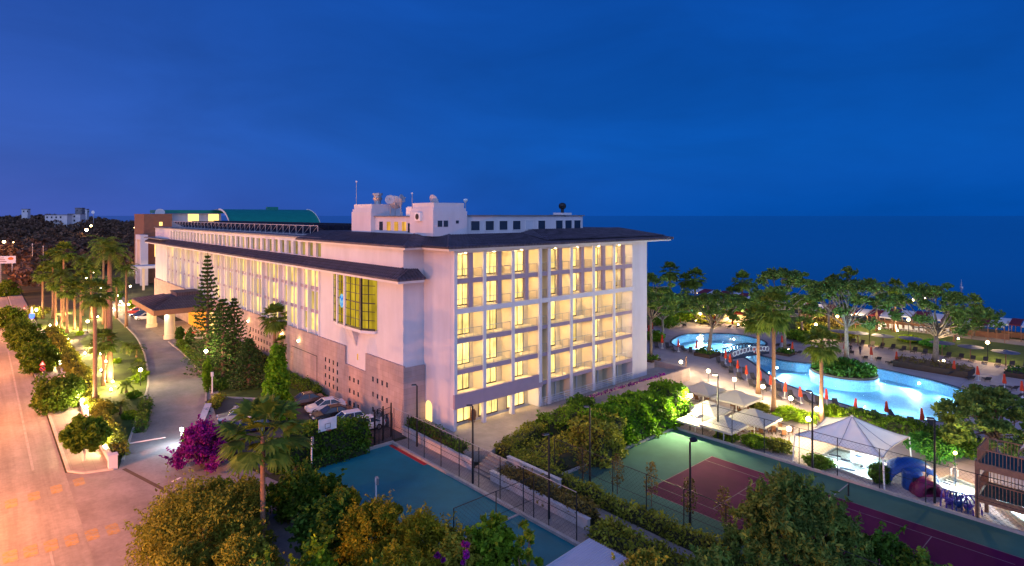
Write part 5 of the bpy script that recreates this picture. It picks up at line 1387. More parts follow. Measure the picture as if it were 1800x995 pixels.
for k, (xx, yy) in enumerate(((-8.0, 80.5), (-5.5, 83), (-8, 90), (-5, 79))):
    mb = MB(); mb.lathe([(.2, CZ - .06), (.2, CZ - .003)], (0, 0, 0), 10); o = mb.build('ceiling_lamp', 'globe_lit', cn); o.location = (xx, yy, 0); plight('ceiling_light', (xx, yy, CZ - .35), 350, (1, .74, .38), .15, cn)
plight('column_light', (-10.9, 77.2, 4.4), 60, (.75, .85, 1), .1, cn)
sheet('entrance_paving', [(-10.8, 76.3), (SX - .3, 72.4), (SX - .3, 98), (-10.6, 98)], 0.07, 'pavement')
sheet('red_carpet', [(-10.2, 80.2), (-4, 80.2), (-4, 82.4), (-10.2, 82.4)], 0.076, 'red_carpet')
mb = MB(); mb.box(SX - .45, 78, 0, SX - .24, 93, 4.4); o = mb.build('entrance_screen', 'orange_glow'); tag(o, 'glowing orange entrance wall behind the canopy columns', 'wall')
mb = MB(); mb.box(SX - .7, 74, 0, SX - .26, 77.5, 4.4); o = mb.build('entrance_doorway', 'amber_room'); tag(o, 'bright yellow entrance doorway right of the orange wall', 'doorway')

# ------------------------------------------------------------------ conifers, ivy tree, palms at the facade
conifer(*G(365, 660), ZD(443, DEP(*G(365, 660))), 3.3, 'tallest Norfolk pine with tiered branches before the facade', 30, 91, per=26, shape=.9, base=.03, arms=8, up_=.18)
conifer(*G(392, 662), ZD(520, DEP(*G(392, 662))), 3.0, 'dense dark conifer touching the tallest pine on its right', 20, 92, per=36, shape=.7, base=.05, arms=8, up_=.1)
conifer(*G(412, 655), ZD(520, DEP(*G(412, 655))), 2.9, 'slender tiered pine between the dense conifer and the stone wall', 20, 93, per=18, shape=.85, base=.12, arms=7, up_=.3)
conifer(*G(438, 682), ZD(592, DEP(*G(438, 682))), 2.5, 'shorter dark conifer nearest to the car park lawn', 17, 94, per=30, shape=.7, base=.06, arms=8, up_=.12)
bush(*G(390, 685), 1.0, 1.5, 'small dark clipped ball tree on the conifer lawn', 'leaf_dark', 95, 120, .14, 22, 'topiary', 'topiary_bush')
for i, (px, py, h, lb) in enumerate(((364, 690, 4.6, 'slim ivy column beside the driveway kerb under a globe lamp'), (316, 598, 2.6, 'small dark topiary left of two near the canopy column'), (333, 606, 2.8, 'small dark topiary right of two near the canopy column'))):
    bush(*G(px, py), .6 if i == 0 else .8, h, lb, 'leaf_ivy' if i == 0 else 'leaf_dark', 96 + i, 120, .16, 22, 'topiary', 'topiary_bush')
globe_lamp(*G(362, 672), 4.4, 'globe lamp shining above the ivy column at the driveway kerb', 'globe lamps on posts in the garden', .24, 90)
# low clipped hedge along kerb
hedge((-11.2, 51.5), (-9.7, 70.5), 1.0, .8, 'low clipped hedge on the lawn edge leading to the canopy', 'leaf_hedge', 33, 70, .14)
hedge((-13.4, 35.2), (-10.6, 50), .7, .45, 'thin low hedge along the driveway footpath', 'leaf_dark', 34, 80, .12)
hedge((-4.2, 24), (-4.0, 42), 1.5, 1.0, 'dark green hedge at the foot of the stone wall', 'leaf_hedge', 35, 60, .14)
hedge((-4.2, 44), (-4.2, 66), 1.5, 1.6, 'olive shrubs along the stone wall behind the conifers', 'leaf_olive', 36, 50, .16)
x, y = G(483, 655); palm(x, y, ZD(558, DEP(x, y)) , 'fan palm with a red trunk and open crown before the stone wall', 'fan', 2.5, 101, tr=.28, fronds=36)
x, y = G(497, 655); palm(x, y, ZD(605, DEP(x, y)), 'shorter fan palm right of the red trunked one at the stone wall', 'fan', 1.7, 102, tr=.18, fronds=26)
x, y = G(523, 660); palm(x, y, ZD(620, DEP(x, y)), 'smallest bluish fan palm at the stone wall', 'fan', 1.1, 103, tr=.12, fronds=18)
# ivy covered column tree
x, y = G(487, 745); D_ = DEP(x, y)
t = thing('ivy_tree', 'tall tree trunk wrapped in bright green ivy between lawn and car park', 'tree', (x, y, 0)); rng = np.random.default_rng(104)
mb = MB(); mb.tube([(0, 0, 0), (.2, 0, 4), (0, .1, 9)], [.35, .28, .12], 7); mb.build('trunk', 'bark', t)
H_ = ZD(610, D_); cl = []
for i in range(60):
    f = (i + .5) / 60; a = i * 2.4; r_ = 1.75 * (1 - f) ** .55 * (.55 + .45 * rng.random()); cl.append(((r_ * cos(a), r_ * sin(a), .3 + f * (H_ - .4)), (.55, .55, .6)))
blob_crown(t, cl, 170, .21, 'leaf_ivy', 105)

# ------------------------------------------------------------------ beyond: brown tower, portal, green roofed hall, far houses, woods
D1 = 205.0
x, y = PD(253, D1); t = thing('brown_tower', 'brown clad slab tower left of the long facade', 'tower', (x, y, 0), 0)
zt = ZD(378, D1)
mb = MB(); mb.box(0, 0, 0, 8.6, 17.0, zt); mb.build('tower_body', 'brown_clad', t)
mb = MB(); mb.box(-.05, 0, zt, 8.65, 17.05, zt + .4); mb.build('coping', 'brown_clad', t)
for k, (a, z) in enumerate(((4.6, ZD(397, D1)), (4.6, ZD(412, D1)))):
    mb = MB(); mb.box(a, -.06, z, a + 1.0, -.003, z + 1.3) ; mb.build('lit_window', 'amber_room', t)
mb = MB(); mb.box(3.2, -.08, ZD(452, D1), 4.6, -.003, ZD(425, D1)); mb.build('stair_window', 'amber_room', t)
x, y = PD(247, 199); t = thing('white_portal', 'white framed portal with a glowing orange arch beside the brown tower', 'portal', (x, y, 0), 0)
z1 = ZD(413, 200)
mb = MB(); mb.box(0, 0, 0, 2.2, 1.2, z1); mb.box(0, 7, 0, 2.2, 8.6, z1); mb.box(0, 1.2, z1 - 1.6, 2.2, 7, z1); mb.build('frame', 'white_wall', t)
mb = MB(); mb.box(1.2, 1.2, z1 - 8.5, 1.6, 7, z1 - 1.6); mb.build('orange_arch', 'orange_glow', t); mb = MB(); mb.box(1.2, 1.2, 0, 1.6, 7, z1 - 9); mb.build('lower_panel', 'brown_clad', t)
x, y = PD(258, 190); t = thing('small_canopy', 'small flat white canopy lit beneath, beyond the end of the facade', 'canopy', (x, y, 0), 0)
zc = ZD(468, 190); mb = MB(); mb.box(-4, -3, zc - .5, 6, 3, zc + .3); mb.build('roof_slab', 'white_trim', t); mb = MB(); mb.box(-1.5, -2, 0, -.9, -1.4, zc - .5); mb.box(4.5, -2, 0, 5.1, -1.4, zc - .5); mb.build('post', 'cream_wall', t)
mb = MB(); mb.lathe([(.5, zc - .62), (.5, zc - .52)], (1, 0, 0), 10); mb.build('ceiling_lamp', 'globe_lit', t); plight('canopy_light', (1, -.5, zc - 1.2), 700, (1, .75, .35), .3, t)
# green vaulted hall
D2 = 215.0
x, y = PD(392, D2); x2, y2 = PD(552, D2 + 20)
gh = thing('green_roof_hall', 'hall with a long curved green roof behind the solar panels', 'hall', (x, y, 0), 0)
zt = ZD(367.5, D2); Lg = 33.0; W_ = 30.0
mb = MB(); k = 14; vs = []
for i in range(k + 1):
    a = radians(8 + 82 * i / k); yy = 10 * (1 - cos(radians(90)) ) ; vs += [(0, -9 + 16 * (1 - cos(a)) * .9, 16.5 + (zt - 16.5) * sin(a)), (Lg, -9 + 16 * (1 - cos(a)) * .9, 16.5 + (zt - 16.5) * sin(a))]
mb.add(vs, [(2 * i, 2 * i + 1, 2 * i + 3, 2 * i + 2) for i in range(k)])
yl = vs[-1][1]; mb.add([(0, yl, zt), (Lg, yl, zt), (Lg, yl + 10, zt - .2), (0, yl + 10, zt - .2)], [(0, 1, 2, 3)])
mb.build('curved_roof', 'green_roof', gh)
mb = MB(); mb.add([(v[0] - .02, v[1] - .3, v[2] + .3) for v in vs[0::2]] + [(v[0] - .02, v[1] + .3, v[2] - .3) for v in vs[0::2]], [(i, i + 1, k + 2 + i, k + 1 + i) for i in range(k)]); mb.add([(v[0] - .02 + Lg, v[1] - .3, v[2] + .3) for v in vs[0::2]] + [(v[0] + Lg, v[1] + .3, v[2] - .3) for v in vs[0::2]], [(i, i + 1, k + 2 + i, k + 1 + i) for i in range(k)]); mb.build('roof_edge', 'white_trim', gh)
mb = MB(); mb.box(.5, -6, 0, Lg - .5, yl + 9, 16.4); mb.build('hall_wall', 'white_wall', gh)
mb = MB(); mb.box(17, yl - 2, zt - .5, 21, yl, zt + 1.0); mb.build('roof_vent', 'green_roof', gh)
x, y = PD(285, D2 + 2); t = thing('green_roof_wing', 'lower flat wing with green edged roof and two lit windows beside the curved hall', 'building', (x, y, 0), 0)
zw = ZD(369, D2 + 2); ww = Vector((*PD(392, D2 + 2), 0)) - Vector((x, y, 0)); 
mb = MB(); mb.box(0, 0, 0, 20.0, 9, zw - 1.3); mb.build('wing_wall', 'white_wall', t); mb = MB(); mb.box(-2, -1.5, zw - 1.2, 21, 10, zw); mb.build('wing_roof', 'green_roof', t)
mb = MB(); mb.lathe([(1.3, -.3), (1.3, .3)], (0, 0, 0), 16); mb.v = [(v[0] * 1.2 - 1, v[2] - 1.6, v[1] + zw - .9) for v in mb.v]; mb.build('round_end', 'white_trim', t)
for a in (8.5, 15.5):
    mb = MB(); mb.box(a, -.1, zw - 4.2, a + 3.6, -.003, zw - 1.5); mb.build('lit_window', 'amber_room', t)
# far houses
def far_house(label, px0, px1, pt, pb, d, mat='pavilion_white', floors=3, lit=()):
    x, y = PD(px0, d); w = (px1 - px0) / FOC * d; t = thing('far_house', label, 'house', (x, y, 0), -atan2(FX, FY)); z0, z1 = ZD(pb, d) - 6, ZD(pt, d)
    mb = MB(); mb.box(0, 0, z0, w, w * .6, z1); mb.build('wall', mat, t)
    mb = MB(); mb.box(-.3, -.4, z1, w + .3, w * .6, z1 + .4); mb.build('roof', 'flat_roof', t)
    for f in range(floors):
        for c in range(max(2, int(w / 3.2))):
            mb = MB(); mb.box(1.0 + c * 3.2, -.08, z1 - 2.3 - f * 3, 2.2 + c * 3.2, -.003, z1 - .9 - f * 3); mb.build('window', 'dark_glass', t)
    return t
far_house('blocky pale blue house with square windows on the wooded hill', 119, 141, 376.5, 389, 430, floors=2)
far_house('tall narrow grey gabled part behind the pale blue house', 132, 144, 366, 376, 455, 'flat_roof', 1)
far_house('pinkish house right of the gabled one on the hill', 145, 153, 368, 376, 470, 'white_wall', 1)
far_house('long low white house with balconies among the trees', 79, 118, 378, 394, 425, 'white_wall', 3)
far_house('small lone white house at the left on the ridge', 38, 48.5, 368, 377, 470, 'pavilion_white', 1)
x, y = PD(164, 430); t = thing('far_dish', 'white dish beside the houses on the ridge', 'satellite dish', (x, y, 0), -atan2(FX, FY))
z_ = ZD(373, 430); mb = MB(); mb.lathe([(.05, 0), (.7, .12), (1.2, .4)], (0, 0, 0), 14); mb.v = [(v[0], -v[2], v[1] + z_) for v in mb.v]; mb.build('dish', 'white_metal', t); mb = MB(); mb.tube([(0, .2, hill_z(x, y)), (0, .2, z_)], .2, 6); mb.build('mount', 'grey_metal', t)
# woods on the hills
rng = np.random.default_rng(77); C = []
for i in range(1900):
    d = 178 + 470 * rng.random() ** 1.25; u = -1.15 + .66 * rng.random()
    if d < 235 and u > -.80: continue
    x, y = CX + d * (u * FY + FX), CY + d * (FY - u * FX)
    if ST0 - 6 < x < ST1 + 5 and d < 260: continue
    gz = hill_z(x, y); Rr = 3.6 + 2.6 * rng.random(); hh = (5.5 + 4.5 * rng.random()) if d > 230 else (5 + 3 * rng.random())
    q = rng.normal(size=(120, 3)); q /= np.linalg.norm(q, axis=1)[:, None]; q = q * (rng.uniform(.55, 1.0, 120) ** .5)[:, None] * np.array([Rr, Rr, hh * .5]); q[:, 2] = np.abs(q[:, 2]) * 1.0
    q += np.array([x, y, gz + hh * .45]); C.append(q)
C = np.concatenate(C); o = quads('woods', leaf_quads(C, 1.35, rng, 1.3, .5), 'leaf_forest'); struct(o, 'dark wooded hillside behind the hotel garden', None, 'stuff')
# lights between the trees of the hill
for i, (px, py, d) in enumerate(((152, 404, 330), (160, 397, 345), (7, 425, 260), (25, 426, 300), (238, 400, 300))):
    x, y = PD(px, d); t = thing('far_lamp', ['yellow lamp among the dark woods', 'smaller pinkish lamp above the yellow one in the woods', 'white lamp at the left edge of the woods', 'dim lamp near the billboard in the woods', 'white lamp in the woods beside the brown tower'][i], 'lamp', (x, y, 0), 0, 'lamps among the woods')
    mb = MB(); mb.tube([(0, 0, 0), (0, 0, ZD(py, d))], .1, 5); mb.build('pole', 'dark_metal', t); mb = MB(); mb.ball((0, 0, ZD(py, d)), .55 if i else .8, 8); mb.build('globe', 'globe_warm', t)
    plight('far_light', (x, y - 1.5, ZD(py, d) + .3), 500, (1, .6, .25), .3)
# ================================================================== right side: pool garden
# ------------------------------------------------------------------ pool island and underwater lamps
mb = MB(); mb.prism(island, -1.5, .10); o = mb.build('island_base', 'pool_tile'); struct(o)
mb = MB(); mb.prism([(ISLC[0] + (p[0] - ISLC[0]) * .97, ISLC[1] + (p[1] - ISLC[1]) * .97) for p in island], .10, .40); o = mb.build('island_bed', 'soil'); struct(o)
rng = np.random.default_rng(3)
t = thing('island_plants', 'round island bed in the pool filled with reeds and broad leaved green plants', 'plant bed', (ISLC[0], ISLC[1], .4))
P = []
for i in range(1500):
    a = rng.uniform(0, 2 * pi); q = sqrt(rng.random()); P.append((3.9 * q * cos(a), 4.3 * q * sin(a), rng.random() ** 1.3 * (1.1 + .5 * (1 - q))))
quads('foliage', leaf_quads(P, .32, rng, 2.6, .1), 'leaf_dark', t)
for j, (dx, dy, h) in enumerate(((.6, -.6, 2.2), (1.9, .7, 1.9), (-.6, -2.2, 1.8), (.9, -3.0, 1.7), (-1.3, .9, 1.6))):
    V = []
    for i in range(16):
        az = i * 2.4; el = radians(75 - 40 * rng.random()); d = np.array([cos(az) * cos(el), sin(az) * cos(el), sin(el)]); s = np.array([-sin(az), cos(az), 0]) * .22; b = np.array([dx, dy, .2])
        V.append([b, b + d * h * .6 - s, b + d * h + np.array([0, 0, -.35]), b + d * h * .6 + s])
    quads('banana_leaf', V, 'leaf_tropical', t)
lamps = [(1540, 652), (1622, 669), (1696, 688), (1188, 601), (1292, 592), (1225, 590), (1360, 641), (1440, 645), (1345, 650), (1420, 685), (1520, 712), (1640, 732), (1322, 604)]
for i, (px, py) in enumerate(lamps):
    x, y = G(px, py, -.16); c = Vector((57, -20)) if i not in (3, 4, 5, 12) else Vector((64, 7)); d = (c - Vector((x, y))).normalized() * .55
    t = thing('pool_lamp', 'underwater lamp glowing under the pool edge', 'lamp', (x + d.x, y + d.y, -.55), 0, 'underwater lamps along the pool walls')
    mb = MB(); mb.ball((0, 0, 0), .16 if i < 8 else .08, 8); mb.build('lens', 'pool_lamp', t)
    spot('pool_light', (d.x * .6, d.y * .6, .1), (d.x * 14, d.y * 14, -.5), 2300, (.66, .88, 1.0), 160, .1, .9, t)
    plight('pool_glow', (d.x * 9, d.y * 9, .2), 150, (.66, .88, 1.0), .3, t)
# bridge with ring pattern railing
x0, y0 = G(1279, 629); x1, y1 = G(1342, 619)
br = thing('pool_bridge', 'small arched bridge with a ring patterned railing and a lifebuoy', 'bridge', (x0, y0, 0), atan2(y1 - y0, x1 - x0)); L = hypot(x1 - x0, y1 - y0)
def arc(t): return .2 + .45 * sin(pi * t)
for s, nm in ((-1, 'side'), (1, 'side')):
    mb = MB()
    for i in range(12):
        a, b = i / 12, (i + 1) / 12; yy = s * 1.1
        mb.add([(L * a, yy - .06, arc(a) - .55), (L * b, yy - .06, arc(b) - .55), (L * b, yy - .06, arc(b) + .1), (L * a, yy - .06, arc(a) + .1), (L * a, yy + .06, arc(a) - .55), (L * b, yy + .06, arc(b) - .55), (L * b, yy + .06, arc(b) + .1), (L * a, yy + .06, arc(a) + .1)], [(0, 1, 2, 3), (7, 6, 5, 4), (3, 2, 6, 7), (0, 4, 5, 1)])
    mb.build('beam', 'pool_rim', br)
    rl = MB(); rl.tube([(L * i / 12, s * 1.1, arc(i / 12) + 1.05) for i in range(13)], .06, 6); rl.build('handrail', 'pool_rim', br)
    rl = MB()
    for i in range(11):
        t_ = (i + .5) / 11; c = (L * t_, s * 1.1, arc(t_) + .58); rl.tube([(c[0] + .40 * cos(a), c[1], c[2] + .40 * sin(a)) for a in [2 * pi * k / 12 for k in range(13)]], .075, 5, False)
    rl.build('ring_railing', 'white_metal' if s < 0 else 'pool_rim', br)
mb = MB()
for i in range(12):
    a, b = i / 12, (i + 1) / 12; mb.add([(L * a, -1.1, arc(a)), (L * b, -1.1, arc(b)), (L * b, 1.1, arc(b)), (L * a, 1.1, arc(a))], [(0, 1, 2, 3)])
mb.build('deck_boards', 'deck_tile', br)
lb = thing('lifebuoy', 'white and red lifebuoy hung on the near side of the bridge', 'lifebuoy', Vector((x0, y0, 0)) + Matrix.Rotation(atan2(y1 - y0, x1 - x0), 3, 'Z') @ Vector((L * .60, -1.28, 1.0)), atan2(y1 - y0, x1 - x0))
for k in range(2):
    mb = MB(); 
    for q in range(4):
        a0 = q * pi / 2 + k * pi / 4; mb.tube([(.48 * cos(a0 + j * pi / 16), 0, .48 * sin(a0 + j * pi / 16)) for j in range(5)], .14, 8)
    mb.build('ring' if k == 0 else 'red_bands', 'line_white' if k == 0 else 'car_red', lb)

# ------------------------------------------------------------------ closed red parasols with pairs of loungers
def make_parasol(loc, label, group, h=2.45):
    t = thing('closed_parasol', label, 'parasol', loc, 0, group)
    mb = MB(); mb.lathe([(.3, 0), (.3, .06), (.08, .1)], (0, 0, 0), 12); mb.build('base', 'white_trim', t)
    mb = MB(); mb.tube([(0, 0, .1), (0, 0, h)], .04, 6); mb.build('pole', 'white_metal', t)
    mb = MB(); vs = []; n = 16
    for r_, z in ((.16, .95), (.27, 1.0), (.25, 1.3), (.17, 1.8), (.13, h - .18), (.06, h - .02)):
        for j in range(n): q = r_ * (1.0 if j % 2 else .66); vs.append((q * cos(2 * pi * j / n), q * sin(2 * pi * j / n), z))
    mb.add(vs, [(i * n + j, i * n + (j + 1) % n, (i + 1) * n + (j + 1) % n, (i + 1) * n + j) for i in range(5) for j in range(n)] + [tuple(range(n - 1, -1, -1)), tuple(range(5 * n, 6 * n))]); mb.build('folded_canopy', 'red_cloth', t)
    return t
def make_lounger(loc, rz, label, group):
    t = thing('sun_lounger', label, 'sun lounger', loc, rz, group)
    mb = MB(); mb.box(-.32, -.95, .27, .32, .35, .33); mb.build('seat', 'lounger_mesh', t)
    mb = MB(); mb.obox((0, .68, .56), (.64, .80, .05), 0, radians(42)); mb.build('backrest', 'lounger_mesh', t)
    for sx in (-.3, .3):
        for sy in (-.8, .3): mb = MB(); mb.tube([(sx, sy, 0), (sx, sy, .28)], .03, 5); mb.build('leg', 'lounger_frame', t)
    return t
PS = None; LS = None
def parasol(x, y, label, group, sc=1.0):
    global PS
    if PS is None: PS = make_parasol((x, y, 0), label, group); return PS
    o = dup(PS, (x, y, 0), (x * 7) % 3, label, sc, group); o.rotation_euler = (.05 * sin(x * 5), .05 * sin(y * 7), (x * 7) % 3); return o
def lounger(x, y, rz, label, group):
    global LS
    if LS is None: LS = make_lounger((x, y, 0), rz, label, group); return LS
    return dup(LS, (x, y, 0), rz, label, None, group)
near = [(1164, 612), (1193, 618), (1224, 621), (1275, 639), (1284, 647), (1297, 657), (1313, 668), (1335, 680), (1356, 687), (1379, 700), (1408, 709), (1454, 714), (1503, 733), (1559, 737), (1622, 752)]
far = [(1375, 610), (1392, 623), (1532, 633), (1576, 641), (1676, 659), (1720, 669), (1766, 685), (1797, 699), (1485, 622)]
back = [(1141, 590), (1147, 586), (1195, 574), (1256, 574), (1288, 577), (1369, 586)]
for row, gname, side, pref in ((near, 'red parasols along the near pool edge', -1, 'along the near pool edge'), (far, 'red parasols along the far pool edge', 1, 'along the far pool edge'), (back, 'red parasols behind the upper pool', 1, 'behind the small upper pool')):
    for i, (px, py) in enumerate(row):
        x, y = G(px, py); parasol(x, y, f'{ORD[i]} closed red parasol {pref}, counted from the left', gname, .86 + .06 * ((i * 37) % 5) / 5)
        rz = radians(-48 if row is near else 130) + .25 * sin(i * 2.1)
        for s in (-1, 1):
            lx, ly = x + s * .95 * cos(rz), y + s * .95 * sin(rz)
            lounger(lx, ly, rz, f'{"left" if s * (1 if row is near else -1) < 0 else "right"} lounger at the {ORD[i]} red parasol {pref}', 'paired loungers ' + pref)
for i in range(22):
    y = -8.5 - i * 1.62; lounger(82.6 + .12 * sin(i * 3), y, radians(90) + .06 * sin(i * 5) + pi, f'{ORD[i]} lounger of the long lawn edge row, counted from the tallest pine', 'long row of loungers at the lawn edge')
# thatched sunshades on the beach lawn
def sunshade(x, y, label):
    t = thing('lawn_sunshade', label, 'sunshade', (x, y, 0), 0, 'grey blue round sunshades on the beach lawn')
    mb = MB(); mb.tube([(0, 0, 0), (0, 0, 2.3)], .07, 6); mb.build('post', 'wood', t)
    mb = MB(); mb.lathe([(1.75, 2.12), (1.8, 2.18), (1.0, 2.28), (.35, 2.36), (.3, 2.44), (.02, 2.5)], (0, 0, 0), 20); mb.build('thatch', 'disc_thatch', t)
    return t
for i, (px, py) in enumerate(((1508, 583), (1552, 588), (1600, 592), (1656, 600), (1706, 607), (1768, 616), (1478, 580))):
    x, y = G(px, py, 2.4); sunshade(x, y, f'{["first", "second", "third", "fourth", "fifth", "nearest and rightmost", "farthest left"][i]} round grey blue sunshade on the beach lawn')
# ------------------------------------------------------------------ beach pavilions with red and white awnings
def pavilion(px, py, L, label, dpx=0, wid=7.0, z=3.0, n=9, rz=radians(-90)):
    x, y = G(px, py); t = thing('beach_pavilion', label, 'pavilion', (x, y, 0), rz, 'beach pavilions with striped roofs')
    for i in range(n):
        mb = MB(); a, b = L * i / n + .05, L * (i + 1) / n - .05; zz = z + (.15 if i % 2 else 0)
        mb.add([(a, 0, zz), (b, 0, zz), (b, wid * .5, zz + .7), (a, wid * .5, zz + .7), (b, wid, zz), (a, wid, zz), (a, 0, zz - .25), (b, 0, zz - .25)], [(0, 1, 2, 3), (3, 2, 4, 5), (6, 7, 1, 0)]); mb.build('awning', 'red_roof' if i % 2 else 'pavilion_white', t)
    for i in range(n + 1):
        for yy in (.1, wid - .1): mb = MB(); mb.tube([(L * i / n, yy, 0), (L * i / n, yy, z)], .06, 6); mb.build('post', 'wood', t)
    mb = MB(); mb.box(0, wid * .6, 0, L, wid * .7, 1.0); mb.build('counter', 'brown_clad', t)
    for i in range(0, n, 2):
        mb = MB(); mb.ball((L * (i + .5) / n, wid * .3, z - .35), .14, 8); mb.build('hanging_lamp', 'globe_warm', t); plight('pavilion_light', (0, 0, 0), 25, (1, .68, .35), .15, t).location = (L * (i + .5) / n, wid * .3, z - .7)
    return t
def facing(rz=radians(-90)): return rz
pavilion(1532, 574, 22, 'long beach pavilion with white and dark red roof panels behind the dark pine')
pavilion(1752, 596, 16, 'beach pavilion at the right edge with white and dark red roof panels')
pavilion(1390, 562, 20, 'beach pavilion half hidden behind the tall poolside pines')
pavilion(1210, 533, 24, 'beach pavilion glimpsed above the pines beside the hotel')
# white beach chairs
bc = None
for i in range(14):
    px = 1548 + i * 9; x, y = G(px, 578 + (px - 1548) * .085)
    if bc is None:
        bc = t = thing('beach_chair', 'white chair in the row under the pavilion, first from the left', 'chair', (x, y, 0), radians(90), 'white chairs at the beach pavilion')
        mb = MB(); mb.box(-.3, -.3, .38, .3, .3, .46); mb.build('seat', 'white_metal', t); mb = MB(); mb.obox((0, .3, .8), (.6, .06, .85), 0, -.2); mb.build('backrest', 'white_metal', t)
        for sx in (-.26, .26):
            for sy in (-.26, .26): mb = MB(); mb.tube([(sx, sy, 0), (sx, sy, .4)], .03, 4); mb.build('leg', 'white_metal', t)
    else: dup(bc, (x, y, 0), radians(90) + .3 * sin(i * 4), f'white chair in the row under the pavilion, {ORD[i]} from the left')
# beach bar with red awning behind the upper pool
x, y = G(1285, 566); t = thing('beach_bar', 'lit kiosk with pink walls and a red awning behind the upper pool', 'kiosk', (x, y, 0), radians(-60))
mb = MB(); mb.box(-4.5, 0, 0, 4.5, 4, 3.0); mb.build('wall', 'cream_wall', t); mb = MB(); mb.add([(-4.8, -1.6, 2.2), (4.8, -1.6, 2.2), (4.8, .2, 3.1), (-4.8, .2, 3.1), (-4.8, -1.6, 1.9), (4.8, -1.6, 1.9)], [(0, 1, 2, 3), (4, 5, 1, 0)]); mb.build('awning', 'car_red', t)
mb = MB(); mb.box(-3.5, -.06, 1.0, 3.5, -.003, 2.1); mb.build('counter_window', 'amber_room', t); plight('bar_light', (0, -1.2, 1.7), 700, (1, .6, .35), .2, t)

# ------------------------------------------------------------------ pines and palms of the pool garden
def pool_pine(px, py, top, Rpx, zlow, label, seed, n=14, fork=.55, lean=(0, 0), r=1.3, per=100, size=.26, mat='leaf_pine', bark='pale_bark', tr=.24, dx=0):
    x, y = G(px, py); D = DEP(x, y); H = ZD(top, D); R = Rpx / FOC * D
    cl = spread_clumps(R * .92, zlow, H - .7, n, seed, r * R / 5.0, lean[0] + dx * FY, lean[1] - dx * FX)
    return limb_tree(x, y, H, label, cl, cl, per, size, mat, seed, tr, bark, lean=lean, fork=fork, group='pines around the pool', shell=1.0)
pool_pine(1144, 632, 470, 44, 8.0, 'tall pine with a bare trunk right beside the white hotel wall', 201, 16, .55, (.4, .2), r=1.5)
pool_pine(1245, 626, 508, 58, 7.0, 'low spreading pine with a crooked trunk in a planter by the upper pool', 202, 16, .52, (1.2, -.4), r=1.25, tr=.3)
pool_pine(1380, 621, 460, 58, 9.0, 'broad crowned pine behind the pair of tall fan palms', 203, 18, .55, (-.4, .2), r=1.4)
pool_pine(1487, 648, 463, 68, 7.5, 'tallest pine with pale limbs rising from the pool island', 204, 22, .5, (.3, -.1), r=1.35, tr=.32)
pool_pine(1643, 645, 489, 84, 6.5, 'big dark pine with forking limbs in the long planter', 205, 24, .42, (.6, -.3), r=1.2, mat='leaf_pine', tr=.38)
pool_pine(1457, 606, 490, 44, 9, 'slender pine standing behind the tallest pine', 206, 12, .6, r=1.5)
pool_pine(1165, 596, 500, 46, 5, 'bushy pine behind the tall one beside the hotel wall', 207, 14, .45, r=1.5)
pool_pine(1712, 590, 540, 42, 2.5, 'dark bushy tree at the right behind the big dark pine', 208, 14, .4, r=1.7, mat='leaf_dark')
pool_pine(1410, 590, 510, 40, 3, 'dark green tree between the fan palms and the tallest pine', 209, 14, .4, r=1.6)
pool_pine(1215, 565, 520, 60, 3, 'spreading dark tree behind the upper pool, left of the kiosk', 210, 16, .4, r=1.6, size=.34)
pool_pine(1325, 572, 520, 46, 2.5, 'dark green tree behind the upper pool, right of the kiosk', 211, 14, .4, r=1.6, size=.34)
x, y = G(1745, 803); D = DEP(x, y)
cl = spread_clumps(4.2, 2.2, ZD(675, D) - .5, 24, 212, 1.35)
limb_tree(x, y, ZD(675, D), 'wide leafy tree with turquoise lit leaves above the wooden play tower', cl, cl, 150, .2, 'leaf_pine', 212, .25, 'bark', 'tree', 'broadleaf_tree', fork=.35, extra=4)
for i, (px, py, cyp, kind, R, lb) in enumerate(((1333, 692, 560, 'fan', 2.4, 'left of two tall fan palms beside the red parasol row'), (1360, 726, 543, 'fan', 2.9, 'right and taller of two tall fan palms beside the parasol row'), (1444, 741, 604, 'fan', 2.3, 'fan palm right of the tall pair, before the pool'),
     (1178, 560, 476, 'fan', 2.6, 'far lit palm above the pines beside the hotel'), (1222, 560, 488, 'fan', 2.8, 'far palm against the sea, second from the hotel'), (1205, 552, 493, 'fan', 2.2, 'small far palm beside the second one from the hotel'), (1305, 560, 494, 'fan', 2.8, 'far yellow lit palm left of the tall pines'), (1287, 560, 515, 'fan', 2.0, 'short lit palm left of the far yellow palm'),
     (1541, 582, 505, 'feather', 2.6, 'palm with a lit trunk at the end of the promenade'), (1573, 584, 504, 'fan', 2.0, 'slim leaning palm in front of the striped pavilion roof'), (1716, 560, 532, 'fan', 1.8, 'small lit palm behind the dark pine, against the sea'), (1678, 600, 565, 'fan', 1.7, 'small lit palm on the beach lawn under the dark pine'), (1345, 560, 535, 'fan', 2.0, 'lit low palm behind the upper pool'))):
    x, y = G(px, py); palm(x, y, ZD(cyp, DEP(x, y)), lb, kind, R, 220 + i, 'palms of the pool garden', tr=.2 if i > 2 else .24, fronds=36)
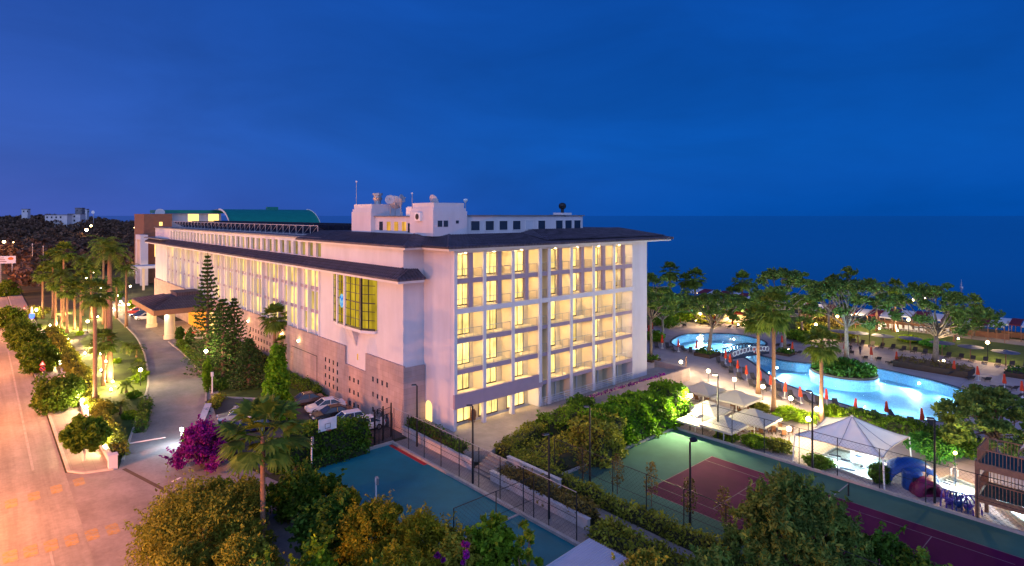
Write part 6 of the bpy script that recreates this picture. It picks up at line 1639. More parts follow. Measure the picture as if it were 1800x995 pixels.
# planters
def planter(px, py, w, d, h, label, rz=0.0, mat='dark_wood', fill='leaf_dark', fh=.5):
    x, y = G(px, py); t = thing('planter_box', label, 'planter', (x, y, 0), rz, 'dark planters around the pool trees')
    mb = MB(); mb.box(-w / 2, -d / 2, 0, w / 2, d / 2, h); mb.build('box', mat, t)
    rng = np.random.default_rng(int(px)); P = np.stack([rng.uniform(-w / 2, w / 2, 260), rng.uniform(-d / 2, d / 2, 260), h + rng.random(260) * fh], 1); quads('foliage', leaf_quads(P, .22, rng), fill, t)
planter(1243, 625, 3.4, 3.0, .55, 'dark square planter round the crooked pine by the upper pool'); planter(1640, 650, 4.4, 9.5, .9, 'long dark planter under the big dark pine', 0, 'dark_wood', 'leaf_autumn'); planter(1405, 594, 5, 4, .8, 'dark planter before the green tree at the deck'); planter(1380, 623, 2.4, 2.4, .4, 'small dark planter at the uplit pine'); planter(1142, 633, 2.6, 2.6, .3, 'low planter round the pine beside the hotel wall'); planter(1800, 662, 4, 4, .7, 'dark planter at the right picture edge')
for i, (px, py, lb) in enumerate(((1141, 627, 'at the pine beside the hotel wall'), (1246, 620, 'at the crooked pine planter'), (1382, 616, 'at the uplit pine by the far deck'), (1640, 640, 'at the foot of the big dark pine'), (1651, 641, 'right of the big dark pine trunk'), (1541, 579, 'at the promenade palm'), (1572, 583, 'at the slim leaning palm'), (1305, 573, 'before the kiosk'), (1295, 572, 'left of the one before the kiosk'), (1678, 597, 'at the small palm on the beach lawn'), (1395, 585, 'in the shrubs by the dark planter'), (1222, 565, 'under the far dark tree'))):
    x, y = G(px, py); t = thing('tree_uplight', 'bright ground spotlight ' + lb, 'uplight', (x - .75, y - .75, .5 if i in (1, 3, 4) else .0), 0, 'ground spotlights of the pool garden')
    mb = MB(); mb.lathe([(.12, 0), (.14, .25), (.10, .3)], (0, 0, 0), 8); mb.build('housing', 'dark_metal', t); mb = MB(); mb.lathe([(.17, .31), (.10, .5), (.01, .56)], (0, 0, 0), 8); mb.build('lens', 'globe_lit', t)
    spot('uplight_beam', (0, 0, .75), (.75, .75, 6), 1700, (1, .80, .46), 120, .06, .8, t)
# shrubs behind the pools
for i, (px, py, R, H, mt, lb) in enumerate(((1170, 575, 3.5, 2.6, 'leaf_hedge', 'lit shrubs at the left end behind the upper pool'), (1200, 563, 4, 3, 'leaf_lime', 'yellow green lit shrub behind the upper pool'), (1240, 568, 3, 2.2, 'leaf_olive', 'olive shrub left of the kiosk'), (1330, 580, 3, 2.4, 'leaf_dark', 'dark rounded shrub right of the kiosk'), (1275, 560, 2.2, 3, 'leaf_bougainvillea', 'purple flowering bush beside the kiosk'),
    (1430, 585, 4, 2.5, 'leaf_olive', 'broad olive shrub on the bank behind the dark planter'), (1410, 600, 3, 2, 'leaf_hedge', 'green shrub at the deck edge by the dark planter'), (1455, 578, 3.5, 2.6, 'leaf_autumn', 'reddish shrub before the hidden pavilion'), (1480, 595, 2.6, 1.6, 'leaf_olive', 'low shrub at the deck beside the tallest pine'), (1150, 600, 2.2, 1.8, 'leaf_hedge', 'shrub beside the pine at the hotel wall'), (1600, 600, 2.2, 1.2, 'leaf_lime', 'low lit shrub on the beach lawn'), (1640, 610, 2.5, 1.3, 'leaf_tropical', 'dark green shrub under the big pine on the lawn'))):
    bush(*G(px, py), R, H, lb, mt, 240 + i, 90, .24, 22, group='shrubs of the pool garden')
hedge(G(1560, 760), G(1700, 800), 2.2, 1.5, 'clipped hedge between the pool deck and the white tent', 'leaf_hedge', 251, 60, .17)
hedge(G(1490, 742), G(1560, 760), 2.0, 1.3, 'lower hedge continuing behind the tent apex', 'leaf_hedge', 252, 60, .17)
bush(*G(1640, 805), 2.6, 2.3, 'turquoise lit dense hedge bush right of the tent', 'leaf_tropical', 253, 130, .17, 26)
bush(*G(1680, 800), 2.8, 2.6, 'dark dense hedge bush behind the amber lamp', 'leaf_dark', 254, 130, .17, 26)
for i, (px, py, R, H, mt, lb) in enumerate(((1385, 735, 1.8, 1.3, 'leaf_lime', 'bright yellow green shrub right of the tall palms'), (1410, 742, 1.9, 1.3, 'leaf_lime', 'bright shrub beside the globe lamp and palm'), (1462, 735, 1.6, 1.5, 'leaf_lime', 'lit shrub at the foot of the third fan palm'), (1335, 722, 1.4, 1.0, 'leaf_olive', 'brownish shrub behind the front square umbrella'), (1330, 785, 1.7, 1.2, 'leaf_lime', 'glowing shrub at the tennis fence under the lamp'), (1275, 775, 1.2, 1.0, 'leaf_lime', 'small glowing shrub at the foot of the tall black lamp'), (1368, 792, 1.6, 1.2, 'leaf_olive', 'shrub at the tennis fence left of the tent'), (1440, 822, 1.5, 1.1, 'leaf_hedge', 'shrub at the tennis fence beside the splash pool'), (1545, 848, 1.0, 1.6, 'leaf_dark', 'dark bush left of the blue slide'))):
    x, y, zg = GP(px, py); bush(x, y, R, H, lb, mt, 260 + i, 110, .16, 20, group='shrubs at the umbrella terrace', z0=zg)

# ------------------------------------------------------------------ square umbrellas, tables, globe lamps
def umbrella(px, py, z, S, label, rz=0.0):
    x, y = G(px, py, z + PZ); t = thing('square_umbrella', label, 'umbrella', (x, y, PZ), rz, 'big square cream umbrellas')
    h = S / 2; mb = MB()
    c = [(-h, -h, z), (h, -h, z), (h, h, z), (-h, h, z)]; q = h * .26; c2 = [(-q, -q, z + .62), (q, -q, z + .62), (q, q, z + .62), (-q, q, z + .62)]
    mb.add(c + c2 + [(p[0], p[1], z - .22) for p in c], [(0, 1, 5, 4), (1, 2, 6, 5), (2, 3, 7, 6), (3, 0, 4, 7), (4, 5, 6, 7), (8, 9, 1, 0), (9, 10, 2, 1), (10, 11, 3, 2), (11, 8, 0, 3)]); mb.build('canopy', 'sail_cloth', t)
    q2 = q * 1.35; mb = MB(); mb.add([(-q2, -q2, z + .66), (q2, -q2, z + .66), (q2, q2, z + .66), (-q2, q2, z + .66), (0, 0, z + .98)], [(0, 1, 4), (1, 2, 4), (2, 3, 4), (3, 0, 4)]); mb.build('vent_cap', 'sail_cloth', t)
    mb = MB(); mb.tube([(0, 0, 0), (0, 0, z + .62)], .06, 8); mb.build('pole', 'white_metal', t); mb = MB(); mb.box(-.5, -.5, 0, .5, .5, .1); mb.build('base', 'kerb_stone', t)
    mb = MB()
    for s in c: mb.tube([(0, 0, z + .55), (s[0] * .97, s[1] * .97, z - .03)], .025, 4)
    mb.build('rib', 'wood', t)
    return t
umbrella(1236, 684, 2.4, 4.0, 'square cream umbrella farthest back, next to the brown terrace wall')
umbrella(1294, 699, 2.4, 4.3, 'square cream umbrella at the back right, below the palm trunk')
umbrella(1244, 719, 2.3, 4.0, 'square cream umbrella in the middle, behind the tall black lamp')
umbrella(1326, 734, 2.4, 4.2, 'square cream umbrella at the front right, nearest to the globe lamps')
umbrella(1272, 746, 2.1, 3.7, 'brightly lit square cream umbrella nearest to the tennis fence')
umbrella(1222, 738, 1.9, 3.0, 'square cream umbrella at the left, half hidden by the big hedge')
ts = None
spots = [(1232, 705), (1300, 722), (1255, 740), (1340, 762), (1360, 758), (1280, 770), (1375, 765), (1352, 748), (1318, 765), (1225, 728), (1250, 700), (1310, 738)]
for i, (px, py) in enumerate(spots):
    x, y, zg = GP(px, py)
    lb = f'{ORD[i]} small dining table under the square umbrellas'
    if ts is None:
        ts = t = thing('dining_table', lb, 'table', (x, y, zg), 0, 'dining tables under the umbrellas')
        mb = MB(); mb.box(-.45, -.45, .70, .45, .45, .75); mb.build('tabletop', 'sail_cloth', t); mb = MB(); mb.tube([(0, 0, 0), (0, 0, .7)], .05, 6); mb.lathe([(.28, 0), (.28, .03)], (0, 0, 0), 10); mb.build('pedestal', 'dark_metal', t)
        cs = thing('dining_chair', 'wicker dining chair at the first small table under the umbrellas', 'chair', (x + .8, y, zg), radians(90), 'dining chairs under the umbrellas')
        mb = MB(); mb.box(-.22, -.22, .42, .22, .22, .47); mb.build('seat', 'wicker', cs); mb = MB(); mb.box(-.22, .18, .47, .22, .23, .95); mb.build('backrest', 'wicker', cs)
        for sx in (-.2, .2):
            for sy in (-.2, .2): mb = MB(); mb.tube([(sx, sy, 0), (sx, sy, .42)], .02, 4); mb.build('leg', 'dark_wood', cs)
    else: dup(ts, (x, y, zg), .1 * i, lb)
    for k in range(4):
        if i == 0 and k == 0: continue
        a = k * pi / 2 + .1 * i; o = dup(cs, (x + .85 * cos(a), y + .85 * sin(a), zg), a - pi / 2, f'wicker dining chair at the {ORD[i]} small table under the umbrellas')
for i, (px, py, h, lb) in enumerate(((1197, 655, 1.6, 'globe lamp on the deck by the standing person'), (1245, 672, 1.6, 'globe lamp on the open deck behind the square umbrellas'), (1291, 688, 1.6, 'globe lamp right of the farthest square umbrella'), (1341, 703, 1.7, 'globe lamp left of the tall palm pair'), (1390, 725, 1.7, 'globe lamp beside the red parasols and bright shrubs'), (1436, 747, 1.8, 'globe lamp left of the third fan palm'), (1421, 762, 1.6, 'globe lamp below the third fan palm lamp, near the dining tables'), (1387, 780, 1.6, 'globe lamp among the dining tables nearest to the tent'))):
    x, y, zg = GP(px, py); globe_lamp(x, y, h, lb, 'globe lamps of the umbrella terrace', .25, 95, zg, lname='terrace_lamp_light')
for i, (px, py, h, lb) in enumerate(((1498, 578, 3, 'behind the tallest pine trunk'), (1472, 582, 3, 'left of the tallest pine trunk'), (1528, 607, 3.2, 'on the beach lawn by the sunshades'), (1597, 594, 3.5, 'before the promenade in the middle'), (1736, 632, 2.8, 'at the right end of the lounger row'), (1668, 565, 6, 'seen through the dark pine crown'), (1604, 558, 4, 'left beneath the dark pine crown'), (1626, 565, 5, 'middle beneath the dark pine crown'), (1231, 573, 2.6, 'behind the upper pool among shrubs'), (1434, 592, 2.4, 'in the shrubs behind the dark planter'), (1176, 560, 3, 'reddish, above the shrubs beside the hotel'), (1432, 560, 4.5, 'between the tall pines near the hidden pavilion'))):
    x, y = G(px, py); globe_lamp(x, y, h, 'warm globe lamp ' + lb, 'warm lamps near the beach', .26, 130, 0, 'globe_warm', 'dark_metal', (1, .66, .28), 'beach_lamp_light')
x, y, zg = GP(1679, 855); globe_lamp(x, y, 3.0, 'amber lamp on a slim pole before the dark hedge bush and play tower', 'amber lamp at the play area', .14, 120, PZ, 'globe_warm', 'dark_metal', (1, .6, .2))

# ------------------------------------------------------------------ white tension tent and the splash pool
TX, TY, TS = 27.1, -28.9, 3.85
t = thing('sail_tent', 'large white square tension tent over the splash pool', 'tent', (TX, TY, PZ), 0)
cz, az = 2.7, 4.6; N = 10; mb = MB(); vs = []
cor = [(-TS, -TS), (TS, -TS), (TS, TS), (-TS, TS)]
for s in range(4):
    a, b = Vector(cor[s]), Vector(cor[(s + 1) % 4])
    for i in range(N):
        for j in range(7):
            u = i / N; e = a.lerp(b, u); pull = 1 - .10 * sin(pi * u); e = e * pull; f = j / 6
            zz = cz + (az - cz) * (f ** 1.25) - .12 * sin(pi * u) * (1 - f); vs.append((e.x * (1 - f), e.y * (1 - f), zz))
K4 = 4 * N
mb.add(vs, [(i * 7 + j, ((i + 1) % K4) * 7 + j, ((i + 1) % K4) * 7 + j + 1, i * 7 + j + 1) for i in range(K4) for j in range(6)]); mb.build('membrane', 'tent_cloth', t, True)
mb = MB()
for k in range(8):
    i = k * N // 2; mb.tube([Vector(vs[i * 7 + j]) + Vector((0, 0, .02)) for j in range(7)], .03, 4)
mb.build('seam', 'grey_metal', t)
mb = MB(); mb.tube([vs[(i % K4) * 7] for i in range(K4 + 1)], .05, 5, False); mb.build('edge_cable', 'sail_cloth', t)
mb = MB(); mb.tube([(0, 0, 0), (0, 0, az + .1)], .12, 8); mb.build('mast', 'white_metal', t)
for c in cor: mb = MB(); mb.tube([(c[0] * 1.04, c[1] * 1.04, 0), (c[0], c[1], cz)], .07, 6); mb.build('corner_post', 'white_metal', t)
def basin(name, poly, label, h=.32, floor='line_white', dash=(), power=900):
    t = thing(name, label, 'pool', (0, 0, PZ), 0); mb = MB(); mb.add(*ribbon(poly, .25, 0, h, True)); mb.build('rim', 'kerb_stone', t)
    mb = MB(); mb.add([(p[0], p[1], .012) for p in poly], [tuple(range(len(poly)))]); mb.build('floor', floor, t)
    for (a, b, w_) in dash:
        a, b = Vector(G(*a, PZ)), Vector(G(*b, PZ)); m_ = (a + b) / 2; mb = MB(); mb.obox((m_.x, m_.y, .022), ((b - a).length, w_ * 1.3, .012), atan2(b.y - a.y, b.x - a.x)); mb.build('floor_stripe', 'car_blue', t)
    mb = MB(); mb.add([(p[0], p[1], h - .08) for p in poly], [tuple(range(len(poly)))]); mb.build('water', 'basin_water', t)
    return t
sp = [G(1428, 812, PZ), G(1468, 790, PZ), G(1568, 815, PZ), G(1533, 850, PZ)]
if (sp[1][0] - sp[0][0]) * (sp[2][1] - sp[0][1]) - (sp[1][1] - sp[0][1]) * (sp[2][0] - sp[0][0]) < 0: sp = sp[::-1]
t = basin('splash_pool', sp, 'bright white splash pool with dark blue dashes under the tent', dash=[((1434, 806), (1456, 811), .3), ((1457, 799), (1478, 803), .3), ((1478, 807), (1500, 812), .3), ((1497, 800), (1516, 804), .3), ((1448, 818), (1468, 822), .3), ((1476, 822), (1503, 828), .3), ((1512, 820), (1535, 826), .3), ((1537, 814), (1556, 819), .3), ((1530, 833), (1545, 837), .3)])
for i, (px, py, p_) in enumerate(((1520, 808, 900), (1470, 815, 600), (1515, 835, 600))):
    x, y = G(px, py, PZ); mb = MB(); mb.lathe([(.1, .02), (.1, .1), (.02, .12)], (x, y, 0), 8); mb.build('basin_lamp', 'pool_lamp', t); plight('basin_light', (x, y, .7), p_ * .25, (.8, .95, 1), .12, t)
x, y = G(1501, 818, PZ); mb = MB(); mb.tube([(x, y, 0), (x, y, 1.1)], .12, 8); mb.lathe([(.22, 1.1), (.22, 1.15), (.05, 1.5)], (x, y, 0), 10); mb.build('fountain_post', 'white_metal', t)
kp = [G(1640, 850, PZ), G(1668, 840, PZ), G(1722, 862, PZ), G(1700, 893, PZ)]
t = basin('paddling_pool', kp[::-1], 'glowing white paddling pool behind the pink tunnel', dash=[((1652, 846), (1672, 853), .12), ((1657, 843), (1677, 850), .12), ((1662, 841), (1682, 847), .12)])
for px, py in ((1672, 860), (1695, 868)): x, y = G(px, py, PZ); mb = MB(); mb.lathe([(.1, .02), (.1, .1), (.02, .12)], (x, y, 0), 8); mb.build('basin_lamp', 'pool_lamp', t); plight('basin_light', (x, y, .8), 150, (.75, .95, 1), .12, t)
kp2 = [G(1752, 885, PZ), G(1790, 878, PZ), G(1830, 905, PZ), G(1800, 925, PZ)]
t = basin('paddling_pool', kp2[::-1], 'second glowing paddling pool under the wooden play tower')
x, y = G(1785, 898, PZ); mb = MB(); mb.lathe([(.1, .02), (.1, .1), (.02, .12)], (x, y, 0), 8); mb.build('basin_lamp', 'pool_lamp', t); plight('basin_light', (x, y, .8), 300, (.75, .95, 1), .12, t)
x, y = G(1678, 838, PZ); t = thing('ladder_rail', 'white curved hand rail at the paddling pool', 'rail', (x, y, PZ), 0); mb = MB()
for s in (-.25, .25): mb.tube([(s * .7, -.25, 0), (s * .7, -.25, .7), (s * .7, 0, .95), (s * .7, .25, .7), (s * .7, .25, 0)], .03, 6)
mb.build('rail', 'white_metal', t)
# blue slide tunnel, pink tunnel, violet arches
a, b = Vector((*G(1566, 856, PZ), PZ)), Vector((*G(1652, 860, PZ), PZ)); mid = (a + b) / 2
t = thing('blue_slide', 'blue arched slide tunnel at the tennis fence', 'slide', a, atan2(b.y - a.y, b.x - a.x)); L = (b - a).length
mb = MB(); R0 = 1.0; k = 14; vs = []; m_ = 9
for i in range(k + 1):
    al = pi * (1 - i / k); cx_ = L / 2 + (L / 2) * cos(al); cz_ = 2.1 * sin(al) ** .8
    for j in range(m_): be = -.2 + (pi + .4) * j / (m_ - 1); vs.append((cx_, 1.0 + .95 * cos(be), cz_ * .75 + .65 * sin(be) + .1))
mb.add(vs, [(i * m_ + j, i * m_ + j + 1, (i + 1) * m_ + j + 1, (i + 1) * m_ + j) for i in range(k) for j in range(m_ - 1)]); mb.build('tunnel', 'blue_plastic', t, True)
mb = MB(); mb.lathe([(.75, 0), (.8, .2), (.8, 1.5), (.7, 1.7), (.3, 1.8)], (L * .42, -.1, 0), 14); mb.build('turret', 'blue_plastic', t); mb = MB(); mb.box(L * .42 - .35, -.95, .8, L * .42 + .35, -.88, 1.3); mb.build('turret_window', 'dark_glass', t)
x, y = G(1638, 876, PZ); t = thing('pink_tunnel', 'pink play tunnel with a round dark opening', 'play tunnel', (x, y, PZ), -atan2(FX, FY))
mb = MB(); vs = []; k = 16
for i in range(k + 1):
    al = pi * i / k
    for r_, yy in ((.72, 0), (1.12, 0), (1.12, 1.3), (.72, 1.3)): vs.append((r_ * cos(al), yy, r_ * sin(al) * 1.15 + .1))
mb.add(vs, [(i * 4 + e, i * 4 + (e + 1) % 4, i * 4 + 4 + (e + 1) % 4, i * 4 + 4 + e) for i in range(k) for e in range(4)]); mb.build('shell', 'pink_plastic', t, True); mb = MB(); mb.box(-1.1, .2, .02, 1.1, 1.2, .2); mb.build('base', 'pink_plastic', t)
mb = MB(); mb.add([(.72 * cos(pi * i / 12), 1.1, .72 * 1.15 * sin(pi * i / 12) + .1) for i in range(13)], [tuple(range(13))]); mb.build('back_panel', 'dark_cloth', t)
for i, (px, py, mt, lb) in enumerate(((1668, 888, 'violet_plastic', 'violet climbing arch between the pink tunnel and paddling pool'), (1685, 893, 'blue_plastic', 'blue climbing arch at the tennis fence'), (1703, 898, 'violet_plastic', 'violet climbing arch beside the play tower post'))):
    x, y = G(px, py, PZ); t = thing('climbing_arch', lb, 'climbing arch', (x, y, PZ), .5 * i, 'plastic climbing arches'); mb = MB()
    for yy in (-.4, 0, .4): mb.tube([(.8 * cos(pi * k / 10), yy, 1.25 * sin(pi * k / 10)) for k in range(11)], .06, 6)
    for k in (2, 5, 8): mb.tube([(.8 * cos(pi * k / 10), -.4, 1.25 * sin(pi * k / 10)), (.8 * cos(pi * k / 10), .4, 1.25 * sin(pi * k / 10))], .05, 5)
    mb.build('arch_frame', mt, t)
    mb = MB(); mb.ball((.1, 0, .3), .3, 10); mb.build('seat_ball', mt, t)
# wooden play tower
x, y = G(1718, 925, PZ); t = thing('play_tower', 'two storey wooden play tower with railings and a gabled top', 'play tower', (x, y, PZ), radians(-90))
L, Wd = 6.0, 3.4; Z1, Z2 = 2.45, 5.0
for px_ in (0, L * .5, L):
    for yy in (0, Wd): mb = MB(); mb.box(px_ - .13, yy - .13, 0, px_ + .13, yy + .13, Z2 + (1.2 if yy else .1)); mb.build('post', 'wood', t)
for z_ in (Z1, Z2):
    mb = MB(); mb.box(.14, .14, z_, L, Wd - .14, z_ + .06); mb.build('platform', 'rubber_teal', t)
    mb = MB(); mb.box(-.1, -.16, z_ - .45, L, .0, z_ + .04); mb.box(-.16, 0, z_ - .45, 0, Wd, z_ + .04); mb.box(0, Wd, z_ - .45, L, Wd + .15, z_ + .04); mb.build('beam', 'wood', t)
    mb = MB(); mb.box(0, -.03, z_ + 1.05, L, .05, z_ + 1.13); mb.box(-.03, 0, z_ + 1.05, .05, Wd, z_ + 1.13); mb.box(0, Wd - .05, z_ + 1.05, L, Wd + .03, z_ + 1.13)
    for i in range(int(L / .22)): mb.box(i * .22, -.02, z_ + .06, i * .22 + .04, .02, z_ + 1.05); mb.box(i * .22, Wd - .02, z_ + .06, i * .22 + .04, Wd + .02, z_ + 1.05)
    for i in range(int(Wd / .22)): mb.box(-.02, i * .22, z_ + .06, .02, i * .22 + .04, z_ + 1.05)
    mb.build('railing', 'wood', t)
mb = MB()
gx0, gx1, gz = 2.3, 4.6, Z2
for yy in (1.3, Wd + .8): mb.tube([(gx0, yy, gz + 1.2), ((gx0 + gx1) / 2, yy, gz + 2.3), (gx1, yy, gz + 1.2)], .07, 5); mb.tube([((gx0 + gx1) / 2, yy, gz), ((gx0 + gx1) / 2, yy, gz + 2.3)], .05, 5); mb.tube([(gx0, yy, gz), (gx0, yy, gz + 1.2)], .05, 5); mb.tube([(gx1, yy, gz), (gx1, yy, gz + 1.2)], .05, 5)
mb.tube([((gx0 + gx1) / 2, 1.3, gz + 2.3), ((gx0 + gx1) / 2, Wd + .8, gz + 2.3)], .06, 5); mb.build('gable_frame', 'pale_bark', t)
mb = MB(); mb.add([(gx0, 1.3, gz + 1.2), ((gx0 + gx1) / 2, 1.3, gz + 2.33), ((gx0 + gx1) / 2, Wd + .8, gz + 2.33), (gx0, Wd + .8, gz + 1.2), (gx1, 1.3, gz + 1.2), (gx1, Wd + .8, gz + 1.2)], [(0, 1, 2, 3), (1, 4, 5, 2)]); mb.build('roof', 'pavilion_white', t)

# ------------------------------------------------------------------ brown terrace wall, big hedge, floodlight
mb = MB(); mb.prism([(12.9, -3.62), (39.0, -3.62), (39.0, -3.3), (12.9, -3.3)], 0, 1.75); mb.prism([(38.7, -3.3), (39.0, -3.3), (39.0, 2.2), (38.7, 2.2)], 0, 1.75)
o = mb.build('terrace_wall', 'stone_clad'); tag(o, 'brown retaining wall of the balcony terrace rising behind the big hedge', 'wall')
rng = np.random.default_rng(301); P = np.stack([rng.uniform(14, 33, 1200), -3.45 + rng.normal(scale=.16, size=1200), 1.78 + rng.random(1200) * .25], 1)[:420]
t = thing('wall_flowers', 'strip of pink flowers along the top of the brown terrace wall', 'flowers', (0, 0, 0)); quads('flower', leaf_quads(P, .16, rng), 'leaf_bougainvillea', t)
hedge((9.0, -11.3), (23.0, -11.6), 3.4, 3.7, 'huge overgrown green hedge, floodlit yellow at its right end', 'leaf_ivy', 302, 62, .24, wob=.13, top=[(0, .75), (.25, .95), (.6, 1.05), (1, 1.12)])
hedge((6.0, -13.0), (10.2, -12.2), 3.6, 3.2, 'brown green hedge end at the left of the huge hedge', 'leaf_olive', 303, 60, .22, wob=.2)
hedge((1.0, -8.6), (7.0, -11.6), 4.4, 1.2, 'sloping scrub below the terrace corner', 'leaf_olive', 304, 45, .18, wob=.25, top=[(0, .4), (.5, .9), (1, 1.3)])
hedge((.6, -7.0), (8.6, -4.2), 1.7, 1.15, 'ragged scrub against the side of the raised terrace', 'leaf_olive', 315, 55, .16, wob=.25)
hedge((8.6, -4.6), (13.5, -5.6), 2.6, 1.6, 'low wild shrubs under the terrace edge', 'leaf_hedge', 305, 45, .2, wob=.25)
bush(14.6, -4.6, 2.0, 3.0, 'round dark tree top at the left end of the brown wall', 'leaf_dark', 306, 130, .18, 28, 'tree', 'round_tree')
def tall_lamp(px, py, top, label, aim=None, lit=False, s=1.0, rot=0.0):
    x, y = G(px, py); D = DEP(x, y); h = ZD(top, D)
    t = thing('court_lamp', label, 'lamp post', (x, y, 0), rot, 'tall black court lamp posts')
    mb = MB(); mb.tube([(0, 0, 0), (0, 0, h)], [.10, .07], 8); mb.build('post', 'dark_metal', t)
    mb = MB(); mb.obox((.3, 0, h + .1), (.5, .36, .12), 0, .35); mb.tube([(0, 0, h), (.3, 0, h + .1)], .05, 5); mb.build('lamp_head', 'dark_metal', t)
    mb = MB(); mb.obox((.3, .03, h + .02), (.42, .28, .03), 0, .35); mb.build('lamp_glass', 'globe_lit' if lit else 'grey_metal', t)
    return t, (x, y, h)
tall_lamp(733, 785, 678, 'tall black lamp post before the blue shaded tower wall', rot=2.6)
tall_lamp(831, 850, 714, 'tall black lamp post before the lit ground floor windows', rot=2.6)
tall_lamp(965, 912, 764, 'tall black lamp post at the planter by the court corner', rot=2.8)
tall_lamp(1037, 850, 716, 'tall grey green lamp post before the huge hedge', rot=2.3)
t, p = tall_lamp(1262, 770, 660, 'lit tall black lamp post between the huge hedge and the umbrellas', lit=True, rot=2.2)
tall_lamp(1428, 826, 690, 'tall black lamp post at the splash pool', rot=2.0); tall_lamp(1643, 884, 738, 'tall black lamp post before the blue slide', rot=2.0); tall_lamp(1213, 922, 776, 'tall black lamp post inside the tennis fence', rot=-.4)
x, y = G(1226, 716); t = thing('hedge_floodlight', 'dazzling floodlight on a slim stand at the end of the huge hedge', 'floodlight', (22.4, -13.9, PZ), 0)
mb = MB(); mb.tube([(0, 0, 0), (0, 0, 4.1)], .06, 6); mb.build('stand', 'dark_metal', t); mb = MB(); mb.obox((0, 0, 4.2), (.4, .4, .3)); mb.build('lens', 'globe_lit', t)
plight('floodlight_light', (-.4, -.35, 4.3), 1100, (1, .86, .48), .2, t); spot('floodlight_beam', (-.35, -.45, 4.0), (-8, -3, .8), 8000, (1, .82, .38), 110, .15, .8, t); plight('floodlight_light', (-.5, .35, 3.9), 1250, (1, .86, .48), .2, t)

# ------------------------------------------------------------------ chain link fences
def fence(label, p0, p1, h, step=3.0, mid=True, wire=True, low=0.0, z0=0.0, sp=.34, rail='dark_metal'):
    a, b = Vector((*p0, z0)), Vector((*p1, z0)); L = (b - a).length; t = thing('chain_link_fence', label, 'fence', a, atan2(b.y - a.y, b.x - a.x))
    k = int(round(L / step))
    for i in range(k + 1): mb = MB(); mb.tube([(L * i / k, 0, 0), (L * i / k, 0, h)], .04, 6); mb.build('post', 'dark_metal', t)
    mb = MB(); mb.tube([(0, 0, h), (L, 0, h)], .028, 5); mb.build('top_rail', rail, t)
    if mid: mb = MB(); mb.tube([(0, 0, h * .48), (L, 0, h * .48)], .022, 4); mb.build('middle_rail', 'dark_metal', t)
    if wire:
        V = []; w = .006; n = int((L + h) / sp)
        for s in (1, -1):
            for i in range(n):
                x0 = i * sp - h; xa, xb = x0, x0 + h; za, zb = 0.0, h
                if xa < 0: za, xa = -xa, 0.0
                if xb > L: zb, xb = h - (xb - L), L
                if zb - za < .1: continue
                if s < 0: xa, xb = L - xa, L - xb
                V.append([(xa - w, 0.001 * s, za), (xa + w, .001 * s, za), (xb + w, .001 * s, zb), (xb - w, .001 * s, zb)])
        quads('wire_mesh', V, 'dark_metal', t)
    return t
fence('chain link fence along the turquoise court and the stepped path', (-4.75, 3.9), (-4.75, -21.5), 3.6, 2.8, rail='grey_metal')
fence('chain link fence on the left side of the tennis court', (1.5, -13.2), (1.5, -46), 3.6, 3.2)
fence('tall chain link fence between the tennis court and the umbrellas', (20.55, -13.2), (20.55, -50), 3.6, 3.4)
fence('chain link fence at the far end of the turquoise court by the iron gate', (-9.5, 4.05), (-4.85, 4.05), 3.0, 1.6, True, True)
fence('low fence panels above the planter beside the tower wall', (-2.4, 6.0), (-2.4, -4.8), 1.1, 1.8, False, True, z0=TZ)
fence('chain link cross fence near the corrugated roof', (-12.5, -17.2), (-4.9, -17.2), 3.4, 3.8)
# tennis net
t = thing('tennis_net', 'slack tennis net with green posts across the purple court', 'tennis net', (5.0, -31.85, 0), 0)
for xx in (0, 12.6): mb = MB(); mb.tube([(xx, 0, 0), (xx, 0, 1.1)], .07, 8); mb.build('post', 'dark_metal', t)
V = []
for i in range(60): xx = 12.6 * i / 60; V.append([(xx - .006, 0, .05), (xx + .006, 0, .05), (xx + .006, 0, 1.0), (xx - .006, 0, 1.0)])
for j in range(8): z_ = .1 + j * .12; V.append([(0, 0.002, z_ - .006), (12.6, .002, z_ - .006), (12.6, .002, z_ + .006), (0, .002, z_ + .006)])
quads('net_mesh', V, 'dark_metal', t); mb = MB(); mb.box(0, -.015, .98, 12.6, .015, 1.06); mb.build('net_tape', 'faded_white', t)
# planter walls, steps, path greenery
def lowwall(label, x0, y0, x1, y1, h, mat='planter_white'):
    mb = MB(); mb.box(x0, y0, 0, x1, y1, h); mb.box(x0 - .05, y0 - .05, h, x1 + .05, y1 + .05, h + .07); o = mb.build('planter_wall', mat); tag(o, label, 'wall', 'white planter walls beside the court path')
lowwall('white planter wall left of the steps beside the court path', -3.0, -6.9, -2.7, 5.2, .85); lowwall('white planter wall right of the steps beside the court path', -3.0, -21.0, -2.7, -9.6, .8); lowwall('white wall along the scrub above the steps', -.35, -15.5, -.05, -8.9, 1.15)
hedge((-2.1, 5.0), (-2.1, -4.8), .8, 1.55, 'dark planting behind the white planter wall left of the steps', 'leaf_dark', 311, 70, .15)
hedge((-1.9, -10.4), (-1.9, -20.5), 1.4, 1.15, 'brown planting in the white planter right of the steps', 'leaf_autumn', 312, 60, .16, wob=.2)
t = thing('garden_steps', 'flight of grey steps from the court path up to the terrace', 'steps', (-3.0, -7.2, 0), 0)
for i in range(6): mb = MB(); mb.box(i * .38, -2.2 - .0, 0, i * .38 + .40, .2, .175 * (i + 1)); o = mb.build('step', 'pavement', t); o.location = (0, 0, 0)
hedge((.9, -9.5), (.9, -36), .9, 1.0, 'long clipped hedge along the tennis fence beside the garden walk', 'leaf_olive', 313, 75, .15)
hedge((-2.6, -21.8), (-2.6, -40), 2.0, .75, 'broad loose hedge between the garden walk and the corrugated roof', 'leaf_olive', 314, 65, .17, wob=.22)
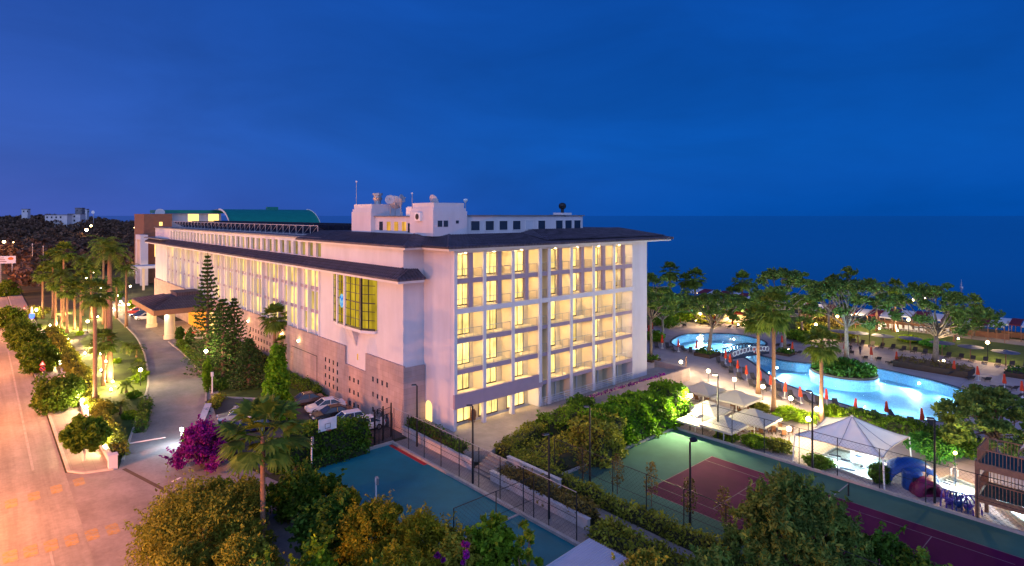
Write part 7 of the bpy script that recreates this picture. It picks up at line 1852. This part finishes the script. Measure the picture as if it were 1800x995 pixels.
for i, (px, py, h, lb) in enumerate(((1085, 868, 3.2, 'left reddish sapling against the tennis fence'), (1145, 890, 3.4, 'bare leafed sapling in the middle of the tennis fence'), (1212, 918, 3.2, 'sapling at the lamp post inside the tennis fence'), (1272, 930, 3.0, 'right sapling with a bright tip at the tennis fence'), (1025, 845, 3.0, 'sapling at the left corner of the tennis fence'))):
    x, y = G(px, py); rng = np.random.default_rng(320 + i); t = thing('sapling', lb, 'young tree', (x, y, 0), 0, 'thin saplings along the tennis fence')
    mb = MB(); mb.tube([(0, 0, 0), (.1, .05, h * .5), (0, .1, h)], [.04, .03, .01], 5)
    for k in range(7): z_ = h * (.3 + .09 * k); a = k * 2.4; mb.tube([(0, 0, z_), (.5 * cos(a), .5 * sin(a), z_ + .4)], [.015, .006], 4)
    mb.build('trunk', 'bark', t)
    P = []
    for k in range(260): z_ = h * (.25 + .8 * rng.random()); r_ = .7 * (1 - abs(z_ / h - .55)) * sqrt(rng.random()); a = rng.uniform(0, 2 * pi); P.append((r_ * cos(a), r_ * sin(a), z_))
    quads('crown', leaf_quads(P, .13, rng), 'leaf_autumn', t)
# wicker chair on the terrace, person figures
t = thing('wicker_chair', 'round backed brown wicker chair before the lit ground floor window', 'chair', (3.0, .75, TZ), radians(200))
mb = MB(); mb.lathe([(.42, .36), (.45, .42), (.3, .46)], (0, 0, 0), 14); mb.build('seat', 'wicker', t); mb = MB(); vs = []
for i in range(9):
    a = radians(20 + 140 * i / 8)
    for r_, z_ in ((.44, .42), (.52, .8), (.5, 1.2), (.3, 1.55)): vs.append((r_ * cos(a), r_ * sin(a) * .8 + .05, z_))
mb.add(vs, [(i * 4 + j, i * 4 + 4 + j, i * 4 + 5 + j, i * 4 + 1 + j) for i in range(8) for j in range(3)]); mb.build('backrest', 'wicker', t)
for k in range(4): a = k * pi / 2 + .7; mb = MB(); mb.tube([(.3 * cos(a), .3 * sin(a), 0), (.3 * cos(a), .3 * sin(a), .38)], .03, 5); mb.build('leg', 'wicker', t)
def person(x, y, rz, label, top, legs, z0=0.0, hs=1.0):
    """continuous skinned body, clothing as shells"""
    J = {'hip': (0, 0, .92), 'belly': (0, 0, 1.12), 'chest': (0, .01, 1.34), 'neck': (0, 0, 1.50), 'head': (0, -.02, 1.60), 'crown': (0, -.01, 1.74),
         'la': (.19, 0, 1.40), 'le': (.26, .03, 1.13), 'lw': (.27, -.06, .88), 'lh': (.27, -.09, .78), 'ra': (-.19, 0, 1.40), 're': (-.26, .02, 1.13), 'rw': (-.25, -.08, .89), 'rh': (-.25, -.11, .79),
         'lt': (.10, 0, .88), 'lk': (.11, -.03, .50), 'lf': (.12, .02, .09), 'lo': (.13, -.14, .04), 'rt': (-.10, 0, .88), 'rk': (-.11, .0, .50), 'rf': (-.12, .05, .09), 'ro': (-.13, -.11, .04)}
    E = [('hip', 'belly'), ('belly', 'chest'), ('chest', 'neck'), ('neck', 'head'), ('head', 'crown'), ('chest', 'la'), ('la', 'le'), ('le', 'lw'), ('lw', 'lh'), ('chest', 'ra'), ('ra', 're'), ('re', 'rw'), ('rw', 'rh'), ('hip', 'lt'), ('lt', 'lk'), ('lk', 'lf'), ('lf', 'lo'), ('hip', 'rt'), ('rt', 'rk'), ('rk', 'rf'), ('rf', 'ro')]
    RAD = dict(hip=.15, belly=.135, chest=.15, neck=.06, head=.095, crown=.085, la=.07, le=.045, lw=.035, lh=.035, ra=.07, re=.045, rw=.035, rh=.035, lt=.095, lk=.06, lf=.045, lo=.035, rt=.095, rk=.06, rf=.045, ro=.035)
    keys = list(J); me = bpy.data.meshes.new('person'); me.from_pydata([J[k] for k in keys], [(keys.index(a), keys.index(b)) for a, b in E], [])
    tmp = bpy.data.objects.new('tmp_body', me); COL.objects.link(tmp); tmp.modifiers.new('s', 'SKIN')
    for i, k in enumerate(keys): me.skin_vertices[0].data[i].radius = (RAD[k], RAD[k] * (.75 if k in ('hip', 'belly', 'chest') else 1))
    me.skin_vertices[0].data[0].use_root = True; sb = tmp.modifiers.new('u', 'SUBSURF'); sb.levels = 1; sb.render_levels = 1
    dg = bpy.context.evaluated_depsgraph_get(); body = bpy.data.meshes.new_from_object(tmp.evaluated_get(dg)); bpy.data.objects.remove(tmp)
    for q in ('skin', top, legs): body.materials.append(MATS[q])
    for p in body.polygons:
        c = p.center; p.material_index = 2 if c.z < .98 and abs(c.x) < .2 and c.z > .10 else (1 if .95 < c.z < 1.47 and abs(c.x) < .25 else 0); p.use_smooth = True
    o = bpy.data.objects.new('person', body); COL.objects.link(o); o.location = (x, y, z0); o.rotation_euler = (0, 0, rz); o.scale = (hs, hs, hs); tag(o, label, 'person')
    mb = MB(); mb.ball((0, .015, 1.70), .105, 10); h_ = mb.build('hair', 'dark_cloth', o); return o
person(*G(1206, 646), .5, 'person in brown clothes standing right of the globe lamp on the deck', 'wicker', 'brown_clad')
person(*G(1495, 622), 2.0, 'person in dark clothes standing left of the other on the far deck', 'dark_cloth', 'dark_cloth')
person(*G(1512, 624), 1.0, 'person in dark clothes standing alone near the first far loungers', 'dark_cloth', 'car_blue')
# white boat far out
x, y = PD(1690, 900); t = thing('sail_boat', 'tiny white boat light far out on the dark sea', 'boat', (x, y, -2.4), .5)
zb = ZD(502, 250)
bx, by = PD(1690, 215); t.location = (bx, by, -2.4); t.scale = (.4, .4, .5)
mb = MB(); mb.prism([(-2.2, -.6), (1.6, -.6), (2.8, 0), (1.6, .6), (-2.2, .6)], 0, .8); mb.build('hull', 'white_trim', t); mb = MB(); mb.tube([(0, 0, .8), (0, 0, 6)], .06, 5); mb.build('mast', 'white_metal', t); mb = MB(); mb.add([(0.1, 0, 1.4), (2.0, .02, 1.4), (.1, 0, 5.8), (-.1, .02, 1.3), (-1.8, 0, 1.3), (-.1, 0, 5.6)], [(0, 1, 2), (3, 5, 4)]); mb.build('sail', 'line_white', t)
# ================================================================== foreground and the court edge
t = thing('basketball_hoop', 'pale basketball backboard with a hoop half covered by vines', 'basketball hoop', (-12.0, 3.85, 0), 0)
mb = MB(); mb.tube([(0, .5, 0), (0, .5, 3.2), (0, .06, 3.5)], .07, 6); mb.build('pole', 'grey_metal', t); mb = MB(); mb.box(-.9, -.03, 3.0, .9, .03, 4.15); bb = mb.build('backboard', 'line_white', t)
mb = MB(); 
for a_ in ((-.28, -.04, 3.2, .28, -.032, 3.24), (-.28, -.04, 3.62, .28, -.032, 3.66), (-.28, -.04, 3.24, -.24, -.032, 3.62), (.24, -.04, 3.24, .28, -.032, 3.62)): mb.box(*a_)
mb.build('target_square', 'dark_cloth', bb); mb = MB(); mb.tube([(.22 * cos(2 * pi * i / 14), -.3 + .22 * sin(2 * pi * i / 14), 3.1) for i in range(15)], .02, 4, False); mb.build('rim', 'car_red', t)
hedge((-16.8, 4.9), (-7.6, 4.7), 1.6, 3.0, 'dark vine covered fence behind the basketball hoop', 'leaf_hedge', 401, 75, .19, wob=.2, top=[(0, .7), (.35, 1.0), (.75, 1.05), (1, .8)])
hedge((-15.5, 3.2), (-8.2, 3.4), .8, .7, 'low dark plants under the vine fence', 'leaf_dark', 402, 70, .15)
x, y = -5.9, 5.0
t = thing('iron_gate', 'black ornamental iron gate with curved bars between car park and court', 'gate', (-6.6, 4.6, 0), .35); mb = MB()
for xx in (0, 1.3, 2.6): mb.box(xx - .06, -.06, 0, xx + .06, .06, 3.6)
mb.build('gate_post', 'dark_metal', t); mb = MB()
for k in range(7): xx = .15 + k * .17; mb.tube([(xx, 0, .1), (xx, 0, 2.6 + .9 * sin(pi * k / 6))], .022, 4)
for r_ in (.3, .5, .65): mb.tube([(.66 + r_ * cos(pi * i / 10), 0, 2.7 + r_ * 1.3 * sin(pi * i / 10)) for i in range(11)], .03, 5)
mb.tube([(0, 0, 2.6), (2.6, 0, 2.6)], .03, 5); mb.tube([(0, 0, 1.3), (2.6, 0, 1.3)], .03, 5); mb.build('gate_leaf', 'dark_metal', t); mb = MB()
for k in range(7): xx = 1.45 + k * .17; mb.tube([(xx, 0, .1), (xx, 0, 3.2)], .022, 4)
mb.tube([(1.3, 0, 3.2), (2.6, 0, 3.2)], .03, 5); mb.build('gate_leaf', 'dark_metal', t)
x, y = G(652, 776); t = thing('garden_chair', 'small dark metal chair at the far edge of the turquoise court', 'chair', (x, y, 0), 2.2); mb = MB(); mb.box(-.22, -.22, .4, .22, .22, .44); mb.build('seat', 'dark_metal', t); mb = MB(); mb.box(-.22, .2, .44, .22, .24, .9); mb.build('backrest', 'dark_metal', t)
for sx in (-.2, .2):
    for sy in (-.2, .2): mb = MB(); mb.tube([(sx, sy, 0), (sx, sy, .4)], .025, 4); mb.build('leg', 'dark_metal', t)
for i, (px, pb, pt, lb) in enumerate(((548, 826, 778, 'short white pole with a small floodlight at the court corner under the vines'), (661, 905, 850, 'short white pole with a small floodlight rising from the golden shrubs'))):
    x, y = G(px, pb); h = ZD(pt, DEP(x, y)); t = thing('court_floodlight', lb, 'floodlight', (x, y, 0), -.6, 'small floodlights of the turquoise court'); mb = MB(); mb.tube([(0, 0, 0), (0, 0, h)], .07, 6); mb.build('pole', 'white_metal', t); mb = MB(); mb.obox((.08, 0, h + .22), (.18, .5, .5), .3, 0); mb.build('lamp_head', 'grey_metal', t); mb = MB(); mb.obox((-.03, 0, h + .22), (.03, .4, .4), .3, 0); mb.build('lamp_glass', 'line_white', t)
# corrugated roof
t = thing('corrugated_shed', 'pale corrugated metal shed roof at the bottom edge', 'shed', (-9.0, -26.6, 0), 0)
cx_, cy_ = G(1035, 946, 2.8); t.location = (cx_, cy_, 0); mb = MB(); vs = []; n = 96
for i in range(n + 1):
    yy = -9.0 * i / n; zz = 2.8 + .06 * (i % 2); vs += [(0, yy, zz), (-5.2, yy, zz - .35)]
mb.add(vs, [(2 * i, 2 * i + 1, 2 * i + 3, 2 * i + 2) for i in range(n)]); mb.build('corrugated_roof', 'corrugated', t); mb = MB(); mb.box(-5.0, -8.8, 0, -.2, -.2, 2.4); mb.build('shed_wall', 'grey_metal', t)
# bougainvillea, fan palm

bush(*PD(395, 60), 1.9, 2.6, 'green shrubs behind the bougainvillea at the car park', 'leaf_hedge', 412, 130, .19, 26)
bush(*PD(340, 60.5), 1.3, 2.2, 'leafy shrub hiding the end of the white parking wall', 'leaf_hedge', 413, 110, .18, 22)
D = 41.0; x, y = PD(462, D); t = thing('palm_tree', 'large foreground fan palm with drooping fans and a reddish trunk', 'palm tree', (x, y, 0), 0); h = ZD(768, D)
palm_trunk(t, h, .2); fan_palm_crown('crown', t, h, 3.0, 25, 'leaf_palm', 421, 21, .5, True, 118, (.46, .64))
# broad shrubs and trees along the bottom
def fore(px, top, D, Rpx, label, mat, seed, size=.17, per=150, n=40, Hs=1.0, cat='bush', name='large_shrub', squash=1.0, elong=1.8, z_extra=0.0, spiky=False):
    x, y = PD(px, D); H = ZD(top, D) * (.84 if n > 12 else .95); R = Rpx / FOC * D
    t = thing(name, label, cat, (x, y, 0), 0, None); rng = np.random.default_rng(seed); cl = []
    for i in range(n):
        f = (i + .5) / n; a = i * 2.39996; zz = H * (.12 + .80 * f); r_ = R * sqrt(max(.04, 1 - (max(0, f - .25) / .8) ** 2)) * rng.uniform(.35, 1.05)
        cr_ = R * rng.uniform(.15, .36); cl.append(((r_ * cos(a), r_ * sin(a), min(zz, H - cr_ * .5)), (cr_, cr_, cr_ * .85)))
    P = clump_points(cl, per, rng, .9); P[:, 2] = np.maximum(P[:, 2], .05)
    tip = []
    for i in range(int(n * 2.6) if n > 12 else 3):
        c, r_ = cl[int(rng.integers(n))]; d = rng.normal(size=3); d[2] = abs(d[2]) * 1.3 + .3; d /= np.linalg.norm(d); L = r_[0] * rng.uniform(1.0, 2.3)
        k = 30; s = rng.random(k)[:, None] ** .8; tip.append(np.array(c) + d * L * s + rng.normal(scale=.07, size=(k, 3)))
    P = np.concatenate([P] + tip); quads('crown', leaf_quads(P, size, rng, elong, .25), mat, t)
    mb = MB()
    for i in range(7):
        c, _ = cl[(i * 5) % n]; mb.tube([(0, 0, 0), (c[0] * .4, c[1] * .4, c[2] * .5), c], [.13, .08, .02], 5)
    mb.build('branch', 'bark', t); return t
fore(355, 728, 55.5, 44, 'vivid purple bougainvillea bush at the driveway corner', 'leaf_bougainvillea', 411, .16, 190, 34, cat='flowering bush', name='bougainvillea')
fore(362, 838, 41, 108, 'wide feathery olive tree at the bottom left beside the street', 'leaf_olive', 431, .105, 594, 60, elong=2.4, cat='tree', name='feathery_tree')
fore(312, 935, 35, 58, 'lower feathery olive bush at the street corner', 'leaf_olive', 432, .105, 468, 34, elong=2.4)
fore(415, 845, 46, 55, 'bright green shrub below the foreground palm', 'leaf_hedge', 433, .17, 200, 34)
fore(425, 925, 36, 70, 'dark feathery shrub at the foot of the palm', 'leaf_olive', 434, .105, 432, 36, elong=2.4)
fore(535, 822, 47, 62, 'mid green bush between the palm and the court', 'leaf_orange_tree', 435, .19, 210, 36)
fore(575, 870, 41, 62, 'dark leaved tree below the court edge', 'leaf_dark', 436, .2, 220, 38, cat='tree', name='leafy_tree')
fore(560, 940, 33, 55, 'yellow green leaved bush at the bottom edge', 'leaf_lime', 437, .16, 150, 26)
fore(610, 845, 43, 40, 'golden tuft shrub at the left end of the golden hedge', 'leaf_gold', 438, .095, 391, 28, elong=2.4)
fore(660, 868, 40, 66, 'golden feathery shrub in front of the turquoise court', 'leaf_gold', 439, .095, 510, 40, elong=2.6)
fore(740, 885, 38.5, 66, 'golden feathery shrub in the middle of the bottom edge', 'leaf_gold', 440, .095, 510, 40, elong=2.6)
fore(700, 940, 33, 80, 'olive shrub at the very bottom under the golden shrubs', 'leaf_gold', 441, .095, 442, 34, elong=2.6)
fore(800, 918, 36, 50, 'shrub dotted with purple flowers at the bottom', 'leaf_olive', 442, .15, 200, 30)
fore(775, 948, 33.5, 14, 'small purple flower cluster in the golden shrubs', 'leaf_bougainvillea', 443, .14, 90, 10)
fore(818, 932, 34, 12, 'purple flower spray beside the green leafed tree', 'leaf_bougainvillea', 444, .14, 70, 9)
fore(860, 905, 37, 60, 'green broad leaved tree at the bottom before the fence', 'leaf_hedge', 445, .24, 110, 30, cat='tree', name='leafy_tree')
fore(925, 902, 36, 26, 'twig of the green leaved tree reaching over the fence', 'leaf_hedge', 446, .22, 60, 12)
fore(480, 985, 30, 110, 'shadowy shrub mass at the bottom left corner', 'leaf_dark', 447, .18, 220, 34)
fore(640, 990, 30, 80, 'dark undergrowth at the bottom centre left', 'leaf_dark', 448, .18, 180, 26)
# foreground pine at the bottom right
x, y = PD(1400, 38); D = 38.0; H = ZD(862, D); cl = []
rng = np.random.default_rng(451)
for i in range(46):
    f = (i + .5) / 46; a = i * 2.39996; r_ = 4.6 * sqrt(1 - f * .93) * rng.uniform(.45, 1.0); cl.append((r_ * cos(a), r_ * sin(a), H * (.25 + .70 * f) + rng.uniform(-.5, .35), rng.uniform(.6, 1.1)))
limb_tree(x, y, H, 'bushy foreground pine with upright tufts at the bottom right', cl, cl, 170, .12, 'leaf_pine', 451, .22, 'bark', fork=.3, extra=4, upb=.05, elong=3.2, shell=.9, tufts=420)
fore(1250, 955, 36, 45, 'dark low pine branch mass left of the foreground pine', 'leaf_pine', 452, .16, 200, 22, elong=2.6)
fore(1560, 935, 37, 60, 'dark green bushy crown right of the foreground pine', 'leaf_dark', 453, .17, 230, 32, cat='tree', name='leafy_tree')
fore(1660, 985, 34, 70, 'dark green crown at the bottom edge right', 'leaf_dark', 454, .17, 200, 28, cat='tree', name='leafy_tree')
fore(1130, 960, 35, 60, 'olive hedge bush at the bottom between shed and walk', 'leaf_olive', 455, .15, 220, 30)
